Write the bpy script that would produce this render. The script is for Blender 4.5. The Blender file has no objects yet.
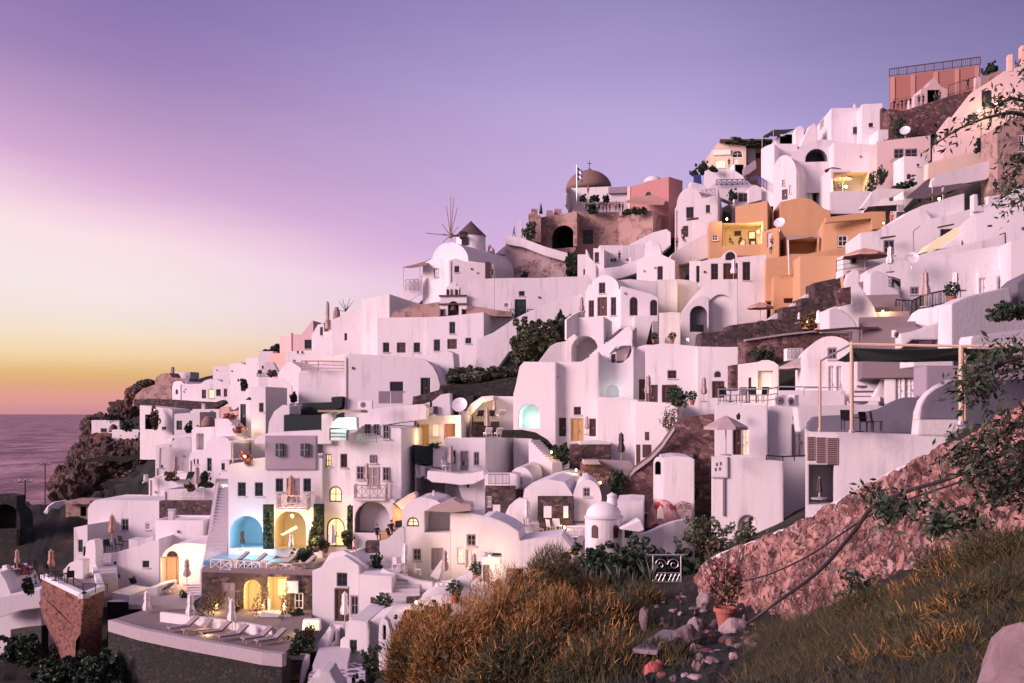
import bpy, math, random, bmesh
import numpy as np
from mathutils import Vector, Matrix
from mathutils.geometry import tessellate_polygon
R = math.radians
random.seed(11)
sc = bpy.context.scene
COL = sc.collection
FPX, CX, HY = 1000.0, 512.0, 413.0        # focal length in pixels, image centre column, row of the sea horizon
V = Vector

def W(px, py, Y):
    return V(((px-CX)/FPX*Y, Y, (HY-py)/FPX*Y))

# ------------------------------------------------------------------ measured depths of the hillside
DC = [(50,600,100),(0,640,95),(100,640,82),(160,600,85),(300,590,80),(300,650,74),(400,640,70),(330,680,66),
(450,610,72),(470,600,74),(380,560,84),(440,575,82),(510,570,79),(560,545,80),(600,540,76),(690,530,72),
(250,545,87),(300,550,87),(360,545,86),(120,540,100),(130,500,120),(200,500,100),(200,470,112),
(300,415,110),(350,400,106),(390,410,105),(420,400,108),(460,410,104),(560,470,88),(480,450,100),(520,440,97),
(620,460,88),(540,405,97),(660,400,90),(720,395,87),(780,395,80),(600,360,104),(540,360,113),(650,340,106),
(720,330,108),(790,350,98),(830,330,88),(860,390,68),(950,300,78),(1000,320,60),(600,310,112),(660,290,122),
(730,270,118),(800,300,112),(840,260,108),(900,260,95),(1000,260,85),(450,310,125),(520,310,120),(400,340,125),
(340,350,135),(300,360,145),(250,410,130),(260,360,160),(200,400,190),(180,405,230),(120,420,285),(450,240,150),
(480,250,150),(540,260,158),(600,240,162),(640,220,162),(690,230,150),(700,190,165),(750,210,150),(760,160,170),
(830,170,150),(900,180,130),(980,180,110),(850,110,160),(930,100,150),(1000,100,122),(1000,60,130),(60,500,150),(0,500,150),
(1000,420,30),(900,440,42),(735,540,60)]
_dp = np.array(DC, float)
def _rbf_fit(P, v, smooth):
    n = len(P); d = np.linalg.norm(P[:,None]-P[None], axis=2)
    A = np.zeros((n+3, n+3)); A[:n,:n] = d - smooth*np.eye(n); A[:n,n] = 1; A[:n,n+1:] = P; A[n,:n] = 1; A[n+1:,:n] = P.T
    return np.linalg.solve(A, np.concatenate([v, [0,0,0]]))
def _rbf_eval(P, w, Q):
    d = np.linalg.norm(Q[:,None]-P[None], axis=2); n = len(P)
    return d@w[:n] + w[n] + Q@w[n+1:]
_dw = _rbf_fit(_dp[:,:2], np.log(_dp[:,2]), 2.0)
def D(px, py):
    return float(np.exp(_rbf_eval(_dp[:,:2], _dw, np.array([[px,py]], float))[0]))

# ------------------------------------------------------------------ survey sheets (detail crops of the photo used for measuring)
FR = (0,0,1)
FRAMES = dict(N=(0,0,1), Z1=(0,350,4.02), Z2=(0,500,3.73), Z3=(180,330,4.556), Z4=(180,450,4.556), Z5=(180,560,4.267),
 Z6=(320,260,4.88), Z7=(330,370,4.878), Z8=(330,480,4.878), B1=(390,190,5.256), B2=(490,150,4.555), B3=(480,280,4.555),
 B4=(480,400,4.27), B5=(640,130,4.878), B6=(640,240,4.555), B7=(780,40,3.795), B8=(800,190,4.554), C1=(640,340,3.415),
 C2=(800,310,3.594), C3=(380,520,4.19), C4=(560,500,3.732), C5=(740,420,2.599), C6=(820,0,4.877), C7=(480,420,6.83),
 D1=(60,480,6.833), D2=(140,400,6.833), D3=(240,300,6.833), D4=(400,400,6.833), D5=(690,120,6.833), D6=(690,180,5.693),
 D7=(860,130,5.256), D8=(840,230,5.565), E1=(560,240,5.693), E2=(180,580,6.63), E3=(300,580,6.63), E4=(0,560,5.55),
 E5=(920,60,4.269), E6=(860,330,3.598), E7=(690,520,4.1875), E8=(700,310,6.206))
def F(k):
    global FR
    FR = FRAMES[k]
def P(x, y): return FR[0]+x/FR[2], FR[1]+y/FR[2]

# ------------------------------------------------------------------ materials
MAT = {}
def _nt(name):
    m = bpy.data.materials.new(name); m.use_nodes = True
    nt = m.node_tree; b = nt.nodes['Principled BSDF']
    return m, nt, b
def nd(nt, t, **kw):
    n = nt.nodes.new(t)
    for k, v in kw.items():
        if k.startswith('i_'):
            n.inputs[k[2:].replace('_',' ')].default_value = v
        else: setattr(n, k, v)
    return n
def ramp(nt, fac, stops):
    r = nt.nodes.new('ShaderNodeValToRGB')
    e = r.color_ramp.elements
    while len(e) < len(stops): e.new(0.5)
    for el, (p, c) in zip(e, stops):
        el.position = p; el.color = tuple(c)+(1,) if len(c)==3 else c
    nt.links.new(fac, r.inputs['Fac'])
    return r
def pos(nt):
    g = nt.nodes.new('ShaderNodeNewGeometry'); return g.outputs['Position']
def noise(nt, vec, scale, detail=4, rough=.55, vscale=None):
    n = nt.nodes.new('ShaderNodeTexNoise'); n.inputs['Scale'].default_value = scale
    n.inputs['Detail'].default_value = detail; n.inputs['Roughness'].default_value = rough
    if vscale:
        mp = nt.nodes.new('ShaderNodeMapping'); mp.inputs['Scale'].default_value = vscale
        nt.links.new(vec, mp.inputs['Vector']); vec = mp.outputs['Vector']
    nt.links.new(vec, n.inputs['Vector']); return n.outputs['Fac']
def mixc(nt, fac, a, b, mode='MIX'):
    m = nt.nodes.new('ShaderNodeMix'); m.data_type = 'RGBA'; m.blend_type = mode
    for v, i in ((fac,0),(a,6),(b,7)):
        if hasattr(v, 'links') or isinstance(v, bpy.types.NodeSocket): nt.links.new(v, m.inputs[i])
        else: m.inputs[i].default_value = v if not isinstance(v, tuple) else (v+(1,) if len(v)==3 else v)
    return m.outputs[2]
def bump(nt, h, strength, dist, bevel=0.0, normal=None):
    b = nt.nodes.new('ShaderNodeBump'); b.inputs['Strength'].default_value = strength; b.inputs['Distance'].default_value = dist
    nt.links.new(h, b.inputs['Height'])
    if bevel:
        bv = nt.nodes.new('ShaderNodeBevel'); bv.samples = 3; bv.inputs['Radius'].default_value = bevel
        nt.links.new(bv.outputs['Normal'], b.inputs['Normal'])
    return b.outputs['Normal']
def plaster(name, col, dirt=(.42,.36,.36), amt=.75, rough=.88, bevel=.16):
    m, nt, b = _nt(name); p = pos(nt)
    big = noise(nt, p, .35, 5, .6)
    streak = noise(nt, p, 1.0, 4, .65, (1.3,1.3,.12))
    fine = noise(nt, p, 5.0, 3, .6)
    c1 = ramp(nt, big, [(.38,(0,0,0)),(.72,(1,1,1))])
    c2 = ramp(nt, streak, [(.52,(0,0,0)),(.80,(1,1,1))])
    mul = nd(nt, 'ShaderNodeMath', operation='MULTIPLY'); nt.links.new(c1.outputs[0], mul.inputs[0]); nt.links.new(c2.outputs[0], mul.inputs[1])
    mu2 = nd(nt, 'ShaderNodeMath', operation='MULTIPLY'); nt.links.new(mul.outputs[0], mu2.inputs[0]); mu2.inputs[1].default_value = amt
    base = mixc(nt, big, tuple(x*.93 for x in col), tuple(min(.9,x*1.05) for x in col))
    base = mixc(nt, mu2.outputs[0], base, dirt)
    oi = nt.nodes.new('ShaderNodeObjectInfo'); tint = ramp(nt, oi.outputs['Random'], [(0,(.86,.85,.87)),(.5,(.97,.96,.97)),(1,(1.04,1.02,1.01))])
    base = mixc(nt, 1.0, base, tint.outputs[0], 'MULTIPLY')
    spk = ramp(nt, noise(nt, p, 2.3, 6, .72), [(.64,(0,0,0)),(.72,(1,1,1))])
    ms = nd(nt, 'ShaderNodeMath', operation='MULTIPLY'); nt.links.new(spk.outputs[0], ms.inputs[0]); ms.inputs[1].default_value = .22
    base = mixc(nt, ms.outputs[0], base, dirt)
    nt.links.new(base, b.inputs['Base Color']); b.inputs['Roughness'].default_value = rough
    nt.links.new(bump(nt, fine, .28, .06, bevel), b.inputs['Normal'])
    MAT[name] = m
def plain(name, col, rough=.7, metal=0, var=.15, scale=3):
    m, nt, b = _nt(name); p = pos(nt)
    n = noise(nt, p, scale, 3)
    base = mixc(nt, n, tuple(x*(1-var) for x in col), tuple(min(1,x*(1+var)) for x in col))
    nt.links.new(base, b.inputs['Base Color']); b.inputs['Roughness'].default_value = rough; b.inputs['Metallic'].default_value = metal
    MAT[name] = m
def stone(name, cols, mortar, scale, width=.06, bumpd=.12, patch=None, vz=1.5, thr=(.44,.54)):
    """rubble masonry: irregular stones of varied colour in mortar, partly plastered over"""
    m, nt, b = _nt(name); p = pos(nt)
    wob = nt.nodes.new('ShaderNodeTexNoise'); wob.inputs['Scale'].default_value = scale*1.3; nt.links.new(p, wob.inputs['Vector'])
    add = nt.nodes.new('ShaderNodeVectorMath'); add.operation = 'MULTIPLY_ADD'
    nt.links.new(wob.outputs['Color'], add.inputs[0]); add.inputs[1].default_value = (.45/scale,)*3; nt.links.new(p, add.inputs[2])
    mp = nt.nodes.new('ShaderNodeMapping'); mp.inputs['Scale'].default_value = (1,1,vz); nt.links.new(add.outputs[0], mp.inputs['Vector'])
    v1 = nt.nodes.new('ShaderNodeTexVoronoi'); v1.feature = 'DISTANCE_TO_EDGE'; v1.inputs['Scale'].default_value = scale
    v2 = nt.nodes.new('ShaderNodeTexVoronoi'); v2.inputs['Scale'].default_value = scale
    nt.links.new(mp.outputs[0], v1.inputs['Vector']); nt.links.new(mp.outputs[0], v2.inputs['Vector'])
    sep = nt.nodes.new('ShaderNodeSeparateColor'); nt.links.new(v2.outputs['Color'], sep.inputs[0])
    n = len(cols)
    cr = ramp(nt, sep.outputs[0], [((i+.5)/n, c) for i, c in enumerate(cols)])
    fine = noise(nt, p, scale*6, 4, .65)
    c = mixc(nt, .45, cr.outputs[0], ramp(nt, fine, [(.25,(.3,.3,.3)),(.75,(1.5,1.5,1.5))]).outputs[0], 'MULTIPLY')
    edge = ramp(nt, v1.outputs['Distance'], [(width*.4,(0,0,0)),(width*1.4,(1,1,1))])
    fac = edge.outputs[0]
    if patch:
        pn = noise(nt, p, patch, 5, .62)
        pr = ramp(nt, pn, [(thr[0],(1,1,1)),(thr[1],(0,0,0))])
        mm = nd(nt, 'ShaderNodeMath', operation='MULTIPLY'); nt.links.new(fac, mm.inputs[0]); nt.links.new(pr.outputs[0], mm.inputs[1]); fac = mm.outputs[0]
    mc = mixc(nt, fine, tuple(x*.7 for x in mortar), tuple(min(.9,x*1.25) for x in mortar))
    base = mixc(nt, fac, mc, c)
    nt.links.new(base, b.inputs['Base Color']); b.inputs['Roughness'].default_value = .92
    hh = nd(nt, 'ShaderNodeMath', operation='MULTIPLY_ADD'); nt.links.new(fac, hh.inputs[0]); hh.inputs[1].default_value = .7; nt.links.new(fine, hh.inputs[2])
    nt.links.new(bump(nt, hh.outputs[0], .8, bumpd), b.inputs['Normal'])
    MAT[name] = m
def emit(name, col, strength, base=(.8,.7,.5)):
    m, nt, b = _nt(name); b.inputs['Base Color'].default_value = base+(1,)
    b.inputs['Emission Color'].default_value = col+(1,); b.inputs['Emission Strength'].default_value = strength
    MAT[name] = m
def leafm(name, c1, c2, rough=.6, trans=.0):
    m, nt, b = _nt(name); p = pos(nt)
    n = noise(nt, p, 1.6, 4, .7)
    oi = nt.nodes.new('ShaderNodeNewGeometry')
    mx = nd(nt, 'ShaderNodeMath', operation='MULTIPLY_ADD'); nt.links.new(oi.outputs['Random Per Island'], mx.inputs[0]); mx.inputs[1].default_value = .6
    sub = nd(nt, 'ShaderNodeMath', operation='MULTIPLY'); nt.links.new(n, sub.inputs[0]); sub.inputs[1].default_value = .5
    nt.links.new(sub.outputs[0], mx.inputs[2])
    nt.links.new(ramp(nt, mx.outputs[0], [(.2,c1),(.8,c2)]).outputs[0], b.inputs['Base Color'])
    b.inputs['Roughness'].default_value = rough
    MAT[name] = m

plaster('white', (.76,.735,.74), (.30,.25,.26), 1.0); plaster('roof', (.76,.73,.75), amt=.8)
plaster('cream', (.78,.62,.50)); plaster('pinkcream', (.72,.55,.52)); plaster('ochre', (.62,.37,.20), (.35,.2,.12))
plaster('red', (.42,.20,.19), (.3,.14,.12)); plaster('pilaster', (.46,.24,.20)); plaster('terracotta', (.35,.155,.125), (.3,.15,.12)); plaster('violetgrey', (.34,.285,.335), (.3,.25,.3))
plaster('slate', (.16,.15,.19), (.12,.1,.12)); plaster('peach', (.80,.52,.42)); plaster('blue', (.46,.68,.76), (.2,.4,.5)); plaster('mint', (.74,.90,.84)); plaster('yellow', (.88,.74,.46))  # peach, yellow and mint put lamp glow into the colour at lit places
plaster('dome', (.25,.155,.13), (.25,.17,.15), amt=.9)
plaster('floor', (.24,.19,.195), (.25,.2,.22), amt=.9, bevel=0); plaster('step', (.62,.58,.60), bevel=.05)
stone('lava', [(.035,.03,.032),(.07,.05,.05),(.13,.07,.065),(.05,.04,.042),(.2,.12,.11)], (.10,.08,.08), 2.6, .05)
stone('lavared', [(.08,.045,.045),(.15,.06,.055),(.22,.11,.10),(.10,.05,.05),(.32,.2,.19)], (.16,.10,.095), 2.2, .06)
stone('castle', [(.27,.16,.14),(.42,.27,.23),(.22,.13,.115),(.5,.34,.3)], (.46,.31,.27), 1.6, .05, patch=.5)
stone('ruin', [(.3,.17,.15),(.38,.24,.22),(.22,.12,.11),(.55,.42,.4)], (.60,.47,.45), 1.5, .07, patch=.45)
stone('brick', [(.24,.085,.062),(.13,.045,.034),(.31,.135,.10),(.08,.03,.025)], (.30,.15,.115), 1.7, .07, .16, vz=2.2)

def rubble_mat():
    m, nt, b = _nt('rubble'); p = pos(nt)
    wob = nt.nodes.new('ShaderNodeTexNoise'); wob.inputs['Scale'].default_value = 5; wob.inputs['Detail'].default_value = 4; nt.links.new(p, wob.inputs['Vector'])
    add = nt.nodes.new('ShaderNodeVectorMath'); add.operation = 'MULTIPLY_ADD'; nt.links.new(wob.outputs['Color'], add.inputs[0]); add.inputs[1].default_value = (.16,.16,.16); nt.links.new(p, add.inputs[2])
    def vor(scale, feat='F1'):
        v = nt.nodes.new('ShaderNodeTexVoronoi'); v.feature = feat; v.inputs['Scale'].default_value = scale; nt.links.new(add.outputs[0], v.inputs['Vector']); return v
    def math_(op, a, b_):
        n = nt.nodes.new('ShaderNodeMath'); n.operation = op
        for k, q in enumerate((a, b_)):
            if isinstance(q, (int, float)): n.inputs[k].default_value = q
            else: nt.links.new(q, n.inputs[k])
        return n.outputs[0]
    fine = noise(nt, p, 26, 5, .7); mid = noise(nt, p, 3.2, 6, .68); big = noise(nt, p, .8, 5, .62)
    # mortar and old plaster, pink, blotched
    base = mixc(nt, mid, (.36,.15,.12), (.80,.46,.39))
    base = mixc(nt, ramp(nt, fine, [(.3,(0,0,0)),(.7,(1,1,1))]).outputs[0], mixc(nt, .5, base, (.16,.07,.06)), base)
    hgt = mid
    for sc_, keep, c0, c1, th in ((2.1, .74, (.10,.028,.032), (.56,.36,.33), .09), (5.6, .66, (.04,.012,.016), (.34,.15,.13), .09), (13., .22, (.06,.02,.022), (.62,.44,.41), .10)):
        e = vor(sc_, 'DISTANCE_TO_EDGE'); f = vor(sc_)
        sep = nt.nodes.new('ShaderNodeSeparateColor'); nt.links.new(f.outputs['Color'], sep.inputs[0])
        msk = math_('MULTIPLY', ramp(nt, e.outputs['Distance'], [(th*.7,(0,0,0)),(th*1.5,(1,1,1))]).outputs[0], math_('LESS_THAN', sep.outputs[0], keep))
        msk = math_('MULTIPLY', msk, ramp(nt, big if sc_ < 5 else mid, [(.47,(1,1,1)),(.62,(.0,.0,.0))]).outputs[0])
        if sc_ < 6: base = mixc(nt, math_('MULTIPLY', math_('MULTIPLY', ramp(nt, e.outputs['Distance'], [(.02,(1,1,1)),(th*.8,(0,0,0))]).outputs[0], math_('LESS_THAN', sep.outputs[0], keep)), ramp(nt, big, [(.47,(.9,.9,.9)),(.62,(0,0,0))]).outputs[0]), base, (.03,.012,.014))
        col = mixc(nt, sep.outputs[1], c0, c1)
        col = mixc(nt, .55, col, ramp(nt, fine, [(.25,(.35,.35,.35)),(.75,(1.5,1.5,1.5))]).outputs[0], 'MULTIPLY')
        base = mixc(nt, msk, base, col); hgt = math_('ADD', hgt, math_('MULTIPLY', msk, .6))
    pit = ramp(nt, noise(nt, p, 6.5, 4, .7), [(.565,(0,0,0)),(.64,(1,1,1))]).outputs[0]
    base = mixc(nt, math_('MULTIPLY', pit, .9), base, (.035,.014,.016)); hgt = math_('SUBTRACT', hgt, math_('MULTIPLY', pit, 1.0))
    flake = ramp(nt, noise(nt, p, 1.3, 6, .7), [(.63,(0,0,0)),(.66,(1,1,1))]).outputs[0]
    base = mixc(nt, flake, base, (.72,.52,.48)); hgt = math_('ADD', hgt, math_('MULTIPLY', flake, .5))
    nt.links.new(base, b.inputs['Base Color']); b.inputs['Roughness'].default_value = .94
    nt.links.new(bump(nt, math_('ADD', hgt, math_('MULTIPLY', fine, .3)), .8, .10), b.inputs['Normal']); MAT['rubble'] = m
rubble_mat()
stone('drystone', [(.018,.020,.019),(.034,.030,.027),(.014,.016,.015),(.048,.038,.035)], (.016,.017,.016), 2.2, .06)
stone('deepred', [(.48,.05,.06),(.40,.045,.055),(.55,.12,.12),(.62,.25,.24)], (.74,.48,.46), .9, .10, .03, patch=.7, vz=.8, thr=(.5,.62))
stone('paving', [(.10,.07,.09),(.2,.15,.18),(.14,.10,.13),(.3,.24,.28)], (.62,.55,.62), 1.3, .14, .02, vz=1)
stone('cliff',[(.085,.05,.042),(.14,.085,.07),(.055,.04,.034),(.18,.11,.09)],(.06,.04,.034),.35,.04,.6)
plain('brown', (.075,.032,.027), .6); plain('teal', (.018,.04,.042), .5); plain('greyw', (.26,.22,.25), .6); plain('whitew', (.78,.74,.74), .6)
plain('black', (.02,.018,.02), .6); plain('iron', (.035,.032,.036), .5, .6); plain('wood', (.30,.19,.13), .7); plain('palewood', (.55,.42,.32), .7)
plain('ochrew', (.58,.36,.14), .6); plain('bluew', (.035,.05,.20), .5); plain('canvas', (.42,.33,.32), .9); plain('canvasdark', (.09,.065,.07), .9)
plain('canvaswhite', (.8,.74,.74), .9); plain('canvastan', (.50,.30,.22), .9); plain('cushion', (.28,.235,.245), .9); plain('concrete', (.36,.31,.33), .9)
plain('terra', (.36,.12,.085), .8, 0, .35, 9); plain('skin', (.55,.33,.26), .6); plain('hair', (.03,.02,.02), .6); plain('clothdark', (.03,.03,.04), .9)
plain('clothred', (.45,.10,.10), .9); plain('clothwhite', (.7,.66,.66), .9); plain('clothblue', (.045,.055,.10), .9); plain('metal', (.6,.56,.56), .4, .8)
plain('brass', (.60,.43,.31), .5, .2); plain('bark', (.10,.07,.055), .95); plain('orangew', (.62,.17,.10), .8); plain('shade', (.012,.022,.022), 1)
plain('screen', (.016,.03,.03), .9); plain('tin', (.70,.68,.70), .5, .2); plain('hose', (.03,.022,.025), .6)  # screen: green behind the ivy; on stone walls their shade painted in
m, nt, b = _nt('glass'); b.inputs['Base Color'].default_value = (.02,.02,.03,1); b.inputs['Roughness'].default_value = .12; MAT['glass'] = m
m, nt, b = _nt('pool'); b.inputs['Base Color'].default_value = (.10,.36,.55,1); b.inputs['Roughness'].default_value = .05
nt.links.new(bump(nt, noise(nt, pos(nt), 3, 3), .3, .05), b.inputs['Normal']); MAT['pool'] = m
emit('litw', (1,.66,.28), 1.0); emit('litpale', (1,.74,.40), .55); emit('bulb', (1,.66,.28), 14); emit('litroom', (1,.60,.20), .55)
emit('litgreen', (.62,1,.82), .62, (.5,.8,.7)); emit('bluepool', (.12,.55,.85), .28, (.2,.5,.7))
leafm('leaf_dark', (.010,.026,.016), (.048,.082,.042)); leafm('leaf_olive', (.03,.04,.02), (.11,.12,.06)); leafm('leaf_brown', (.05,.04,.02), (.16,.10,.05))
leafm('twig_rust', (.13,.06,.018), (.60,.31,.095), .8); leafm('twig_green', (.02,.03,.018), (.09,.075,.035), .8); leafm('dry_green', (.018,.024,.011), (.095,.085,.033), .85)
leafm('agave', (.04,.07,.05), (.16,.18,.13)); leafm('flower', (.22,.06,.06), (.5,.2,.19))

# ------------------------------------------------------------------ mesh builder
class MB:
    def __init__(s): s.v=[]; s.f=[]; s.m=[]; s.mats=[]
    def mi(s, m):
        if m not in s.mats: s.mats.append(m)
        return s.mats.index(m)
    def face(s, pts, m):
        k=len(s.v); s.v.extend(V(p) for p in pts); s.f.append(tuple(range(k,k+len(pts)))); s.m.append(s.mi(m))
    def tris(s, pts, tri, m):
        k=len(s.v); s.v.extend(V(p) for p in pts); j=s.mi(m)
        for t in tri: s.f.append(tuple(k+i for i in t)); s.m.append(j)
    def hexa(s, p, m):          # p: 4 bottom + 4 top
        k=len(s.v); s.v.extend(V(q) for q in p); j=s.mi(m)
        for q in ((3,2,1,0),(4,5,6,7),(0,1,5,4),(1,2,6,5),(2,3,7,6),(3,0,4,7)): s.f.append(tuple(k+i for i in q)); s.m.append(j)
    def box(s, c, sx, sy, sz, m, rz=0):   # c: centre of the base
        ca,sa=math.cos(rz),math.sin(rz); q=[]
        for z in (0,sz):
            for a,b in ((-1,-1),(1,-1),(1,1),(-1,1)):
                x,y=a*sx/2,b*sy/2; q.append((c[0]+x*ca-y*sa, c[1]+x*sa+y*ca, c[2]+z))
        s.hexa(q, m)
    def bar(s, a, b, r, m, n=6, r2=None):
        a=V(a); b=V(b); d=(b-a)
        if d.length<1e-6: return
        d.normalize(); t=d.cross(V((0,0,1)) if abs(d.z)<.9 else V((1,0,0))).normalized(); w=d.cross(t); r2=r if r2 is None else r2
        k=len(s.v); j=s.mi(m)
        for c,rr in ((a,r),(b,r2)):
            for i in range(n):
                th=2*math.pi*i/n; s.v.append(c+(t*math.cos(th)+w*math.sin(th))*rr)
        for i in range(n): s.f.append((k+i,k+(i+1)%n,k+n+(i+1)%n,k+n+i)); s.m.append(j)
        s.f.append(tuple(k+i for i in range(n))[::-1]); s.m.append(j); s.f.append(tuple(k+n+i for i in range(n))); s.m.append(j)
    def tube(s, pts, r, m, n=6):
        for a,b in zip(pts[:-1],pts[1:]): s.bar(a,b,r if not isinstance(r,tuple) else r[0],m,n)
    def lathe(s, c, prof, m, n=14):
        k=len(s.v); j=s.mi(m)
        for r,z in prof:
            for i in range(n):
                th=2*math.pi*i/n; s.v.append(V((c[0]+r*math.cos(th), c[1]+r*math.sin(th), c[2]+z)))
        for q in range(len(prof)-1):
            for i in range(n): s.f.append((k+q*n+i,k+q*n+(i+1)%n,k+(q+1)*n+(i+1)%n,k+(q+1)*n+i)); s.m.append(j)
        s.f.append(tuple(k+i for i in range(n))[::-1]); s.m.append(j)
        e=k+(len(prof)-1)*n; s.f.append(tuple(e+i for i in range(n))); s.m.append(j)
    def build(s, name, parent=None, smooth=False, recalc=True, loc=None):
        me=bpy.data.meshes.new(name)
        off = parent_loc(parent) if parent else (V(loc) if loc is not None else V((0,0,0)))
        me.from_pydata([tuple(p-off) for p in s.v], [], s.f)
        for m in s.mats: me.materials.append(MAT[m])
        me.polygons.foreach_set('material_index', s.m)
        if recalc:
            bm=bmesh.new(); bm.from_mesh(me); bmesh.ops.remove_doubles(bm, verts=bm.verts, dist=.0005); bmesh.ops.recalc_face_normals(bm, faces=bm.faces); bm.to_mesh(me); bm.free()
        if smooth: me.polygons.foreach_set('use_smooth', [True]*len(me.polygons))
        o=bpy.data.objects.new(name, me); COL.objects.link(o)
        if parent: o.parent=parent
        else: o.location=off
        return o
LOCS={}
def parent_loc(o):
    l=V((0,0,0))
    while o is not None: l=l+V(LOCS.get(o.name,(0,0,0))); o=o.parent
    return l
LABELS={}
def tag(o, label, cat, group=None):
    o['label']=label; o['category']=cat
    if group: o['group']=group
def thing(name, label, cat, loc, group=None):
    o=bpy.data.objects.new(name, None); COL.objects.link(o); o.location=loc; o.empty_display_size=.3
    LOCS[o.name]=tuple(loc); tag(o,label,cat,group); return o
def dup(root, loc, rz=0, label=None, group=None, s=1, mats=None):
    r=root.copy(); COL.objects.link(r); r.location=loc; r.rotation_euler=(0,0,rz); r.scale=(s,s,s)
    if label: r['label']=label
    if group: r['group']=group
    for ch in list(root.children):
        c=ch.copy(); COL.objects.link(c); c.parent=r
        if mats: 
            for i,sl in enumerate(c.material_slots):
                nm_=sl.material.name.split('.')[0]
                if nm_ in mats: sl.link='OBJECT'; sl.material=MAT[mats[nm_]]
        for g in ch.children:
            q=g.copy(); COL.objects.link(q); q.parent=c
    return r

# ------------------------------------------------------------------ walls with real openings
class Wall:
    def __init__(s, O, u, n): s.O=V((O[0],O[1],0)); s.u=V(u); s.n=V(n)
    def hit(s, px, py):
        r=V(((px-CX)/FPX,1,(HY-py)/FPX)); t=s.n.dot(s.O)/s.n.dot(r); p=r*t
        return (p-s.O).dot(s.u), p.z
    def pt(s, u, z, d=0):
        p=s.O+s.u*u+s.n*d; return V((p.x,p.y,z))
    def rect(s, x0,y0,x1,y1):
        a=s.hit(*P(x0,(y0+y1)/2)); b=s.hit(*P(x1,(y0+y1)/2)); c=s.hit(*P((x0+x1)/2,y0)); d=s.hit(*P((x0+x1)/2,y1))
        return a[0],b[0],d[1],c[1]
    def box(s, mb, u0,u1,z0,z1,d0,d1,m):
        mb.hexa([s.pt(u0,z0,d1),s.pt(u1,z0,d1),s.pt(u1,z0,d0),s.pt(u0,z0,d0),s.pt(u0,z1,d1),s.pt(u1,z1,d1),s.pt(u1,z1,d0),s.pt(u0,z1,d0)],m)
def hole_poly(u0,u1,z0,z1,arch,n=9):
    if not arch: return [(u0,z0),(u1,z0),(u1,z1),(u0,z1)]
    r=(u1-u0)/2; h=min(r,(z1-z0)*.85); zs=z1-h; c=(u0+u1)/2
    pts=[(u0,z0),(u1,z0)] if z1-z0-h>.02 else []
    for i in range(n+1):
        a=math.pi*i/n; pts.append((c+r*math.cos(a), zs+h*math.sin(a)))
    return pts
def shrink(poly, t):
    us=[p[0] for p in poly]; zs=[p[1] for p in poly]; cu=(min(us)+max(us))/2; cz=(min(zs)+max(zs))/2
    su=max(.15,1-2*t/max(1e-3,max(us)-min(us))); sz=max(.15,1-2*t/max(1e-3,max(zs)-min(zs)))
    return [(cu+(u-cu)*su, cz+(z-cz)*sz) for u,z in poly]
def fill_wall(mb, w, outer, holes, m):
    """holes: list of (poly, depth, back material or None, reveal material)"""
    polys=[outer]+[h[0] for h in holes]
    flat=[p for q in polys for p in q]
    tri=tessellate_polygon([[V((u,z,0)) for u,z in q] for q in polys]) if (holes or len(outer)>4) else ([(0,1,2),(0,2,3)] if len(outer)==4 else [(0,1,2)])
    mb.tris([w.pt(u,z) for u,z in flat], tri, m)
    for poly,dep,back,rev in holes:
        n=len(poly)
        for i in range(n):
            a=poly[i]; b=poly[(i+1)%n]
            mb.face([w.pt(*a),w.pt(*b),w.pt(*b,-dep),w.pt(*a,-dep)], rev)
        mb.face([w.pt(u,z,-dep) for u,z in poly], back)
FILL=dict(b='brown',t='teal',g='greyw',w='whitew',o='ochrew',k='black')
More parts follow.
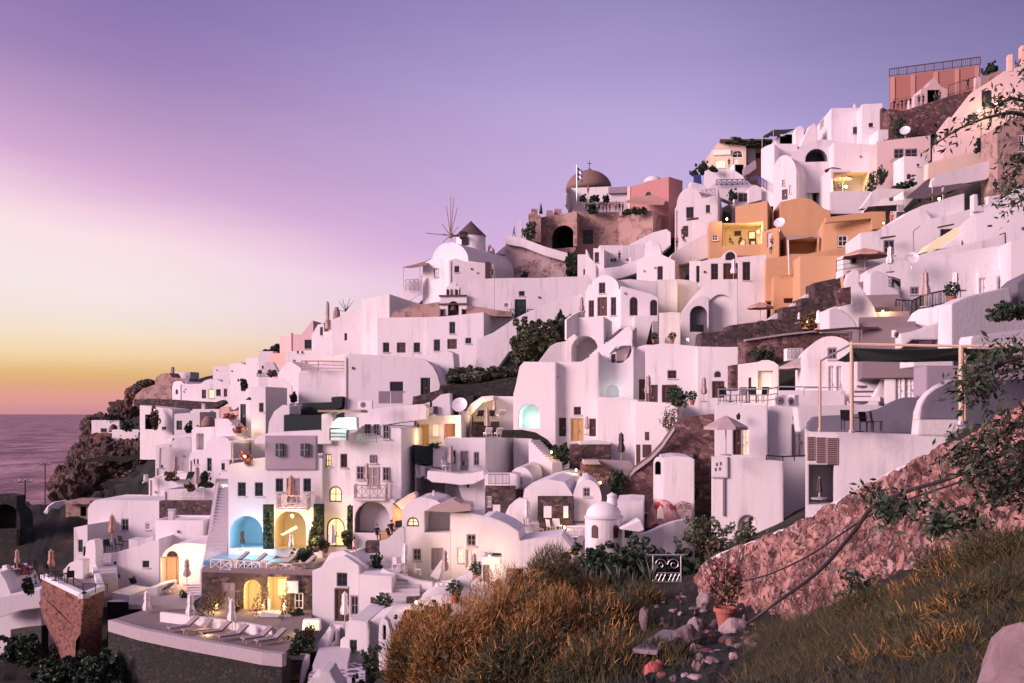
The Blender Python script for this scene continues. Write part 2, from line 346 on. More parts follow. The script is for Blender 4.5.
def opening(mb_holes, w, root, op, wallmat):
    kind, fill, x0,y0,x1,y1 = op[:6]; extra=op[6] if len(op)>6 else None
    u0,u1,z0,z1=w.rect(x0,y0,x1,y1)
    if u1<u0: u0,u1=u1,u0
    arch=kind in 'WDN'
    poly=hole_poly(u0,u1,z0,z1,arch)
    wpx=abs(x1-x0)/FR[2]
    if kind in 'nN':                              # open recess / vaulted porch
        dep=extra or 2.0; inm={'':wallmat,'k':'shade','y':'yellow','m':'mint','B':'blue','p':'peach','s':'slate','o':'ochre','w':'white'}.get(fill,wallmat)  # shade and slate insides paint the recess shadow into the colour
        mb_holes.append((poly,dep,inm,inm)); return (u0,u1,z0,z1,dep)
    mb_holes.append((poly,.24,wallmat,wallmat))
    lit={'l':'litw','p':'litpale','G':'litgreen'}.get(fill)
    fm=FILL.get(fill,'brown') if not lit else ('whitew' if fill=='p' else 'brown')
    if kind in 'wW':
        fr=MB(); t=min(.10,(u1-u0)*.16); inner=shrink(poly,t); n=len(poly)
        for i in range(n):
            a,b_=poly[i],poly[(i+1)%n]; c,d=inner[(i+1)%n],inner[i]
            fr.hexa([w.pt(*a,-.10),w.pt(*b_,-.10),w.pt(*c,-.10),w.pt(*d,-.10),w.pt(*a,-.03),w.pt(*b_,-.03),w.pt(*c,-.03),w.pt(*d,-.03)],fm)
        cu=(u0+u1)/2
        if wpx>2.2:
            zt=z1-.05
            w.box(fr,cu-.03,cu+.03,z0+t*.5,zt,-.10,-.045,fm)
            w.box(fr,u0+t*.5,u1-t*.5,(z0+z1)/2-.025,(z0+z1)/2+.025,-.10,-.05,fm)
        if not arch: w.box(fr,u0-.09,u1+.09,z0-.10,z0-.002,-.05,.10,wallmat)
        o=fr.build('window',root); LOCS[o.name]=(0,0,0)
        pa=MB(); pm=lit or 'glass'
        pa.face([w.pt(u,z,-.085) for u,z in poly],pm); pa.build('pane',o,recalc=False)
    else:
        dr=MB(); 
        dm=fm if not lit else lit
        dr.face([w.pt(u,z,-.14) for u,z in poly],dm)
        t=min(.12,(u1-u0)*.12); inner=shrink(poly,t); n=len(poly)
        for i in range(n):
            a,b_=poly[i],poly[(i+1)%n]; c,d=inner[(i+1)%n],inner[i]
            dr.hexa([w.pt(*a,-.14),w.pt(*b_,-.14),w.pt(*c,-.14),w.pt(*d,-.14),w.pt(*a,-.06),w.pt(*b_,-.06),w.pt(*c,-.06),w.pt(*d,-.06)],fm)
        cu=(u0+u1)/2
        w.box(dr,cu-.03,cu+.03,z0+.03,z1-t*.8,-.14,-.08,fm)
        for k in (.36,.68):
            zz=z0+(z1-z0)*k
            if not arch or k<.5: w.box(dr,u0+t*.5,u1-t*.5,zz-.03,zz+.03,-.14,-.09,fm)
        o=dr.build('door',root); LOCS[o.name]=(0,0,0)
        if wpx>3:
            hd=MB(); w.box(hd,cu+.06,cu+.12,z0+(z1-z0)*.42,z0+(z1-z0)*.50,-.08,-.03,'metal'); hd.build('handle',o)
    return (u0,u1,z0,z1,.24)
def arc(x0,x1,ys,yc,n=12,a0=180,a1=0):
    """arc points left to right, springing at ys, crown at yc"""
    return [((x0+x1)/2+(x1-x0)/2*math.cos(R(a0+(a1-a0)*i/n)), ys-(ys-yc)*math.sin(R(a0+(a1-a0)*i/n))) for i in range(n+1)]
class B: pass
def H(label, x0,x1,y0,y1, yaw=0, d=6, xr=None, xl=None, Y=None, top=None, m='white', rm='roof', ops=(), rops=(), lops=(), name='white_house', cat='house', fd=4, para=None, group=None):
    X0,_=P(x0,0); X1,_=P(x1,0); _,PB=P(0,y1)
    yt=y0 if isinstance(y0,tuple) else (y0,y0)
    if Y is None: Y=D((X0+X1)/2,PB)
    ya=R(yaw); n=V((-math.sin(ya),-math.cos(ya),0)); u=V((math.cos(ya),-math.sin(ya),0))
    xc=((X0+X1)/2-CX)/FPX*Y
    w0=Wall((xc,Y),u,n)
    a=w0.hit(X0,HY)[0]; e=w0.hit(X1,HY)[0]
    O=w0.pt(a,0); L=e-a
    w=Wall(O,u,n)
    zb=(HY-PB)/FPX*Y
    if top is None:
        if isinstance(y0,tuple): tp=[w.hit(*P(x0,yt[0])),w.hit(*P(x1,yt[1]))]
        else:
            z=(HY-P(0,y0)[1])/FPX*Y; tp=[(0,z),(L,z)]
    else: tp=[w.hit(*P(*p)) for p in top]
    tp=[(min(max(q[0],0),L),q[1]) for q in tp]
    tp[0]=(0,tp[0][1]); tp[-1]=(L,tp[-1][1])
    q2=[tp[0]]
    for q in tp[1:]:
        if abs(q[0]-q2[-1][0])+abs(q[1]-q2[-1][1])>.02: q2.append(q)
    tp=q2
    def back_len(px, org):
        r=(px-CX)/FPX; # point org - n*d has x = r*y
        dn=-n; den=dn.x-r*dn.y
        return (r*org.y-org.x)/den if abs(den)>1e-6 else 6
    if xr is not None: d=back_len(P(xr,0)[0], w.pt(L,0))
    if xl is not None: d=back_len(P(xl,0)[0], w.pt(0,0))
    d=max(.25,min(d,24))
    zf=zb-fd
    root=thing(name,label,cat,w.pt(L/2,zb),group)
    b=B(); b.root=root; b.front=w; b.L=L; b.d=d; b.zb=zb; b.tp=tp; b.Y=Y
    b.right=Wall(w.pt(L,0),-n,u); b.left=Wall(w.pt(0,0,-d),n,-u)
    mb=MB(); outer=[(0,zf),(L,zf)]+tp[::-1]
    hs=[]; b.op=[opening(hs,w,root,o,m) for o in ops]
    fill_wall(mb,w,outer,hs,m)
    hs=[]; b.rop=[opening(hs,b.right,root,o,m) for o in rops]
    fill_wall(mb,b.right,[(0,zf),(d,zf),(d,tp[-1][1]),(0,tp[-1][1])],hs,m)
    hs=[]; b.lop=[opening(hs,b.left,root,o,m) for o in lops]
    fill_wall(mb,b.left,[(0,zf),(d,zf),(d,tp[0][1]),(0,tp[0][1])],hs,m)
    bk=[w.pt(u_,z_,-d) for u_,z_ in outer]
    fill_wall(mb,Wall(w.pt(0,0,-d),u,n),outer,[],m)
    if para is None: para=.35 if (len(tp)==2 and tp[0][1]<4 and d>2 and L>2 and abs(tp[0][1]-tp[1][1])<.5) else 0
    rf=MB()
    if para:
        i=.28; za,zc=tp[0][1],tp[-1][1]
        o_=[w.pt(0,za),w.pt(L,zc),w.pt(L,zc,-d),w.pt(0,za,-d)]; q=[w.pt(i,za,-i),w.pt(L-i,zc,-i),w.pt(L-i,zc,-d+i),w.pt(i,za,-d+i)]
        lo=[p-V((0,0,para)) for p in q]
        for k in range(4):
            j=(k+1)%4; mb.face([o_[k],o_[j],q[j],q[k]],m); mb.face([q[k],q[j],lo[j],lo[k]],m)
        rf.face(lo,rm)
    else:
        for k in range(len(tp)-1): rf.face([w.pt(*tp[k]),w.pt(*tp[k+1]),w.pt(*tp[k+1],-d),w.pt(*tp[k],-d)],rm if len(tp)==2 else m)
    rq=random.Random(label)
    if m=='white' and L>4 and cat=='house':
        if rq.random()<.45 and len(tp)==2 and d>2:
            c=w.pt(L*rq.uniform(.15,.85),tp[0][1]-.4,-rq.uniform(.6,1.2)); q=MB(); s_=rq.uniform(.4,.6); q.box(c,s_,s_,1.3,'white',ya); q.box(c+V((0,0,1.3)),s_+.12,s_+.12,.1,'roof',ya); q.build('chimney',root)
        for _ in range(2):
            u_=rq.uniform(.4,L-.4); z_=tp[0][1]-rq.uniform(.7,2.2); 
            if z_>zb+1 and all(not(o[0]-.35<u_<o[1]+.35) for o in b.op) and rq.random()<.7:
                q=MB(); w.box(q,u_-.09,u_+.09,z_-.12,z_+.12,.01,.16,rq.choice(['slate','iron','canvas'])); q.build(rq.choice(['wall_lamp','vent']),root)
        if rq.random()<.3 and all(not(o[0]<.25<o[1]) for o in b.op):
            q=MB(); w.box(q,.18,.27,zb,tp[0][1]-.2,.01,.10,'canvas'); q.build('drain_pipe',root)
    mb.build('wall',root)
    rf.build('roof',root,smooth=len(tp)>6)
    return b
def strip(b, w, x0,y0,x1,y1, d0,d1, m, name, label=None):
    mb=MB(); u0,u1,z0,z1=w.rect(x0,y0,x1,y1); w.box(mb,u0,u1,z0,z1,d0,d1,m); o=mb.build(name,b.root)
    if label: o['label']=label
    return o
def SLAB(label, poly, yaw=0, Y=None, d=1.0, m='white', name='terrace_wall', cat='wall', at=None, group=None, capm=None, cap=.0):
    """any wall with an uneven outline (clockwise or not, px), d thick"""
    pts=[P(*p) for p in poly]; ax,ay=P(*at) if at else (sum(p[0] for p in pts)/len(pts), max(p[1] for p in pts))
    if Y is None: Y=D(ax,ay)
    ya=R(yaw); n=V((-math.sin(ya),-math.cos(ya),0)); u=V((math.cos(ya),-math.sin(ya),0))
    w=Wall(((ax-CX)/FPX*Y,Y),u,n); q=[w.hit(*p) for p in pts]
    zs=min(z for _,z in q); loc=w.pt(sum(a for a,_ in q)/len(q),zs)
    mb=MB(); tri=tessellate_polygon([[V((a,z,0)) for a,z in q]])
    mb.tris([w.pt(*p) for p in q],tri,m); mb.tris([w.pt(*p,-d) for p in q],tri,m)
    for i in range(len(q)):
        a,b_=q[i],q[(i+1)%len(q)]; mb.face([w.pt(*a),w.pt(*b_),w.pt(*b_,-d),w.pt(*a,-d)], m)
    o=mb.build(name,None,loc=loc); tag(o,label,cat,group); LOCS[o.name]=tuple(loc)
    r=B(); r.root=o; r.front=w; r.q=q; r.Y=Y; return r
def LAMP(x,y,Y,e=45,col=(1,.64,.28),r=.09,label=None,globe=True,off=.35):
    r*=.8
    p=W(*P(x,y),Y)
    if globe:
        mb=MB(); mb.lathe(p,[(.02,-r*1.5),(r*.8,-r*.7),(r,0),(r*.7,r*.75),(.02,r)],'bulb',10)
        mb.bar(p+V((0,.0,r)),p+V((0,.12,r+.06)),.025,'iron')
        o=mb.build('lamp',None,smooth=True,loc=p); tag(o,label or 'small warm lamp',"lamp",None)
    l=bpy.data.lights.new('lamp_light','POINT'); l.energy=e*2.2; l.color=col; l.shadow_soft_size=.15
    lo=bpy.data.objects.new('lamp_light',l); lo.location=p+V((0,-off,0)); COL.objects.link(lo)
# ------------------------------------------------------------------ small things
ZP=None      # when set: height of the floor things are put on
def PT(x,y,Y=None):
    px,py=P(x,y)
    if ZP is not None: Y=ZP*FPX/(HY-py)
    return W(px,py,Y or D(px,py))
def shut_umbrella(label,x,y0,y1,Y=None,m='canvas',group='folded terrace umbrellas'):
    p=PT(x,y1,Y); h=(y1-y0)/FR[2]/FPX*p.y
    t=thing('folded_umbrella',label,'umbrella',p,group)
    a=MB(); a.lathe(p,[(.33,0),(.33,.06),(.06,.09)],'concrete',12); a.build('base',t)
    a=MB(); a.bar(p+V((0,0,.05)),p+V((0,0,h)),.035,'palewood'); a.build('pole',t)
    a=MB(); n=12; prof=[(.05,.30),(.26,.34),(.30,.45),(.19,.62),(.17,.66),(.21,.70),(.17,.86),(.20,.90),(.13,.93),(.02,.99)]
    k=len(a.v)
    for r,f in prof:
        for i in range(n):
            th=2*math.pi*i/n; rr=r*(h/2.4)*(1.18 if i%2 else .78); a.v.append(p+V((rr*math.cos(th),rr*math.sin(th),f*h)))
    j=a.mi(m)
    for q in range(len(prof)-1):
        for i in range(n): a.f.append((q*n+i,q*n+(i+1)%n,(q+1)*n+(i+1)%n,(q+1)*n+i)); a.m.append(j)
    a.f.append(tuple(range(n))[::-1]); a.m.append(j); a.f.append(tuple((len(prof)-1)*n+i for i in range(n))); a.m.append(j)
    a.build('canopy',t); return t
def open_umbrella(label,x,y0,ye,y1,wpx,Y=None,m='canvas',n=8):
    """y0 apex, ye rim, y1 foot"""
    p=PT(x,y1,Y); k=p.y/FPX/FR[2]; h=(y1-y0)*k; hr=(y1-ye)*k; r=wpx/2*k
    t=thing('open_umbrella',label,'umbrella',p)
    a=MB(); a.lathe(p,[(.33,0),(.33,.06),(.06,.09)],'concrete',12); a.build('base',t)
    a=MB(); a.bar(p+V((0,0,.05)),p+V((0,0,h)),.04,'palewood'); a.build('pole',t)
    a=MB(); j=a.mi(m); rings=[(.02,1.0),(.35,.70),(.7,.32),(1,.0)]
    for f,g in rings:
        for i in range(2*n):
            th=2*math.pi*i/(2*n)+.2; rr=r*f*(1 if i%2==0 else .93); a.v.append(p+V((rr*math.cos(th),rr*math.sin(th),hr+(h-hr)*g-(0.0 if i%2==0 else .03))))
    N=2*n
    for q in range(3):
        for i in range(N): a.f.append((q*N+i,q*N+(i+1)%N,(q+1)*N+(i+1)%N,(q+1)*N+i)); a.m.append(j)
    for i in range(N):
        c=a.v[3*N+i]; e=a.v[3*N+(i+1)%N]; a.face([c,e,e-V((0,0,.16)),c-V((0,0,.16))],m)
    a.build('canopy',t,recalc=False)
    a=MB()
    for i in range(n):
        th=2*math.pi*i/n+.2; a.bar(p+V((0,0,h-.1)),p+V((r*.97*math.cos(th),r*.97*math.sin(th),hr-.02)),.015,'palewood',4)
    a.build('ribs',t); return t
_proto={}
def proto_lounger():
    t=thing('sun_lounger','sun lounger','sun lounger',(0,0,0)); a=MB()
    for y in (-.28,.28): a.bar((-.95,y,.3),(.95,y,.3),.03,'palewood',5)
    for x in (-.85,.85): a.bar((x,-.28,.3),(x,.28,.3),.025,'palewood',5)
    a.build('frame',t)
    for x in (-.8,.8):
        for y in (-.28,.28): a=MB(); a.bar((x,y,0),(x,y,.3),.028,'palewood',5); a.build('leg',t)
    a=MB(); a.box((.3,0,.31),1.3,.62,.09,'cushion'); a.build('mattress',t)
    a=MB(); a.hexa([(-.35,-.31,.31),(-.35,.31,.31),(-.28,.31,.40),(-.28,-.31,.40),(-.98,-.31,.80),(-.98,.31,.80),(-.91,.31,.88),(-.91,-.31,.88)],'cushion'); a.build('backrest',t)
    return t
def proto_chair():
    t=thing('terrace_chair','terrace chair','chair',(0,0,0)); a=MB(); a.box((0,0,.43),.46,.46,.05,'palewood'); a.build('seat',t)
    a=MB(); a.hexa([(-.23,.19,.48),(.23,.19,.48),(.23,.23,.48),(-.23,.23,.48),(-.23,.27,.92),(.23,.27,.92),(.23,.31,.92),(-.23,.31,.92)],'palewood'); a.build('backrest',t)
    for x in (-.2,.2):
        for y in (-.2,.2): a=MB(); a.bar((x,y,0),(x,y,.45),.022,'palewood',5); a.build('leg',t)
    return t
def proto_table():
    t=thing('small_table','small table','table',(0,0,0)); a=MB(); a.lathe((0,0,.70),[(.40,0),(.42,.02),(.40,.04)],'palewood',14); a.build('tabletop',t)
    a=MB(); a.lathe((0,0,0),[(.25,0),(.22,.03),(.03,.06),(.03,.70)],'palewood',10); a.build('leg',t); return t
def proto_pot(leaf='leaf_dark'):
    t=thing('potted_plant','potted plant','plant',(0,0,0)); a=MB(); a.lathe((0,0,0),[(.16,0),(.24,.34),(.27,.34),(.27,.40),(.22,.40),(.21,.36)],'terra',14); a.build('pot',t)
    a=MB(); leaves(a,(0,0,.75),.42,.42,.42,170,.11,leaf); a.build('foliage',t,recalc=False); return t
def leaves(mb,c,rx,ry,rz,n,size,m,elong=2.0,shell=.35,rnd=random):
    c=V(c); j=mb.mi(m)
    for _ in range(n):
        while True:
            q=V((rnd.uniform(-1,1),rnd.uniform(-1,1),rnd.uniform(-1,1)))
            if q.length<1: break
        if rnd.random()>shell: q=q.normalized()*(.6+.4*rnd.random())
        b=c+V((q.x*rx,q.y*ry,q.z*rz)); a=V((rnd.gauss(0,1),rnd.gauss(0,1),rnd.gauss(0,.7))).normalized(); e=a.orthogonal(); e.rotate(Matrix.Rotation(rnd.uniform(0,6.3),3,a))
        s=size*rnd.uniform(.6,1.3); l=a*s*elong/2; w=e*s/2; k=len(mb.v)
        mb.v.extend([b-l,b+w,b+l,b-w]); mb.f.append((k,k+1,k+2,k+3)); mb.m.append(j)
def blades(mb,c,rx,ry,h,n,m,wid=.012,lean=.7,rnd=random,up=1.0,ln=1.0):
    """thin curved twigs growing from the ground patch c out over a dome"""
    c=V(c); j=mb.mi(m); lump=[(rnd.uniform(0,6.28),rnd.uniform(.1,1.3),rnd.uniform(.7,1.15)) for _ in range(9)]
    for _ in range(n):
        th=rnd.uniform(0,2*math.pi); ph=math.asin(rnd.random()**1.3); nx,ny,nz=math.cos(ph)*math.cos(th),math.cos(ph)*math.sin(th),math.sin(ph)
        k_=sum(max(0,math.cos(th-a)*math.cos(ph)*math.cos(q)+math.sin(ph)*math.sin(q))**6*(w_-.8) for a,q,w_ in lump)+.82
        ra=rnd.uniform(.45,.9)*k_; b=c+V((nx*rx*ra,ny*ry*ra,nz*h*ra)); g_=.42
        d=V((nx/rx+rnd.gauss(0,g_),ny/ry+rnd.gauss(0,g_),nz/h+rnd.gauss(0,g_)+.55)).normalized()*rnd.uniform(.16,.42)*(.6+.25*h)*ln
        mid=b+d*.5+V((rnd.gauss(0,.03),rnd.gauss(0,.03),rnd.gauss(0,.03))); tip=b+d
        s=d.cross(V((rnd.gauss(0,1),rnd.gauss(0,1),rnd.gauss(0,1)))).normalized()*wid
        k=len(mb.v); mb.v.extend([b-s,b+s,mid+s*.8,tip,mid-s*.8]); mb.f.append((k,k+1,k+2,k+4)); mb.m.append(j); mb.f.append((k+4,k+2,k+3)); mb.m.append(j)
def PUT(kind,label,x,y,rz=0,Y=None,s=1,group=None,mats=None):
    mk={'lounger':proto_lounger,'chair':proto_chair,'table':proto_table,'pot':proto_pot}[kind]
    p=PT(x,y,Y)
    if kind not in _proto: _proto[kind]=mk(); bpy.context.view_layer.update(); first=True
    else: first=False
    g=group or {'lounger':'sun loungers on the terraces','chair':'terrace chairs','table':'small terrace tables','pot':'terracotta potted plants'}[kind]
    r=_proto[kind]
    if first and not mats: r.location=p; r.rotation_euler=(0,0,R(rz)); r.scale=(s,s,s); r['label']=label; r['group']=g; return r
    o=dup(r,p,R(rz),label,g,s,mats)
    if first: _unused.append(r)
    return o
_unused=[]
DARK={'palewood':'iron','cushion':'canvasdark'}; WHITEF={'palewood':'whitew','cushion':'canvaswhite'}
def bush(label,x,y0,y1,wpx,Y=None,m='leaf_dark',n=500,name='bush',cat='bush',lobes=5,size=.22,ry=None,group=None):
    p=PT(x,y1,Y); k=p.y/FPX/FR[2]; h=(y1-y0)*k; r=wpx/2*k; rnd=random.Random(int(x*7+y0*13))
    t=thing(name,label,cat,p,group); a=MB()
    n=int(n*2.6); size=size*.62; lobes=lobes+3
    for i in range(lobes):
        f_=i/lobes; o=V((rnd.uniform(-.72,.72)*r,rnd.uniform(-.45,.45)*(ry or r),h*(rnd.uniform(.02,.35) if f_<.5 else rnd.uniform(.3,.72)))); q=rnd.uniform(.25,.55); o.x*=(1.15-o.z/h*.7)
        leaves(a,p+o,r*q*rnd.uniform(.8,1.3),(ry or r)*q,h*q*rnd.uniform(.45,.75),n//lobes,size,m,rnd=rnd)
        for _ in range(3):
            e=p+o+V((rnd.gauss(0,.4)*r,rnd.gauss(0,.4)*r,h*rnd.uniform(.1,.42))); leaves(a,e,r*.12,r*.12,h*.10,max(4,n//60),size*.9,m,rnd=rnd)
    a.build('foliage',t,recalc=False)
    a=MB()
    for i in range(6):
        th=rnd.uniform(0,6.28); a.bar(p-V((0,0,.1)),p+V((math.cos(th)*r*.5,math.sin(th)*r*.4,h*.6)),.05,'bark',5,.015)
    a.build('stem',t); return t
def dish(label,x,y,r,Y=None,yaw=30):
    p=PT(x,y,Y); ya=R(yaw); ax=V((-math.sin(ya),-math.cos(ya),.45)).normalized(); t_=ax.orthogonal().normalized(); w=ax.cross(t_)
    t=thing('satellite_dish',label,'satellite dish',p-V((0,0,r*1.1))); a=MB(); n=18; rings=[(0.02,0),(.5,.05),(1,.2)]; j=a.mi('tin')
    for f,g in rings:
        for i in range(n):
            th=2*math.pi*i/n; a.v.append(p+(t_*math.cos(th)+w*math.sin(th))*r*f+ax*r*g)
    for q in range(2):
        for i in range(n): a.f.append((q*n+i,q*n+(i+1)%n,(q+1)*n+(i+1)%n,(q+1)*n+i)); a.m.append(j)
    a.build('reflector',t,recalc=False)
    a=MB(); a.bar(p-V((0,0,r*1.1+.3)),p-ax*.08,.04,'metal'); a.build('mast',t)
    a=MB(); a.bar(p-w*r*.9,p+ax*r*.8,.015,'metal',4); a.lathe(p+ax*r*.8,[(.03,-.05),(.05,.05)],'greyw',8); a.build('feed_arm',t)
def ac_unit(label,x0,y0,x1,y1,Y=None,yaw=10):
    p=PT((x0+x1)/2,y1,Y); k=p.y/FPX/FR[2]; w=(x1-x0)*k; h=(y1-y0)*k; ya=R(yaw)
    n=V((-math.sin(ya),-math.cos(ya),0)); u=V((math.cos(ya),-math.sin(ya),0))
    t=thing('air_conditioner',label,'air conditioner',p); a=MB(); q=Wall(p-u*w/2,u,n); q.O.z=0
    q.box(a,0,w,p.z,p.z+h,-.35,0,'tin'); a.build('casing',t)
    a=MB(); c=w*.38; n_=14
    ring=[q.pt(c+math.cos(6.283*i/n_)*h*.36,p.z+h/2+math.sin(6.283*i/n_)*h*.36,.012) for i in range(n_)]; a.face(ring,'greyw')
    for i in range(4):
        th=math.pi*i/4; a.bar(q.pt(c+math.cos(th)*h*.36,p.z+h/2+math.sin(th)*h*.36,.02),q.pt(c-math.cos(th)*h*.36,p.z+h/2-math.sin(th)*h*.36,.02),.01,'iron',4)
    a.build('fan_grille',t)
def railing_mesh(pts,h,m,style='x',sp=1.1,r=.028):
    a=MB()
    for p,q in zip(pts[:-1],pts[1:]):
        p=V(p); q=V(q); L=(q-p).length; n=max(1,round(L/sp)); up=V((0,0,h))
        a.bar(p+up,q+up,r*1.4,m,5)
        if style in 'xlb': a.bar(p+up*.12,q+up*.12,r,m,5)
        if style=='h': 
            for f in (.3,.62): a.bar(p+up*f,q+up*f,r,m,5)
        for i in range(n+1): c=p.lerp(q,i/n); a.bar(c,c+up,r*1.2,m,5)
        for i in range(n):
            c=p.lerp(q,i/n); e=p.lerp(q,(i+1)/n)
            if style=='x': a.bar(c+up*.12,e+up*.95,r*.8,m,4); a.bar(c+up*.95,e+up*.12,r*.8,m,4)
            if style=='b':
                for f in (.2,.4,.6,.8): g=c.lerp(e,f); a.bar(g+up*.12,g+up,r*.7,m,4)
            if style=='l':
                for f in (.25,.5,.75): g=c.lerp(e,f); a.bar(g+up*.12,g+up,r*.6,m,4)
                a.bar(c+up*.55,e+up*.55,r*.6,m,4)
    return a
def RAIL(label,pts,h,m='whitew',style='x',Y=None,name='railing',cat='railing',sp=1.1,r=.028):
    q=[PT(p[0],p[1],(p[2] if len(p)>2 else Y)) for p in pts]; a=railing_mesh(q,h,m,style,sp,r); o=a.build(name,None,loc=q[0]); tag(o,label,cat); LOCS[o.name]=tuple(q[0]); return o
def STAIR(label,xb,yb,xt,yt,w,n,Yb=None,Yt=None,m='step',name='outdoor_stair',cat='stairs'):
    b=PT(xb,yb,Yb); t=PT(xt,yt,Yt); d=V((t.x-b.x,t.y-b.y,0)); L=d.length; d.normalize(); s=V((d.y,-d.x,0))*w/2; mb=MB(); H_=t.z-b.z
    for i in range(n):
        o=b+d*(L*i/n); z=b.z+H_*(i+1)/n; e=b+d*(L*(i+1)/n+.04); zl=b.z-2.5
        mb.hexa([(o-s).to_tuple()[:2]+(zl,),(o+s).to_tuple()[:2]+(zl,),(e+s).to_tuple()[:2]+(zl,),(e-s).to_tuple()[:2]+(zl,),(o-s).to_tuple()[:2]+(z,),(o+s).to_tuple()[:2]+(z,),(e+s).to_tuple()[:2]+(z,),(e-s).to_tuple()[:2]+(z,)],m)
    o=mb.build(name,None,loc=b); tag(o,label,cat); LOCS[o.name]=tuple(b); return o
def RIBBON(label,pts,h,th=.3,m='white',name='parapet_wall',cat='wall',down=1.5,capm=None):
    """free-standing wall following points (x,y_top,Y); its top runs through them"""
    q=[PT(p[0],p[1],(p[2] if len(p)>2 else None)) for p in pts]; a=MB(); n=len(q); off=[]
    for i in range(n):
        d=(q[min(i+1,n-1)]-q[max(i-1,0)]); d.z=0; d.normalize(); off.append(V((-d.y,d.x,0))*th)
    T=[[c,c+o_] for c,o_ in zip(q,off)]
    for i in range(n-1):
        A,A2=T[i]; B_,B2=T[i+1]; dn=V((0,0,h+down))
        a.face([A,B_,B2,A2],capm or m); a.face([A-dn,B_-dn,B_,A],m); a.face([A2-dn,B2-dn,B2,A2],m)
    dn=V((0,0,h+down)); a.face([T[0][0],T[0][1],T[0][1]-dn,T[0][0]-dn],m); a.face([T[-1][0],T[-1][1],T[-1][1]-dn,T[-1][0]-dn],m)
    loc=q[0]-V((0,0,h)); o=a.build(name,None,loc=loc); tag(o,label,cat); LOCS[o.name]=tuple(loc); return o
def DOME(b_or_label,x0,x1,ys,yc,Y=None,m='white',parent=None,name='dome',cat='dome',sq=.0):
    c=PT((x0+x1)/2,ys,Y); k=c.y/FPX/FR[2]; r=(x1-x0)/2*k; h=(ys-yc)*k; a=MB()
    a.lathe(c,[(r,-sq)]+[(max(.01,r*math.cos(R(t))),h*math.sin(R(t))) for t in range(0,91,9)],m,24)
    o=a.build(name,parent,smooth=True,loc=None if parent else c)
    if parent is None: tag(o,b_or_label,cat); LOCS[o.name]=tuple(c)
    return o,c,r,h
def AWN(label,pts,m='canvasdark',name='awning',cat='awning',poles=()):
    """stretched cloth: pts = (x,y,Y)"""
    q=[PT(*p) for p in pts]; t=thing(name,label,cat,q[0]); a=MB(); c=sum(q,V())/len(q)-V((0,0,.12)); 
    for i in range(len(q)): 
        A,B_=q[i],q[(i+1)%len(q)]; M=(A+B_)/2-V((0,0,.05)); dz=V((0,0,.03))
        a.face([A,M,c],m); a.face([M,B_,c],m); a.face([A-dz,M-dz,c-dz],m); a.face([M-dz,B_-dz,c-dz],m); a.face([A,M,M-dz,A-dz],m); a.face([M,B_,B_-dz,M-dz],m)
    a.build('canopy',t,recalc=False)
    for (x,y0,y1,Y) in poles:
        a=MB(); a.bar(PT(x,y1,Y),PT(x,y0,Y),.05,'palewood'); a.build('pole',t)
    return t
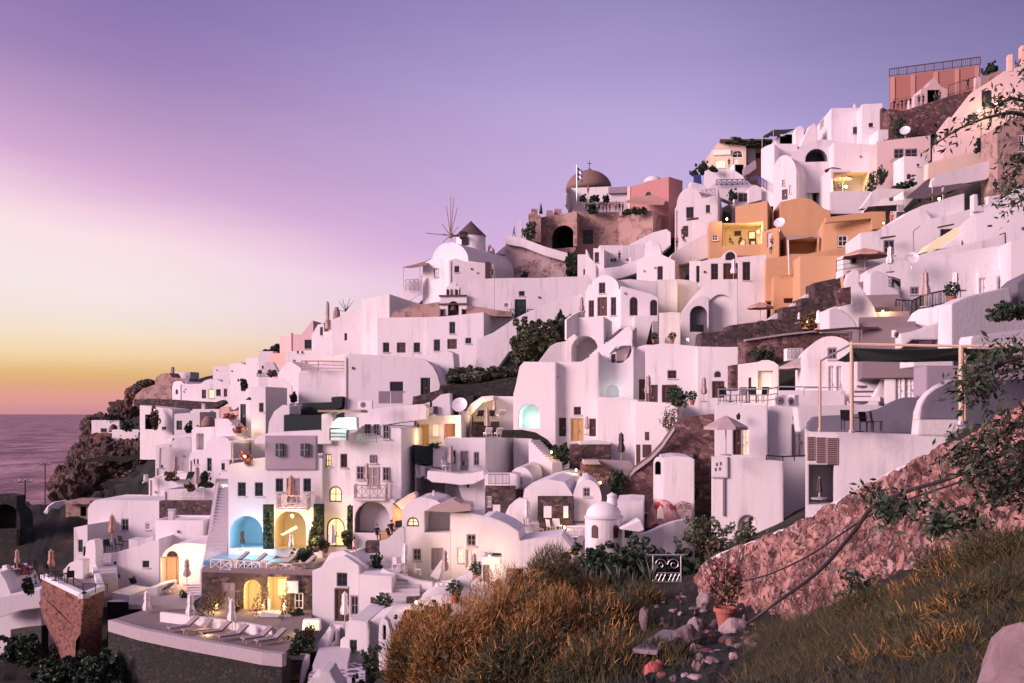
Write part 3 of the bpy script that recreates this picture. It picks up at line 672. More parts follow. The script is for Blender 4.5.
# ------------------------------------------------------------------ people
def _person(pose):
    J={'hip':(0,0,.93),'belly':(0,.01,1.08),'chest':(0,0,1.30),'neck':(0,0,1.47),'chin':(0,-.02,1.54),'head':(0,-.015,1.64),'top':(0,0,1.72),'nose':(0,-.10,1.60)}
    Rr={'hip':.145,'belly':.13,'chest':.15,'neck':.058,'chin':.07,'head':.092,'top':.06,'nose':.018}
    E=[('hip','belly'),('belly','chest'),('chest','neck'),('neck','chin'),('chin','head'),('head','top'),('chin','nose')]
    for s,nm in ((-1,'l'),(1,'r')):
        J[nm+'sh']=(s*.185,0,1.40); Rr[nm+'sh']=.062
        sw={'stand':0,'walk':s*.16,'sit':0}[pose]
        J[nm+'el']=(s*.235,sw*.5+(-.03),1.14); Rr[nm+'el']=.045
        J[nm+'wr']=(s*.225,sw-.10-(0.12 if pose=='sit' else 0),.92); Rr[nm+'wr']=.033
        J[nm+'ha']=(s*.21,sw-.15-(0.14 if pose=='sit' else 0),.84); Rr[nm+'ha']=.038
        J[nm+'fi']=(s*.20,sw-.17-(0.16 if pose=='sit' else 0),.77); Rr[nm+'fi']=.018
        if pose=='sit':
            J[nm+'th']=(s*.10,-.02,.88); J[nm+'kn']=(s*.12,-.42,.90); J[nm+'an']=(s*.12,-.44,.50); J[nm+'to']=(s*.12,-.62,.46)
        else:
            g=-s*.24 if pose=='walk' else 0
            J[nm+'th']=(s*.095,g*.12,.84); J[nm+'kn']=(s*.105,g*.6-.03,.48); J[nm+'an']=(s*.105,g,.09+(.07 if g>0 else 0)); J[nm+'to']=(s*.12,g-.17,.035+(0 if g>0 else 0))
        Rr[nm+'th']=.10; Rr[nm+'kn']=.063; Rr[nm+'an']=.042; Rr[nm+'to']=.035
        E+=[('chest',nm+'sh'),(nm+'sh',nm+'el'),(nm+'el',nm+'wr'),(nm+'wr',nm+'ha'),(nm+'ha',nm+'fi'),('hip',nm+'th'),(nm+'th',nm+'kn'),(nm+'kn',nm+'an'),(nm+'an',nm+'to')]
    ks=list(J); me=bpy.data.meshes.new('person_body'); me.from_pydata([J[k] for k in ks],[(ks.index(a),ks.index(b)) for a,b in E],[])
    o=bpy.data.objects.new('person_body',me); COL.objects.link(o); md=o.modifiers.new('skin','SKIN')
    bm=bmesh.new(); bm.from_mesh(me); ly=bm.verts.layers.skin.verify()
    for v,k in zip(bm.verts,ks): v[ly].radius=(Rr[k],Rr[k]*.85); v[ly].use_root=(k=='hip')
    bm.to_mesh(me); bm.free()
    s=o.modifiers.new('sub','SUBSURF'); s.levels=1; s.render_levels=1
    dg=bpy.context.evaluated_depsgraph_get(); nm=bpy.data.meshes.new_from_object(o.evaluated_get(dg)); bpy.data.objects.remove(o)
    dz=-.44 if pose=='sit' else 0
    for m in ('clothdark','clothblue','skin'): nm.materials.append(MAT[m])
    for p in nm.polygons:
        c=p.center; arm=abs(c.x)>.2
        p.material_index = 2 if (c.z>1.44 or (arm and c.z<1.12)) else (0 if c.z>.95 else 1)
        p.use_smooth=True
    if dz:
        for v in nm.vertices: v.co.z+=dz
    hb=MB(); hb.lathe((0,.015,1.60+dz),[(.085,-.06),(.105,0),(.105,.06),(.08,.125),(.01,.15)],'hair',10)
    h=hb
    return nm,h
_pp={}
def PERSON(label,x,y,pose='stand',rz=0,Y=None,top='clothdark',bot='clothdark',h=1.72):
    if pose not in _pp:
        nm,hb=_person(pose); _pp[pose]=[nm,None,hb]
    nm,hm,hb=_pp[pose]; p=PT(x,y,Y)
    o=bpy.data.objects.new('person',nm); COL.objects.link(o); o.location=p; o.rotation_euler=(0,0,R(rz)); s=h/1.72; o.scale=(s,s,s); tag(o,label,'person')
    for i,mm in enumerate((top,bot)): o.material_slots[i].link='OBJECT'; o.material_slots[i].material=MAT[mm]
    if hm is None:
        ho=hb.build('hair',None,smooth=True); _pp[pose][1]=ho.data; ho.parent=o
    else:
        ho=bpy.data.objects.new('hair',hm); COL.objects.link(ho); ho.parent=o
    return o
# ------------------------------------------------------------------ setting: camera, sky, sea, hillside
cam=bpy.data.cameras.new('camera'); co=bpy.data.objects.new('camera',cam); COL.objects.link(co); sc.camera=co
co.location=(0,0,0); co.rotation_euler=(R(90),0,0); cam.sensor_width=36; cam.lens=36*FPX/1024; cam.shift_y=(HY-341.5)/1024; cam.clip_end=90000; cam.clip_start=.1
wd=bpy.data.worlds.new('World'); sc.world=wd; wd.use_nodes=True; nt=wd.node_tree
bg=nt.nodes['Background']
tc=nt.nodes.new('ShaderNodeTexCoord'); sep=nt.nodes.new('ShaderNodeSeparateXYZ'); nt.links.new(tc.outputs['Generated'],sep.inputs[0])
def mth(op,a,b=None,c=None):
    n=nt.nodes.new('ShaderNodeMath'); n.operation=op
    for i,v in enumerate((a,b,c)):
        if v is None: continue
        if isinstance(v,(int,float)): n.inputs[i].default_value=v
        else: nt.links.new(v,n.inputs[i])
    return n.outputs[0]
SX,SY,SZ=sep.outputs
hyp=mth('SQRT',mth('ADD',mth('MULTIPLY',SX,SX),mth('MULTIPLY',SY,SY)))
el=mth('ARCTAN2',SZ,hyp)                       # elevation of the direction (radians)
az=mth('ARCTAN2',SX,SY)                        # azimuth from north, + to the east
cl=noise(nt,tc.outputs['Generated'],2.2,4,.5,(1,1,6))
def lin(c): return tuple((x/255/12.92 if x/255<=.04045 else ((x/255+.055)/1.055)**2.4) for x in c)
azc=mth('MINIMUM',mth('MAXIMUM',az,-.75),.75)
lo_=nt.nodes.new('ShaderNodeMapRange'); lo_.inputs[1].default_value=.05; lo_.inputs[2].default_value=.16; lo_.interpolation_type='SMOOTHSTEP'; nt.links.new(el,lo_.inputs[0])
shift=mth('ADD',mth('MULTIPLY',mth('ADD',azc,.51),.17),mth('MULTIPLY',mth('MAXIMUM',mth('SUBTRACT',azc,.19),0),.22))
band=mth('ADD',mth('ADD',el,mth('MULTIPLY',shift,lo_.outputs[0])),mth('MULTIPLY',mth('MULTIPLY',mth('SUBTRACT',cl,.5),.05),lo_.outputs[0]))
def skyramp(stops): return ramp(nt,mth('DIVIDE',band,.8),[(p/.8,lin(c)) for p,c in stops]).outputs[0]
west=skyramp([(0,(206,142,150)),(.012,(224,154,150)),(.025,(224,166,130)),(.036,(226,182,122)),(.054,(242,212,168)),(.074,(244,223,198)),(.096,(243,226,218)),(.13,(245,229,230)),(.18,(249,223,229)),(.21,(240,203,222)),(.245,(210,168,208)),(.29,(182,148,192)),(.34,(158,130,182)),(.40,(136,114,172)),(.5,(116,100,160)),(.8,(90,84,140))])
east=skyramp([(0,(226,160,160)),(.08,(226,170,196)),(.19,(220,180,222)),(.27,(212,180,224)),(.33,(198,174,221)),(.39,(188,168,217)),(.45,(164,149,200)),(.51,(144,132,180)),(.59,(122,112,162)),(.8,(90,84,140))])
f=nt.nodes.new('ShaderNodeMapRange'); f.inputs[1].default_value=-.42; f.inputs[2].default_value=.18; f.interpolation_type='SMOOTHSTEP'; nt.links.new(az,f.inputs[0])
front=mixc(nt,f.outputs[0],west,east)
# sky behind the photographer: the pink-violet anti-twilight that lights the village
back=ramp(nt,mth('DIVIDE',el,1.57),[(0,lin((196,150,182))),(.15,lin((206,168,204))),(.4,lin((180,156,202))),(1,lin((150,140,190)))]).outputs[0]
fb=nt.nodes.new('ShaderNodeMapRange'); fb.inputs[1].default_value=.45; fb.inputs[2].default_value=-.35; fb.interpolation_type='SMOOTHSTEP'; nt.links.new(SY,fb.inputs[0])
we=nt.nodes.new('ShaderNodeMapRange'); we.inputs[1].default_value=-.9; we.inputs[2].default_value=.8; we.inputs[3].default_value=1.1; we.inputs[4].default_value=.36; nt.links.new(SX,we.inputs[0])
bk=nt.nodes.new('ShaderNodeVectorMath'); bk.operation='SCALE'; nt.links.new(back,bk.inputs[0]); nt.links.new(we.outputs[0],bk.inputs['Scale'])
skyc=mixc(nt,fb.outputs[0],front,bk.outputs[0])
ns=nt.nodes.new('ShaderNodeTexSky'); ns.sky_type='NISHITA'; ns.sun_disc=False; ns.sun_elevation=R(14); ns.sun_rotation=R(-78); ns.dust_density=3; ns.ozone_density=4
bg2=nt.nodes.new('ShaderNodeBackground'); nt.links.new(ns.outputs[0],bg2.inputs[0]); bg2.inputs[1].default_value=.004
nt.links.new(skyc,bg.inputs[0]); bg.inputs[1].default_value=SKY_STR if 'SKY_STR' in globals() else 1.0
ad=nt.nodes.new('ShaderNodeAddShader'); nt.links.new(bg.outputs[0],ad.inputs[0]); nt.links.new(bg2.outputs[0],ad.inputs[1])
nt.links.new(ad.outputs[0],nt.nodes['World Output'].inputs['Surface'])
sun=bpy.data.lights.new('sun','SUN'); sun.energy=4.9; sun.angle=R(26); sun.color=(1,.69,.72)  # soft key added from behind left; the set sun lies ahead
so=bpy.data.objects.new('sun',sun); COL.objects.link(so); so.rotation_euler=(V((-.86,-.44,.33))).to_track_quat('Z','Y').to_euler()
sc.view_settings.view_transform='Standard'; sc.view_settings.look='None'; sc.view_settings.exposure=0; sc.view_settings.gamma=1
sc.cycles.max_bounces=5; sc.cycles.diffuse_bounces=2; sc.cycles.glossy_bounces=2; sc.cycles.transmission_bounces=2; sc.cycles.sample_clamp_indirect=4

# sea
mb=MB(); mb.face([(-60000,-3000,-100),(60000,-3000,-100),(60000,70000,-100),(-60000,70000,-100)],'pool')
m,nt_,b=_nt('sea'); b.inputs['Specular IOR Level'].default_value=.12; b.inputs['Roughness'].default_value=.5; b.inputs['IOR'].default_value=1.15
pp=pos(nt_); w1=noise(nt_,pp,.012,6,.62,(1,.35,1)); w2=noise(nt_,pp,.08,4,.6,(1,.4,1))
ad_=nt_.nodes.new('ShaderNodeMath'); ad_.operation='MULTIPLY_ADD'; nt_.links.new(w2,ad_.inputs[0]); ad_.inputs[1].default_value=.35; nt_.links.new(w1,ad_.inputs[2])
nt_.links.new(ramp(nt_,ad_.outputs[0],[(.48,(.13,.075,.092)),(.62,(.26,.15,.17)),(.85,(.55,.34,.36))]).outputs[0],b.inputs['Base Color']); nt_.links.new(bump(nt_,ad_.outputs[0],.5,22),b.inputs['Normal']); MAT['sea']=m  # pink sky reflection and bright ripples are painted into the colour
mb.mats=['sea']; o=mb.build('sea',None,recalc=False,loc=(0,0,-100)); o['kind']='structure'

# hillside: one height field through surveyed ground points
pts=[]
for px,py,Y in DC[:-3]:
    p=W(px,py,Y+(7 if Y<200 else 0)); pts.append((p.x,p.y,p.z-(4.6 if 100<Y<200 else 3.2 if Y<200 else 1.0)))
def gp(px,py,Y,dz=0): p=W(px,py,Y); pts.append((p.x,p.y,p.z+dz))
# path, foreground slope
for a in [(640,690,13),(700,690,12),(560,700,14),(450,700,18),(760,690,9),(860,700,5),(1000,720,3.6),(1100,720,3.2),(680,630,19),(720,640,18),(690,600,26),(660,588,35),(640,588,40),(690,590,34),
          (760,648,18),(800,640,15),(860,612,13),(940,575,11.5),(1024,535,10),(1200,520,9),(600,640,21),(520,640,25),(430,660,27),(560,585,33),(620,590,30),(480,620,31),(400,690,24),(385,690,26),
          (715,602,26.3),(745,616,24.5),(780,638,22.4),(810,622,20.8),(845,602,19),(880,588,17.3),(930,562,15.5),(980,545,13.6),(860,640,9),(940,620,8),(1010,600,7),(800,665,12)]: gp(*a)
for a in [(800,520,30),(850,500,27),(900,480,24),(960,450,20),(1040,430,17),(1200,400,16),(850,470,40),(900,450,42),(960,430,34),(720,548,48),(760,535,50),(1000,440,28),(1100,400,30),(780,540,44)]: gp(*a,dz=-1.2)
for a in [(300,760,20),(100,900,20),(-200,900,25),(350,740,40),(200,720,60),(100,690,70),(0,690,70),(-200,640,80),(-400,600,90),(420,690,50),(480,650,52),(560,610,54),(640,575,58)]: gp(*a)
pts+= [(-2,0,-1.7),(2,0,-1.7),(6,0,-1.5),(-8,0,-3),(0,-15,-1),(20,0,2),(30,20,5),(-30,0,-14),(-60,20,-26),(-120,60,-50),(60,20,16),(0,-80,2),(80,-60,30),(-80,-60,-20),(60,60,24),(90,90,42),(130,60,60)]
# crest behind the skyline and the far cliff
CRD=-3
for a in [(480,300,175),(560,300,190),(640,260,195),(720,220,200),(800,200,205),(900,170,200),(1000,130,185),(1100,90,170),(1300,40,150),(420,340,170),(340,370,190),(270,385,230),(200,395,290),(160,400,330)]: gp(*a,dz=CRD)
for a in [(130,420,320),(112,428,300),(150,395,300),(175,385,290),(100,450,280),(95,490,250),(140,455,260),(120,480,220),(75,512,190),(60,505,165),(20,500,150),(-60,500,150),(110,500,170)]: gp(*a)
for a in [(80,560,230),(70,580,300),(60,560,260),(30,600,210),(0,640,220),(-100,640,220),(40,680,300),(-200,640,260),(90,520,360),(130,480,420),(200,450,450),(300,440,480),(500,430,480),(700,330,450),(900,300,450),(1200,200,450)]: gp(*a)
tp_=np.array(pts,float); tw=_rbf_fit(tp_[:,:2],tp_[:,2],.6)
rows=np.concatenate([np.linspace(-30,1.5,8),np.geomspace(2.,520,190)]); cols=np.concatenate([np.linspace(-2600,-60,26),np.linspace(-40,1060,180),np.linspace(1090,3000,24)])
gx=[];
for Y in rows:
    yy=max(Y,6) if Y<6 else Y
    gx.append(np.stack([(cols-CX)/FPX*yy,np.full_like(cols,Y)],1))
g=np.concatenate(gx); zz=np.concatenate([_rbf_eval(tp_[:,:2],tw,g[i:i+4000]) for i in range(0,len(g),4000)])
rs=np.random.RandomState(3)
def ground(x,y): return float(_rbf_eval(tp_[:,:2],tw,np.array([[x,y]],float))[0])
far=np.clip((g[:,1]-60)/120,0,1)
zz=zz+rs.normal(0,1,len(zz))*(.03+.35*far*(g[:,0]<-40))
nr,nc=len(rows),len(cols)
faces=[(i*nc+j,i*nc+j+1,(i+1)*nc+j+1,(i+1)*nc+j) for i in range(nr-1) for j in range(nc-1)]
me=bpy.data.meshes.new('hillside'); me.from_pydata([(a,b_,c) for (a,b_),c in zip(g.tolist(),zz.tolist())],[],faces)
me.polygons.foreach_set('use_smooth',[True]*len(faces))
m,nt_,b=_nt('earth'); pp=pos(nt_); n1=noise(nt_,pp,.22,6,.65); n2=noise(nt_,pp,2.2,5,.7); n3=noise(nt_,pp,9,3,.6)
c1=ramp(nt_,n1,[(.38,(.008,.014,.011)),(.52,(.018,.020,.014)),(.63,(.05,.035,.028)),(.76,(.13,.085,.072))]).outputs[0]
c2=ramp(nt_,n2,[(.3,(.35,.35,.35)),(.7,(1.5,1.45,1.45))]).outputs[0]
nt_.links.new(mixc(nt_,.8,c1,c2,'MULTIPLY'),b.inputs['Base Color']); b.inputs['Roughness'].default_value=.95
hh=nt_.nodes.new('ShaderNodeMath'); hh.operation='ADD'; nt_.links.new(n2,hh.inputs[0]); nt_.links.new(n3,hh.inputs[1]); nt_.links.new(bump(nt_,hh.outputs[0],.8,.25),b.inputs['Normal'])
me.materials.append(m); MAT['earth']=m
o=bpy.data.objects.new('hillside',me); COL.objects.link(o); o['kind']='structure'
# ================================================================== TOP RIGHT: the summit of the village
F('B7')
b=H('terracotta red flat roofed building at the very top of the hill',415,760,(140,95),240,yaw=22,Y=158,d=9,m='terracotta',name='hilltop_building',cat='building')
for x in (428,505,592,672,748): strip(b,b.front,x-9,(140-(x-415)*.13)+4,x+9,240,.0,.14,'pilaster','pilaster')
u=b.front; q=[u.pt(0,b.tp[0][1]),u.pt(b.L,b.tp[-1][1])]
a=railing_mesh(q,1.25,'brown','b',1.3,.06); a.build('roof_railing',b.root)
SL=[(510,250),(510,214),(535,206),(535,186),(560,176),(583,143),(612,178),(636,186),(636,250)]
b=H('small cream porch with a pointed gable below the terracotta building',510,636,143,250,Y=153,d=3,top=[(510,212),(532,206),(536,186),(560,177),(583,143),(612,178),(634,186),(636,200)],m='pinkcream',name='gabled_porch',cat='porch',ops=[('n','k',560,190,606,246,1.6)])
SLAB('dark red rubble wall under the gabled porch',[(415,385),(412,262),(470,268),(520,252),(640,214),(728,190),(705,250),(672,290),(632,296),(600,350),(560,366),(480,372)],Y=150,d=2.5,m='lavared',name='rubble_wall')
RAIL('dark iron fence on top of the red rubble wall',[(640,214,151),(745,182,151)],1.7,'iron','b',sp=1.6,r=.03,name='iron_fence',cat='fence')
SLAB('cream gate pillar at the end of the iron fence',[(742,200),(742,142),(760,138),(760,200)],Y=150.5,d=.7,m='pinkcream',name='gate_pillar',cat='pillar')
SLAB('low rubble parapet between the gate pillar and the cream house',[(760,190),(764,142),(842,112),(845,160)],Y=148,d=.6,m='castle',name='rubble_parapet')
for i,(x,y,po,tp) in enumerate([(432,268,'stand','clothdark'),(447,266,'stand','clothred'),(462,264,'stand','clothdark'),(478,262,'stand','clothblue'),(495,258,'stand','clothdark'),(527,250,'stand','clothdark'),(543,247,'stand','clothblue'),(590,238,'stand','clothdark'),(606,232,'stand','clothred')]):
    PERSON('%s in %s behind the hilltop rubble wall%s'%('onlooker',{'clothdark':'black','clothred':'red','clothblue':'blue'}[tp],[', first from the cliff end',', second from the cliff end',', third from the cliff end',', fourth from the cliff end',', fifth from the cliff end',', alone just before the porch',', close beside the porch',', standing inside the porch opening',', at the inner side of the porch opening'][i]),x,y,po,170 if i%2 else 20,150.8,tp)
PERSON('lone figure in black beside the iron fence on the hilltop',712,190,'stand',0,149.4,'clothdark','clothdark',1.9)
bush('dark rounded bush on the hilltop beside the terracotta building',798,92,130,62,152,n=500,size=.35)
b=H('cream house with curved stepped gable and two lit wall lamps',620,990,60,440,yaw=12,Y=126,d=7,m='pinkcream',rm='pinkcream',
 top=[(620,350),(634,346),(637,293),(670,292),(684,268),(696,235),(715,210),(740,190),(790,160),(845,121),(868,112),(926,76),(990,50)],name='cream_house',
 ops=[('w','t',766,192,803,254),('w','k',712,284,750,304),('W','k',620.9+3,334,641,366)])
strip(b,b.front,866,55,884,120,-.9,.05,'peach','chimney'); strip(b,b.front,915,20,935,90,-1.2,.05,'peach','chimney')
F('B7')
LAMP(755,268,125.2,55,label='lit wall lamp below the dark shuttered window of the cream house',r=.16)
LAMP(822,243,124.4,55,label='lit wall lamp on the uphill side of the cream house window',r=.16)
SLAB('long lavender terrace wall stepping up below the cream house',[(560,530),(562,468),(640,445),(735,425),(828,402),(832,480)],Y=119,d=1.2,m='cream',at=(700,500))
SLAB('smooth white sloping parapet under the lavender terrace wall',[(575,560),(585,522),(640,500),(740,472),(830,448),(834,500),(780,530),(700,545)],Y=114,d=1,m='white',at=(700,520))
H('rough brown stone house wall behind the olive branches',826,990,(330,250),620,Y=112,d=4,m='castle',name='stone_house',cat='house',ops=[('w','w',905,360,928,425)])
bush('dark shrub sitting on the lavender terrace wall',755,372,420,52,118,n=300)
bush('small shrub at the uphill end of the terrace wall',812,390,450,34,116,n=250)
H('boxy white house with a shaded front and one small dark window',195,311,258,400,yaw=4,Y=158,xl=140,m='white',ops=[('w','k',277,330,300,357)],lops=[('w','k',152,300,166,330)])
H('tall white block beside the red rubble wall',311,390,242,420,yaw=8,Y=154,d=5,ops=[('w','k',337,315,353,331)],name='white_tower_house')
SLAB('dark slab as the shaded right side of the tall white block',[(388,385),(388,256),(412,266),(412,385)],Y=152.5,d=1,m='brown',name='shaded_side')  # brown slab puts in the tall block's shaded right side
H('white retaining block right of the boxy house at the rubble foot',372,412,340,400,Y=150,d=4,name='white_block')
bush('hanging caper bush on the rubble foot beside the tall block',402,378,414,34,148.5,n=250)
bush('second hanging caper bush lower along the rubble foot',520,355,382,46,147,n=250)
bush('dark creeper covering the rubble wall by the tall block',440,285,372,60,148,n=600)
dish('satellite dish against the dark creeper of the rubble wall',475,345,.75,146.5)
b=H('wide lavender vault with a shaded arch opening',38,215,380,480,yaw=6,Y=152,d=9,top=[(38,450),(50,430),(75,408),(105,391),(140,380),(165,377),(190,380),(215,388)],m='white',name='vaulted_house',ops=[('N','s',96,413,180,462,3.0)])
H('plain white wall house between the vault and the pink house',205,372,(388,398),490,yaw=3,Y=149,d=6,name='white_house')
b=H('pink cream house with a wide grey shuttered window',368,572,(385,362),520,yaw=10,Y=142,d=7,m='pinkcream',ops=[('w','g',433,413,470,450),('w','g',475,413,522,450)])
AWN('grey sloping canopy over the pink house doorway',[(415,465,141),(430,440,143),(470,436,143),(470,458,141)],'canvas')
H('bright white cube house beneath the pink cream house',470,563,442,570,yaw=-4,Y=136,xl=430,ops=[('W','k',482,508,497,528),('w','k',520,470,529,480)],name='white_cube_house')
bush('low dark planting at the foot of the bright white cube house',475,540,562,90,134,n=350,size=.3)
bush('dark creeper in the corner beside the pink house',388,480,545,40,140,n=350)
bush('ivy clump beside the lit dining terrace',345,510,575,34,143,n=300)
# vaulted house and lit terrace
F('B5')
b=H('white vaulted house with bright rounded front above the ochre house',650,764,122,360,yaw=36,Y=150,xr=882,top=arc(650,764,215,122,14),name='vaulted_house',ops=[('w','b',694,244,707,274),('w','b',729,270,738,310),('d','b',693,290,720,340)],rops=[('w','k',852,237,880,288)])
strip(b,b.right,818,207,828,340,.0,.5,'white','buttress')
F('B7')
b=H('white block with a lit dining terrace under a parasol',192,352,(488,500),620,yaw=2,Y=146,d=8,name='dining_terrace_house',ops=[('n','y',202,502,336,574,5.0)])
LAMP(250,556,144.5,260,label='bright lamp on the dining terrace under the parasol',r=.22)
open_umbrella('cream parasol open inside the lit dining terrace',238,508,524,574,74,144.2,'canvastan')
PERSON('diner in dark clothes sitting under the lit parasol',222,572,'sit',60,143.9)
SLAB('rounded white balcony below the lit dining terrace',[(190,660),(188,578),(205,573),(300,572),(345,574),(357,584),(348,610),(325,640),(312,660)],Y=142,d=2,m='white',name='balcony',cat='balcony')
open_umbrella('dark brown open parasol beside the lit terrace',200,482,492,560,62,147.5,'canvasdark')
AWN('large black triangular shade sail above the diners',[(475,600,112),(556,530,120),(732,547,112),(640,575,106),(560,598,106)],'canvasdark',name='shade_sail',cat='shade sail',poles=[(578,530,625,110)])
LAMP(604,603,108,120,label='lit lamp under the black shade sail',r=.16)
PERSON('waiter in white shirt under the black shade sail',620,612,'stand',30,108,'clothwhite')
PERSON('seated guest in blue under the low corner of the shade sail',530,628,'sit',-30,112,'clothblue')
PERSON('seated guest in red beside the shade sail pole',562,620,'sit',30,111,'clothred')
PERSON('person leaning over the terrace parapet near the olive branches',816,595,'stand',0,97,'clothdark')
H('white stepped house front under the shade sail with a grey hatch',318,470,600,690,yaw=5,Y=122,d=5,top=[(318,650),(335,632),(352,625),(380,615),(395,600),(412,598),(416,612),(470,605)],ops=[('d','k',420,650,443,690),('w','g',445,625,470,650)],name='white_stepped_house')
H('white terrace house with sloping parapet under the shade sail',470,700,(668,590),700,yaw=4,Y=106,d=8,top=[(470,660),(540,628),(600,612),(640,598),(700,582)],name='terrace_house')
SLAB('curved white stair flank left of the shade sail house',[(305,640),(330,608),(352,575),(370,562),(480,566),(440,590),(390,612),(330,640)],Y=132,d=1,m='white',at=(340,640))
SLAB('pale parapet wall with pillars near the olive branches',[(735,690),(735,585),(748,585),(748,630),(790,622),(790,592),(800,592),(800,618),(850,605),(900,560),(1000,520),(1000,690)],Y=96,d=.8,m='white',at=(800,690))
# villa on the ridge
F('D5')
b=H('cream villa with arched fanlight window on the ridge',112,385,145,330,yaw=8,Y=174,d=8,m='cream',top=[(112,260),(150,205),(205,140),(385,135)],name='cream_villa',cat='villa',
  ops=[('W','w',288,205,360,258),('w','p',172,278,238,328),('d','w',296,265,325,330)])
strip(b,b.front,158,206,276,240,.05,.35,'whitew','balustrade')
b2=H('tan upper wing of the ridge villa with flat brown roof',372,570,150,330,yaw=8,Y=176,d=8,m='ochre',name='villa_wing',cat='villa',ops=[('w','b',446,225,480,262)])
strip(b2,b2.front,390,200,446,300,.0,.6,'white','porch_wall')
SLAB('flat brown roof slab crowning the ridge villa',[(205,142),(205,130),(565,130),(565,142)],yaw=8,Y=172,d=10,m='brown',name='roof_slab',cat='roof')
bush('trailing plants along the villa roof edge',380,138,170,330,173,n=700,lobes=9,size=.4,ry=1)
PERSON('figure in dark clothes on the villa terrace',267,328,'stand',0,170)
LAMP(205,310,171,140,label='lamp lighting the villa bay window',r=.15,col=(1,.8,.5))
SLAB('curved white terrace wall below the cream villa',[(95,480),(100,350),(150,330),(240,335),(300,340),(365,385),(400,480)],yaw=10,Y=168,d=2,m='white')
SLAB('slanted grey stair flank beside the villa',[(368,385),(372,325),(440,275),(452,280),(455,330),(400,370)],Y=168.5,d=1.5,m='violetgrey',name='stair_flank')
H('dark arched gateway under the villa window',300,372,300,400,Y=169.5,d=3,m='white',name='gateway',ops=[('n','k',308,305,366,385,2)])
bush('dark ridge bushes left of the cream villa',85,290,360,70,172,n=500,size=.35)
bush('low ridge shrub beside the blue flag wall',28,340,375,50,172,n=300,size=.3)
bush('planter shrubs along the villa terrace wall',150,318,350,70,167,n=300,size=.25)
SLAB('blue painted panel on the terrace below the ridge',[(28,460),(28,375),(75,372),(82,460)],Y=163,d=.6,m='bluew',name='painted_panel',cat='panel')
SLAB('white terrace wall carrying the blue lattice railing',[(0,480),(5,420),(80,440),(125,470),(180,418),(395,415),(415,440),(455,445),(500,470),(540,480),(540,560),(280,560),(190,520)],Y=160,d=2,m='white')
RAIL('blue lattice railing on the curved white terrace',[(180,448,159.5),(395,442,159.5)],.9,'bluew','x',sp=.9,r=.045)
RAIL('blue balusters climbing the white corner stair',[(415,430,160),(455,410,160)],.95,'bluew','b',sp=.8,r=.035)
RAIL('blue stair railing descending beside the white block',[(462,440,159),(525,480,157)],1.4,'bluew','b',sp=.8,r=.04)
SLAB('rounded white turret base with dark wrought pattern',[(402,570),(402,470),(420,452),(450,445),(490,470),(490,545)],Y=157.5,d=2,m='white',name='turret_wall')
bush('dark tree by the white terrace under the lattice railing',292,475,545,60,158,n=350)
H('grey low window house under the lattice railing',310,402,490,570,Y=158.5,d=3,m='white',ops=[('w','g',330,498,400,560)],name='white_lean_to')
H('white corner block with bright side left of the vaulted house',486,578,165,420,yaw=30,Y=158,xr=735,name='white_corner_house',top=[(486,200),(515,180),(545,168),(578,165)])
H('white shaded terrace wall under the black ridge awning',572,735,(165,165),240,yaw=3,Y=160,d=6,m='white',name='terrace_house')
H('white arcade behind the ridge awning with dark opening',590,730,90,200,Y=163,d=4,top=[(590,128),(640,105),(690,88),(730,90)],name='arcade',ops=[('n','k',615,98,722,162,3)])
SLAB('white round pier beside the ridge arcade',[(722,190),(722,75),(735,45),(762,40),(778,60),(780,180)],Y=161,d=2,m='white',name='pier',cat='pillar')
SLAB('sloping grey white stair vault rising to the boxy house',[(735,235),(770,140),(820,40),(850,20),(870,60),(870,235)],Y=160,d=3,m='white',name='stair_vault')
AWN('black awning on tall poles at the ridge arcade',[(508,104,162),(570,66,168),(720,60,168),(600,112,162)],'shade',poles=[(493,105,200,161),(570,65,165,161)])
# ================================================================== CASTLE, DOME, WINDMILL
F('B2')
b=H('red house with a flat roof beside the castle ruin',627,815,(170,122),300,yaw=44,Y=165,xr=877,m='red',rm='red',name='red_house',ops=[('W','k',708,190,734,215)])
strip(b,b.front,627,166,640,300,.0,.1,'pinkcream','pilaster')
DOME('pale low dome behind the red house',700,785,150,118,172,'roof',name='low_dome')
AWN('brown canvas awning along the front of the red house',[(612,235,160),(660,212,164),(740,205,164),(800,225,161),(790,250,158),(640,243,158)],'canvastan')
H('pink stone terrace block below the red house awning',585,742,(305,272),450,yaw=25,Y=160,xr=838,m='castle',name='stone_terrace',cat='terrace')
for i,x in enumerate((655,680,700)): bush(('dark planter shrub on the castle side of the red house terrace','middle planter shrub on the red house terrace','planter shrub nearest the red house door')[i],x,262,290,26,158.5,n=150,size=.3)
bush('dark shrub between castle wall and red house terrace',625,270,300,46,161,n=250,size=.3)
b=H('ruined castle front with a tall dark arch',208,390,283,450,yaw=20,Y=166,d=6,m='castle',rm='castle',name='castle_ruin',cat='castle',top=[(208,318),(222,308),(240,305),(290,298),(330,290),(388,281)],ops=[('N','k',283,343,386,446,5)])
strip(b,b.front,383,285,400,440,-.3,.5,'castle','buttress')
H('brown castle wing with a square dark doorway',392,590,283,450,yaw=4,Y=167,d=6,m='castle',rm='castle',name='castle_wing',cat='castle',ops=[('d','t',423,364,470,428)])
SLAB('crumbling castle turret with square merlons',[(173,415),(176,290),(188,290),(188,268),(217,268),(217,295),(232,300),(232,420)],Y=164,d=3,m='castle',name='castle_turret',cat='castle')
SLAB('short stone merlon on the castle parapet',[(255,305),(258,275),(285,275),(290,300)],Y=166.5,d=1.5,m='castle',name='merlon',cat='castle')
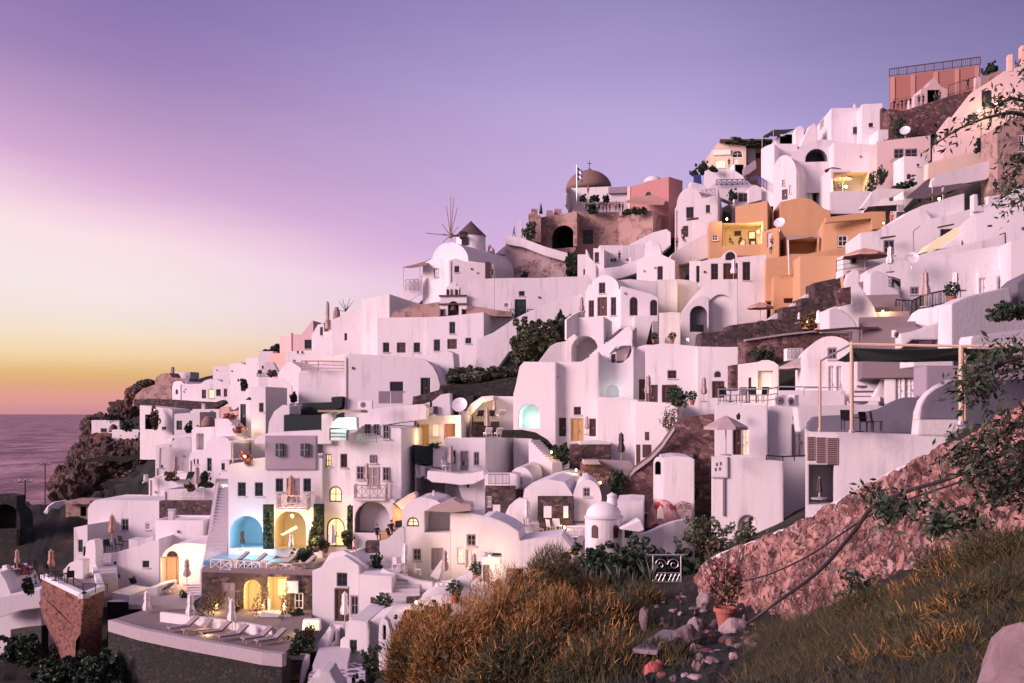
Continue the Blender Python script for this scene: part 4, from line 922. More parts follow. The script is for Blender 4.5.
SLAB('second stone merlon nearer the domed church',[(292,298),(294,268),(325,268),(328,292)],Y=167,d=1.5,m='castle',name='merlon',cat='castle')
# domed church
b=H('white church drum carrying the brown dome',366,628,168,300,yaw=10,Y=176,xl=330,name='domed_church',cat='church',lops=[('W','o',340,195,352,260)])
DOME('',345,556,184,94,181,'dome',parent=b.root)
a=MB(); p=PT(453,94,181); a.lathe(p,[(.5,-.3),(.3,.3),(.1,.5)],'dome',10); a.bar(p,p+V((0,0,1.8)),.07,'iron'); a.bar(p+V((-.4,0,1.3)),p+V((.4,0,1.3)),.06,'iron'); a.build('cross',b.root)
strip(b,b.front,540,170,626,200,.0,.6,'violetgrey','roof_hut')
SLAB('white terrace parapet below the domed church',[(378,300),(380,235),(440,236),(626,236),(626,300)],Y=172,d=1.2,m='white')
for i,(x,r) in enumerate(((425,30),(527,28))): bush(('round topiary bush by the flag pole','round topiary bush on the red house side of the church')[i],x,205,236,r,171,n=260,lobes=3,size=.3)
bush('low wide plant between the two topiary bushes',478,205,234,46,171,n=250,size=.3)
bush('dark plants on the castle roof terrace',470,250,285,60,166,n=300,size=.3)
PERSON('person in tan standing in front of the domed church',447,205,'stand',0,172.5,'clothred','clothdark')
PERSON('person in black on the castle roof by the dark plants',497,283,'stand',0,166.2)
PERSON('person in red on the castle roof edge',545,283,'stand',20,166.2,'clothred')
PERSON('person in dark red next to the red house terrace',574,280,'stand',-20,166,'clothred','clothdark')
p=PT(395,255,170.5); t=thing('flag_pole','tall flag pole with a striped flag before the dome','flag',p); a=MB(); q=PT(395,68,170.5); a.bar(p,q,.07,'metal'); a.build('pole',t)
a=MB(); k=170.5/FPX/4.555
for s in range(5):
    for i in range(4):
        x0,x1=2+i*6,8+i*6; z0=-8-s*11-i*5; f=lambda x,z,i: q+V((x*k,.25*math.sin(i*1.7),z*k))
        a.face([f(x0,z0-11,i),f(x1,z0-16,i+1),f(x1,z0-5,i+1),f(x0,z0,i)],'bluew' if s%2==0 else 'clothwhite')
a.build('flag',t,recalc=False)
p=PT(232,290,165); mb=MB(); mb.lathe(p,[(.3,0),(.25,.6),(.12,1.4),(.05,1.7)],'iron',8); o=mb.build('stone_finial',None,loc=p); tag(o,'small dark finial on the castle turret roof','finial')
# rubble wall with walkers
SLAB('high pale ruined wall with white coping west of the castle',[(66,585),(72,400),(75,392),(150,408),(250,448),(360,480),(362,585)],yaw=10,Y=160,d=2,m='ruin',name='ruined_wall')
RIBBON('white coping band on top of the ruined wall',[(72,388,159.5),(150,402,159.2),(250,440,158.5),(362,472,158)],1.2,.9,'white',down=.2,name='coping_band')
for i,(x,y,tp) in enumerate(((110,398,'clothdark'),(150,405,'clothdark'),(183,412,'clothblue'))): PERSON(('walker in black at the end of the ruined wall','walker in black in the middle of the ruined wall','walker in blue nearest the castle turret')[i],x,y,'walk',(-90,80,60)[i],160.4,tp)
SLAB('slim white pillar behind the walkers on the ruined wall',[(133,410),(135,322),(147,316),(150,410)],Y=163,d=.8,m='white',name='slim_pillar',cat='pillar')
t=bush('little palm with drooping crown before the castle turret',180,322,400,52,162.5,m='leaf_olive',name='palm_tree',cat='palm',n=350,size=.35)
bush('dense dark green tree at the foot of the ruined wall',362,468,575,72,156,n=900,name='green_tree',cat='tree',size=.35)
bush('green pot shrub on the wall foot',160,552,584,34,155,n=150,size=.25)
# windmill
F('B1')
c=PT(425,300,158); k=158/FPX/5.256; r=79*k
t=thing('windmill','white round windmill with dark conical cap and bare sail spokes','windmill',c-V((0,0,3)))
a=MB(); a.lathe(c,[(r*1.04,-5),(r*1.0,-1),(r*.97,56*k)],'white',28); a.build('tower',t,smooth=True)
a=MB(); a.lathe(c,[(r*1.02,55*k),(r*1.0,60*k),(r*.05,134*k),(.02,140*k)],'canvasdark',24); a.build('cap',t)
hub=PT(318,240,150); a=MB(); a.bar(hub,c+V((0,0,60*k)),.16,'wood',8); a.build('axle',t)
n=V((-.35,-1,0)).normalized(); e1=V((n.y,-n.x,0)); e2=V((0,0,1))
for i,(dx,dy) in enumerate(((2,195),(18,190),(-20,145),(35,140),(-125,12),(-40,8),(40,-8),(-42,58),(40,45),(-40,-35),(5,-28))):
    a=MB(); a.bar(hub,hub+V((dx*k,-.2,dy*k)),.07,'wood',5,.05); a.build('sail_spoke',t)
a=MB(); a.lathe(hub+V((0,-.2,-.4)),[(.1,0),(.38,.1),(.38,.7),(.1,.8)],'wood',10); a.build('hub',t)
for x,y in ((386,252),(397,285)): 
    a=MB(); p=PT(x,y,158); a.box((p.x,c.y-r*1.02+.25,p.z-.5),1.0,.6,1.1,'black'); a.build('window',t)
# chapel hall below the windmill
b=H('white hall with rounded barrel roof below the windmill',172,312,300,600,yaw=28,Y=146,d=4,top=[(172,400),(190,378),(222,362),(265,362),(312,370)],name='white_hall',ops=[('w','b',232,413,258,460)])
b=H('big white barrel vault rising in front of the windmill',222,412,275,600,yaw=30,Y=150,xr=650,top=arc(222,412,372,275,16),name='barrel_vault_hall',rops=[])
b=H('lower white hall with a wavy parapet under the barrel vault',312,545,360,600,yaw=6,Y=143,d=5,top=[(312,368),(345,360),(385,372),(400,378),(420,372),(440,376),(545,390)],name='white_hall',ops=[('w','b',340,400,364,434)])
SLAB('open shed doorway with posts against the barrel vault',[(500,470),(500,378),(526,378),(526,470)],Y=142.5,d=.4,m='brown',name='shed_door',cat='door')
F('B1')
PERSON('person in dark clothes by the shed doorway of the hall',537,470,'stand',0,141)
SLAB('small white belfry with an orange bell beside the windmill',[(512,330),(515,300),(526,285),(535,300),(548,318),(552,330)],Y=158,d=1,m='white',name='belfry',cat='belfry')
a=MB(); p=PT(537,322,156.5); a.lathe(p,[(.42,0),(.32,.3),(.2,.55),(.05,.6)],'brass',12); o=a.build('bell',None,loc=p); tag(o,'orange brass bell hanging in the small belfry','bell')
SLAB('white sloping gable beside the ruined wall',[(555,335),(575,318),(605,292),(608,340)],Y=161,d=2,m='white',name='gable_wall')
AWN('wooden slatted pergola roof on the cliff side of the hall',[(65,405,147),(185,375,148),(215,360,149),(190,395,145),(110,410,145)],'wood',name='pergola',cat='pergola',poles=[(70,405,520,145),(155,400,450,145)])
RIBBON('white parapet at the pergola terrace',[(65,500,146),(80,498,146),(150,455,146),(168,450,146)],1.2,.4,'white')
RAIL('white trellis fence on the pergola terrace',[(82,530,145.6),(150,528,145.6)],1.6,'greyw','x',sp=.6,r=.03,name='trellis',cat='fence')
# bell gable
b=H('white bell gable with brown trim and two tiers of bells',262,405,485,668,yaw=6,Y=128,d=1.2,m='white',name='bell_gable',cat='bell tower',
  top=[(262,560),(298,555),(298,510),(312,505),(318,490),(332,484),(345,490),(350,505),(365,508),(365,552),(402,556)],
  ops=[('nr'[0],'s',270,628,282,662,.6),('n','s',382,628,396,662,.6),('N','s',305,585,362,660,.9),('N','',300,525,312,552,.5),('N','',345,525,357,552,.5)])
for y in (556,600,664): strip(b,b.front,258,y-4,405,y+4,-.3,.22,'brown','trim_band')
for x in (300,322,345,366): strip(b,b.front,x-3,522,x+3,553,.0,.15,'brown','colonnette')
for x in (266,284,380,400): strip(b,b.front,x-3,625,x+3,664,.0,.15,'brown','colonnette')
a=MB(); w=b.front; u0,u1,z0,z1=w.rect(315,590,352,640); a.lathe(w.pt((u0+u1)/2,z0+.2,-.3),[(.55,0),(.4,.4),(.28,.9),(.05,1.0)],'brown',12); a.build('bell',b.root)
SLAB('brown stone bank beside the bell gable',[(340/1-338,668),(20,640),(120,608),(262,588),(262,670),(2,672)],Y=130,d=2,m='castle',name='stone_bank')
SLAB('brown stone bank continuing uphill of the bell gable',[(402,660),(405,608),(480,615),(560,630),(640,640),(640,665)],Y=126.3,d=2,m='castle',name='stone_bank')
# long white walls of the saddle
H('long white wall house under the ruined wall with a teal door',410,1060,468,690,yaw=2,Y=128,d=7,top=[(410,480),(430,468),(640,462),(800,462),(850,458),(1015,455),(1030,440),(1060,470)],name='long_white_house',
  ops=[('w','k',678,532,708,557),('d','t',657,575,716,682)])
F('B1')
ac_unit('air conditioner beside the teal door of the long white house',595,588,636,620,126.8)
RAIL('small blue fence beside the teal door',[(722,670,126.5),(782,672,126.5)],1.0,'bluew','x',sp=.9,r=.04)
RAIL('short blue fence on the cliff side of the teal door',[(632,665,126.5),(656,668,126.5)],.9,'bluew','x',sp=.5,r=.04)
a=MB(); p=PT(549,690,126); q=PT(549,395,126); a.bar(p,q,.03,'greyw'); o=a.build('thin_mast',None,loc=p); tag(o,'thin white flag mast in front of the long white house','mast')
# ================================================================== OCHRE HOUSES
F('D6')
b=H('upper ochre block with a sloping roofline above the lit balcony',258,442,(152,118),330,yaw=20,Y=139,xr=520,m='ochre',rm='ochre',name='ochre_house')
SLAB('big ochre gabled side wall beneath the vaulted house',[(515,330),(515,125),(612,103),(640,100),(690,108),(765,165),(800,175),(800,330)],yaw=6,Y=138,d=6,m='ochre',name='ochre_wall')
b=H('ochre house with a lamp lit open balcony room',183,418,(232,232),430,yaw=14,Y=133,d=7,m='ochre',rm='ochre',name='ochre_house',top=[(183,245),(255,245),(330,245),(440,232)],ops=[('n','y',190,252,404,374,2.6)])
w=b.front
for (x0,y0,x1,y1,mm,nm) in ((255,275,285,300,'brown','window'),(335,278,368,318,'litw','window'),(282,325,310,366,'litpale','door'),(338,318,372,374,'brown','door'),(345,330,368,374,'litpale','glass_door')):
    u0,u1,z0,z1=w.rect(x0,y0,x1,y1); a=MB(); a.face([w.pt(u0,z0,-2.5),w.pt(u1,z0,-2.5),w.pt(u1,z1,-2.5),w.pt(u0,z1,-2.5)],mm); w.box(a,u0-.08,u0,z0,z1,-2.58,-2.42,'brown'); w.box(a,u1,u1+.08,z0,z1,-2.58,-2.42,'brown'); w.box(a,u0-.08,u1+.08,z1,z1+.08,-2.58,-2.42,'brown'); a.build(nm,b.root,recalc=False)
H('ochre pier with one small window at the cliff end of the lit balcony',112,184,236,440,yaw=8,Y=132,d=6,m='ochre',rm='ochre',name='ochre_pier',cat='house',ops=[('w','w',124,310,160,346)])
SLAB('ochre balcony parapet of the lit room',[(184,432),(184,376),(430,362),(446,366),(446,432)],yaw=10,Y=131,d=.5,m='ochre',name='balcony_parapet')
LAMP(210,222,131,110,label='lit lamp on the ochre pier corner',r=.16); LAMP(388,293,131.6,240,label='bright lamp in the ochre balcony room',r=.2)
PERSON('guest sitting on the ochre balcony at its cliff end',228,372,'sit',40,131.9); PERSON('second guest sitting in the middle of the ochre balcony',290,368,'sit',-40,131.9)
b=H('ochre side block with a glazed door beside the lit balcony',410,508,(295,265),440,yaw=20,Y=130,xr=560,m='ochre',rm='ochre',name='ochre_house',ops=[('d','w',440,300,464,385)])
dish('round satellite dish on the ochre side block roof',510,245,.72,129)
PERSON('person in white leaning on the ochre wall corner',460,425,'stand',0,127,'clothwhite','clothdark')
H('shaded ochre porch with pale flat awning',550,760,318,440,yaw=2,Y=130,d=5,m='ochre',rm='ochre',name='ochre_porch',cat='porch',ops=[('n','o',560,335,742,420,3)])
AWN('pale canvas awning over the ochre porch',[(545,318,126),(742,318,126),(742,330,124),(690,322,123),(565,340,123)],'canvas')
PERSON('person in red by the ochre side block',466,395,'stand',0,128.5,'clothred','clothdark')
# lower ochre terrace
H('lower ochre terrace block with plaster railing pattern',478,655,(545,545),700,yaw=10,Y=116,d=8,m='ochre',rm='ochre',name='ochre_terrace',cat='terrace',para=.2,ops=[('n','p',535,672,640,700,1.5)],top=[(478,545),(655,535)])
RAIL('pale lattice railing on the lower ochre terrace',[(480,540,115.8),(652,530,115.3)],.75,'ochrew','x',sp=.5,r=.02)
p=PT(565,540,115.5); a=MB(); a.bar(p,PT(559,342,115.5),.09,'canvaswhite'); o=a.build('awning_post',None,loc=p); tag(o,'white post standing on the lower ochre terrace','post')
SLAB('rounded ochre wall behind the lower ochre terrace',[(432,690),(432,450),(520,435),(600,425),(640,425),(700,440),(800,410),(800,640),(660,690)],yaw=4,Y=119.5,d=2,m='ochre',name='ochre_wall')
F('B8')
H('ochre house with a square window uphill of the terrace',105,360,135,300,yaw=12,Y=121,d=8,m='ochre',rm='ochre',name='ochre_house',ops=[('w','w',172,207,216,257)])
SLAB('ochre parapet with white inset on the uphill ochre house',[(118,150),(118,125),(325,98),(390,98),(392,175),(330,180),(325,130)],Y=120,d=.6,m='ochre',name='roof_parapet')
SLAB('low ochre wall with crenels under the square window house',[(0,310),(10,296),(60,285),(190,265),(270,215),(272,270),(210,300),(190,370),(0,420)],Y=116,d=1.5,m='ochre',name='ochre_wall',at=(100,300))
H('lower ochre wall house beside the stone stair',0,200,300,470,yaw=4,Y=112,d=4,m='ochre',rm='ochre',name='ochre_house')
LAMP(380,150,117,45,label='warm lamp behind the ochre roof parapet',r=.1)
PERSON('person in orange beside the ochre roof parapet',418,168,'stand',0,117.5,'clothred','clothred')
# ================================================================== RIGHT WHITE TERRACES
H('long white house with dark awning and shuttered window uphill of the ochre house',275,800,195,420,yaw=6,Y=105,d=7,top=[(275,195),(345,188),(520,95),(555,80),(600,130),(700,108),(800,80)],name='white_house',ops=[('w','g',382,228,430,296),('w','b',640,178,695,225)])
F('B8')
SLAB('bright sloped white roof lit yellow beside a dark stair',[(560,285),(600,245),(740,160),(790,150),(790,180),(660,275)],Y=100,d=2,m='yellow',name='stair_roof')  # lamplight on this white roof is put into its yellow colour
SLAB('lavender stair flank in front of the yellow lit roof',[(560,300),(640,265),(720,205),(790,160),(800,240),(700,262),(600,275)],Y=99.3,d=.6,m='white',name='stair_flank')
STAIR('small dark step flight next to the lavender stair flank',775,245,785,178,1.6,8,98,100.5,m='brown')
SLAB('dark shading slat above the shuttered window',[(372,222),(372,214),(436,206),(436,212)],Y=103.8,d=.4,m='brown',name='window_hood',cat='awning'); SLAB('dark shading slat above the half hidden window',[(632,172),(632,166),(702,152),(702,158)],Y=103,d=.4,m='brown',name='window_hood',cat='awning')
H('tall bright white house with a smooth front at the frame edge',800,1100,(80,60),480,yaw=14,Y=92,d=8,name='white_house',top=[(800,95),(880,75),(940,85),(1000,60),(1100,60)],ops=[('n','s',855,160,876,168,.3)])
F('D7')
SLAB('white parapet with post beside the smooth bright house',[(598,430),(598,338),(618,338),(622,400),(670,392),(675,350),(740,340),(745,400),(862,360),(862,430)],Y=92.5,d=.5,m='white',at=(700,420))
PERSON('person in dark clothes seated at the uphill terrace parapet',712,335,'sit',0,93.5)
F('B8')
SLAB('white wall band stepping across below the yellow lit roof',[(460,330),(560,290),(720,255),(935,205),(940,300),(700,330),(480,345)],yaw=4,Y=89,d=2,m='white',at=(700,320))
p=PT(938,300,86); a=MB(); a.bar(p,PT(934,195,86),.06,'brown'); a.bar(PT(934,195,86),PT(908,205,86),.05,'brown'); o=a.build('drain_pipe',None,loc=p); tag(o,'brown drain pipe curving at the top on the bright white wall','pipe')
p=PT(518,290,103); a=MB(); a.tube([p,PT(516,188,103),PT(545,165,103)],.05,'greyw'); o=a.build('wall_pipe',None,loc=p); tag(o,'grey bent pipe on the long white house','pipe')
# terrace with parasols
F('D8')
H('bright white terrace house behind the parasols with small square window',150,950,150,480,yaw=8,Y=80,d=7,top=[(150,225),(240,185),(420,152),(640,128),(780,105),(950,75)],name='white_house',
  ops=[('w','g',393,318,440,358),('w','w',776,268,812,350),('d','w',872,245,928,335)])
strip(b:=H('white wall piece framing the two pale shutters',770,960,(235,200),420,yaw=8,Y=79,d=.8,name='shutter_wall',cat='wall',ops=[('d','w',776,268,814,355),('d','w',884,255,920,330)]),b.front,815,258,870,350,.0,.25,'white','shutter')
H('smooth tall white wall rising at the frame edge above the dark plant',950,1250,90,480,yaw=10,Y=76,d=6,name='white_house',top=[(950,60),(1250,20)])
dish('big grey satellite dish on the bright terrace wall',398,158,.55,78.4,yaw=15)
open_umbrella('brown open parasol on the stair head terrace',140,100,140,225,250,92,'canvastan')
SLAB('shaded wall beneath the brown open parasol',[(15,260),(20,140),(150,150),(360,150),(370,170),(200,205),(150,225),(60,240)],Y=94,d=2,m='white',name='shaded_wall')
SLAB('dark window strip under the brown open parasol',[(60,185),(60,158),(90,160),(90,185)],Y=93.8,d=.2,m='glass',name='window_strip',cat='window')
RAIL('dark stair railing under the brown open parasol',[(-20,232,90),(150,205,90)],1.0,'iron','l',sp=2)
shut_umbrella('white folded parasol at the bright terrace edge above the black railing',278,88,235,78.5,m='canvaswhite')
shut_umbrella('large grey brown folded parasol with a flared skirt',473,222,430,66,m='canvas')
shut_umbrella('slim white folded parasol beside the pale shutters',643,228,392,70,m='canvaswhite')
shut_umbrella
RAIL('black lattice railing on the white stair landing',[(205,312,76.5),(290,318,74.5),(335,330,78)],.75,'iron','x',sp=.6,r=.03)
RAIL('dark grey picket fence under the grey brown parasol',[(312,470,68),(400,476,67),(470,440,69),(600,412,70)],1.0,'iron','b',sp=.9,r=.035,name='picket_fence',cat='fence')
SLAB('white landing wall under the black lattice railing',[(165,420),(170,240),(200,225),(260,245),(330,320),(330,400),(240,410)],Y=75,d=1.5,m='white',name='landing_wall')
SLAB('landing lower wall glowing yellow by the steps',[(222,470),(222,405),(310,400),(318,470)],Y=72.5,d=1,m='cream',name='landing_wall')  # yellow glow on the wall is put in as cream colour
LAMP(238,452,66,45,label='hidden warm lamp lighting the stone steps',r=.07)
STAIR('worn stone stair climbing between white walls',280,590,140,240,3.2,16,60,92,m='floor',name='stone_stair')
LAMP(160,250,88,25,label='small lamp at the top of the stone stair',r=.07)
SLAB('curving white stair flank with rounded top',[(30,290),(45,240),(75,220),(105,225),(112,260),(105,300),(160,380),(190,430),(205,480),(200,555),(60,545),(0,480),(0,420),(70,410)],yaw=10,Y=66,d=1.1,m='white',at=(120,540),name='stair_flank')
SLAB('lava stone patch set in the white stair flank',[(0,425),(-25,330),(60,315),(62,410)],Y=65,d=.5,m='lavared',name='stone_patch',cat='wall')
SLAB('low rounded white vault end below the stair flank',[(-60,560),(-60,440),(0,440),(50,470),(90,520),(100,560)],Y=62,d=2,m='white',name='vault_end')
H('white bastion with a gray shaded side at the frame edge',345,622,400,660,yaw=38,Y=62,d=13,top=[(345,560),(385,490),(400,465),(440,440),(520,430),(545,420),(622,400)],name='white_bastion',cat='house')
SLAB('lavender terrace wall running to the frame edge',[(622,700),(622,412),(700,375),(800,350),(945,318),(960,420),(1000,480),(1250,470),(1250,700)],yaw=-14,Y=57,d=1.2,m='white',at=(800,600),name='terrace_wall')
SLAB('white garden wall strip under the dark plant',[(730,610),(740,590),(1024,552),(1250,530),(1250,700),(730,700)],yaw=-10,Y=50,d=1,m='white',at=(900,640),name='garden_wall')
bush('flat dark green juniper sticking out over the garden wall',945,400,492,250,52.5,n=700,lobes=7,size=.16)
SLAB('slate blue gable end at the frame edge',[(985,480),(988,295),(1024,262),(1150,200),(1150,480)],Y=58,d=2,m='slate',name='slate_gable')
SLAB('white bench block with curved cut on the bastion',[(340,660),(340,575),(420,560),(540,520),(620,480),(630,640),(560,640),(545,610),(400,610)],Y=59,d=1,m='white',name='bench_wall')
p=PT(305,600,58); mb=MB(); mb.lathe(p,[(.18,0),(.18,.42),(.16,.45)],'white',14); mb.lathe(p+V((0,-.25,.05)),[(.06,0),(.13,.08),(.12,.2),(.05,.26)],'brown',12); o=mb.build('chimney_pot',None,loc=p); tag(o,'small white chimney pot with a brown jar at the foot of the stone stair','chimney pot')
SLAB('rusty iron beam along the lava wall top',[(-130,570),(-130,555),(60,540),(215,540),(215,552),(60,553)],Y=60,d=.3,m='brown',name='iron_beam',cat='beam')
PUT('pot','terracotta pot plant on the terrace by the slim white parasol',622,412,Y=69,s=1.3); PUT('table','small table beside the slim white folded parasol',670,395,Y=69.5)
# ================================================================== LAVA STONE TERRACES, PERGOLA HOUSE
F('E8')
SLAB('dark lava stone terrace wall below the brown straw parasol',[(5,232),(10,140),(170,130),(185,95),(420,65),(515,50),(620,60),(640,130),(520,160),(300,185),(270,230)],Y=93,d=3,m='lava',name='lava_wall')
SLAB('lower reddish lava stone terrace wall with pale coping',[(282,330),(284,190),(520,155),(830,122),(1000,100),(1000,200),(900,240),(520,325)],Y=86,d=3,m='lavared',name='lava_wall')
SLAB('pale rough coping line on the lower lava wall',[(284,192),(284,182),(520,146),(830,114),(1000,92),(1000,102),(830,124),(520,158)],Y=85.7,d=.8,m='concrete',name='stone_coping',cat='coping')
F('B6')
SLAB('dark lava stone block between ochre terrace and stair',[(735,330),(735,265),(795,262),(795,195),(911,170),(930,330),(800,370),(650,360),(652,305),(735,300)],Y=98,d=3,m='lava',name='lava_block')
SLAB('rounded white vault peeking between ochre block and lava wall',[(590,362),(620,335),(660,318),(745,262),(790,228),(795,265),(735,300),(655,310),(655,362)],Y=100,d=2,m='white',name='vault_end')
open_umbrella('brown straw parasol before the lower ochre wall',548,283,305,370,124,101,'canvastan')
shut_umbrella('white folded parasol in front of the orange panel',812,318,408,80,m='canvaswhite'); shut_umbrella('white folded parasol beside the flowering planter',724,328,380,82,m='canvaswhite')
SLAB('orange painted panel on the lava stone terrace',[(815,408),(818,345),(872,342),(872,405)],Y=82,d=.3,m='orangew',name='painted_panel',cat='panel')
bush('flowering planter with orange lights on the lava terrace',770,330,395,80,81.5,m='leaf_brown',n=350,size=.2)
LAMP(762,372,80,18,label='tiny warm lamp in the flowering planter',r=.05)
SLAB('small white vault end at the lava terrace corner',[(872,405),(875,310),(895,300),(930,330),(960,380),(965,405)],Y=78,d=2,m='white',name='vault_end')
bush('green caper patch hanging on the reddish lava wall',560,490,550,110,85,n=300,size=.2,ry=.4)
F('E8')
SLAB('white lattice box on the lava wall',[(540,315),(540,238),(640,235),(645,315)],Y=82,d=1,m='white',name='lattice_box',cat='box')
a=railing_mesh([PT(545,300,81.7),PT(640,300,81.7)],.75,'greyw','x',.3,.02); o=a.build('lattice_screen',None,loc=PT(545,300,81.7)); tag(o,'grey diamond lattice panel on the white box','lattice')
b=H('white vaulted house with rounded gable under the pergola',648,985,160,600,yaw=12,Y=68,d=9,top=arc(648,985,330,162,16),name='vaulted_house',ops=[('w','g',795,235,850,305),('d','w',800,350,832,560),('d','w',850,350,880,560)])
b=H('low white house with a lit yellow niche beside the grey parasol',235,490,312,600,yaw=14,Y=84,xr=740,top=[(235,338),(360,322),(385,312),(425,310),(460,322),(490,345)],name='white_house',ops=[('n','y',362,378,452,482,1.2),('w','b',302,420,318,478)],)
w=b.front; u0,u1,z0,z1=w.rect(400,376,450,440); a=MB(); a.face([w.pt(u0,z0,-1.1),w.pt(u1,z0,-1.1),w.pt(u1,z1,-1.1),w.pt(u0,z1,-1.1)],'litw')
for f in (0,.5,1): w.box(a,u0+(u1-u0)*f-.05,u0+(u1-u0)*f+.05,z0,z1,-1.09,-1.0,'brown'); w.box(a,u0,u1,z0+(z1-z0)*f-.05,z0+(z1-z0)*f+.05,-1.09,-1.0,'brown')
a.build('window',b.root,recalc=False)
LAMP(385,470,83.2,22,globe=False)
open_umbrella('grey wide open parasol on the railed terrace',630,292,352,500,290,73,'canvas')
SLAB('dark red stone pillar beside the low white house',[(195,500),(195,342),(237,338),(240,500)],Y=86,d=1.5,m='lavared',name='stone_pillar',cat='pillar')
b=H('white house with red door and arched vent left of the stone pillar',-10,285,(228,232),600,yaw=14,Y=90,d=6,name='white_house',top=[(-10,226),(160,230),(285,228)],ops=[('W','b',90,380,130,418),('d','b',76,442,152,545)])
b=H('white house with dark red door left of the pillar house',-340,-8,(222,222),610,yaw=12,Y=92,d=7,name='white_house',top=[(-340,226),(-230,205),(-8,226)],ops=[('w','b',-200,375,-146,425),('d','b',-235,465,-140,640),('d','b',-350+16,465,-262,610)])
F('C1')
shut_umbrella('grey folded parasol before the dark red door house',28,118,215,89); shut_umbrella('grey folded parasol before the arched vent house',218,125,212,86.5)
bush('row of terracotta potted plants by the dark red door',140,178,220,90,86,n=400,lobes=6,size=.16); PUT('pot','terracotta pot with reddish plant right of the dark red door',115,218,Y=87); PUT('pot','terracotta pot standing at the terrace corner by the rubble slope',178,222,Y=84)
# ================================================================== RIGHT FRONT: terrace house, pergola, rubble wall
F('C1')
# two storey house with parasol
b=H('two storey white house with pale parasol on its rounded balcony',255,436,222,560,yaw=10,Y=62,xr=523,name='terrace_house',ops=[('d','b',318,305,346,392),('d','p',334+14,303,372,392)],rops=[])
H('white recessed wing with tall grey door beside the parasol house',436,575,226,560,yaw=4,Y=62.3,d=5,name='house_wing',cat='house',ops=[('d','g',519,288,563,400)])
b=H('big white lower storey with a small arched basement niche',244,490,396,700,yaw=10,Y=60.2,xr=568,name='lower_house',cat='house',ops=[('N','p',335,598,402,650,1.0)],top=[(244,398),(300,396),(490,414)],para=0)
strip(b,b.front,335+34,602,391,630,-.5,-.4,'glass','window')
strip(b,b.front,244,398,300,470,-.1,.14,'white','drain_box'); 
a=MB(); w=b.front; u0,u1,z0,z1=w.rect(282,470,289,600); w.box(a,u0,u1,z0,z1,0,.12,'greyw'); a.build('drain_pipe',b.root)
for (x,y) in ((262,425),(275,422),(258,442),(272,440)): strip(b,b.front,x-3,y-6,x+3,y+5,.14,.16,'slate','vent_slot')
open_umbrella('pale grey square parasol on the balcony of the two storey house',293,258,296,394,160,59.2,'canvas',4)
RAIL('thin dark balcony rail under the tall grey door',[(432,410,60),(488,414,59.6),(566,410,60.5)],.28,'iron','n',sp=1.2)
a=MB(); 
for x,y,Y in ((338,265,61.4),(530,268,61.6)):
    p=PT(x,y,Y); mb=MB(); mb.bar(p,p+V((0,0,.3)),.05,'iron'); mb.lathe(p+V((-.05,-.05,-.12)),[(.1,0),(.14,.25),(.05,.35)],'iron',8); o=mb.build('wall_lantern',None,loc=p); tag(o,'black wall lantern %s'%('above the pale parasol' if x<400 else 'above the tall grey door'),'lantern')
RAIL('white tube railing on the roof terrace above the parasol house',[(268,222,63.5),(345,222,63),(436,222,62.2),(470,216,63)],1.0,'metal','h',sp=1.3,r=.03)
RAIL('white tube railing continuing toward the pergola',[(470,218,64),(610,220,63)],1.1,'metal','n',sp=3,r=.03)
for i,(x,rz) in enumerate(((290,20),(345,-40),(385,160),(420,200))): PUT('chair',('dark chair by the railing corner','dark chair in front of the railed terrace table','dark chair beside the second railed table','dark chair nearest the air conditioner')[i],x,214,rz,64.5,1.1,mats=DARK)
PUT('table','dark table on the railed roof terrace',365,214,Y=65,s=1.1,mats=DARK); PUT('table','second dark table by the railing corner',310,212,Y=65.5,s=1.1,mats=DARK)
ac_unit('air conditioner beside the railed terrace facing forward',463,188,500,228,63.2,10); ac_unit('air conditioner half turned away on the railed terrace',503,188,532,226,63.8,60)
H('white service wall behind the air conditioners',470,700,172,300,yaw=4,Y=66,d=2.5,name='service_wall',cat='wall',para=0)
RAIL('slim white rail on the service wall',[(560,190,65.5),(690,188,64)],.5,'metal','n',sp=3,r=.025)
# pergola house
F('C2')
b=H('white pergola house with smooth sunlit front and three brown shutters',24,530,(440,452),760,yaw=16,Y=41,d=9,name='pergola_house',cat='house',top=[(24,432),(40,438),(190,441),(420,448),(530,458),(560,440)],para=0,
    ops=[('n','',32,556,122,700,2.2)])
for i,(x0,x1) in enumerate(((25,54),(57,92),(95,136))): 
    w=b.front; u0,u1,z0,z1=w.rect(x0,455+i*2,x1,540+i*8); a=MB(); w.box(a,u0,u1,z0,z1,.0,.05,'canvas')
    n=14
    for k in range(n): w.box(a,u0+.04,u1-.04,z0+(z1-z0)*(k+.15)/n,z0+(z1-z0)*(k+.75)/n,.05,.075,'brown')
    a.build('shutter',b.root)
shut_umbrella('small dark folded parasol in the shaded passage under the shutters',70,600,680,40.2,m='canvasdark')
F('C2')
p_=[]
for i,(x,y0,y1,r,Y) in enumerate(((72,178,436,.055,40.6),(186,114,442,.075,39.2),(580,128,412,.085,31.5),(594,128,410,.05,31.8))):
    a=MB(); p=PT(x,y1,Y); q=PT(x,y0,Y); a.bar(p,q,r,'brass',10); a.bar(p,p+V((0,0,.12)),r*1.6,'metal',10); o=a.build('pergola_post',None,loc=p); tag(o,('short brass pergola post farthest down the slope','tall brass pergola post beside the lit steps','thick brass pergola post against the olive branches','thinner steel pergola post paired with the thick one')[i],'post')
a=MB(); p=PT(186,122,39.2); a.bar(p,PT(580,130,31.5),.05,'brass'); a.bar(PT(580,130,31.5),PT(860,128,26),.05,'brass'); a.bar(PT(72,184,40.6),p,.04,'metal'); o=a.build('pergola_beam',None,loc=p); tag(o,'long metal pergola beam joining the brass posts','beam')
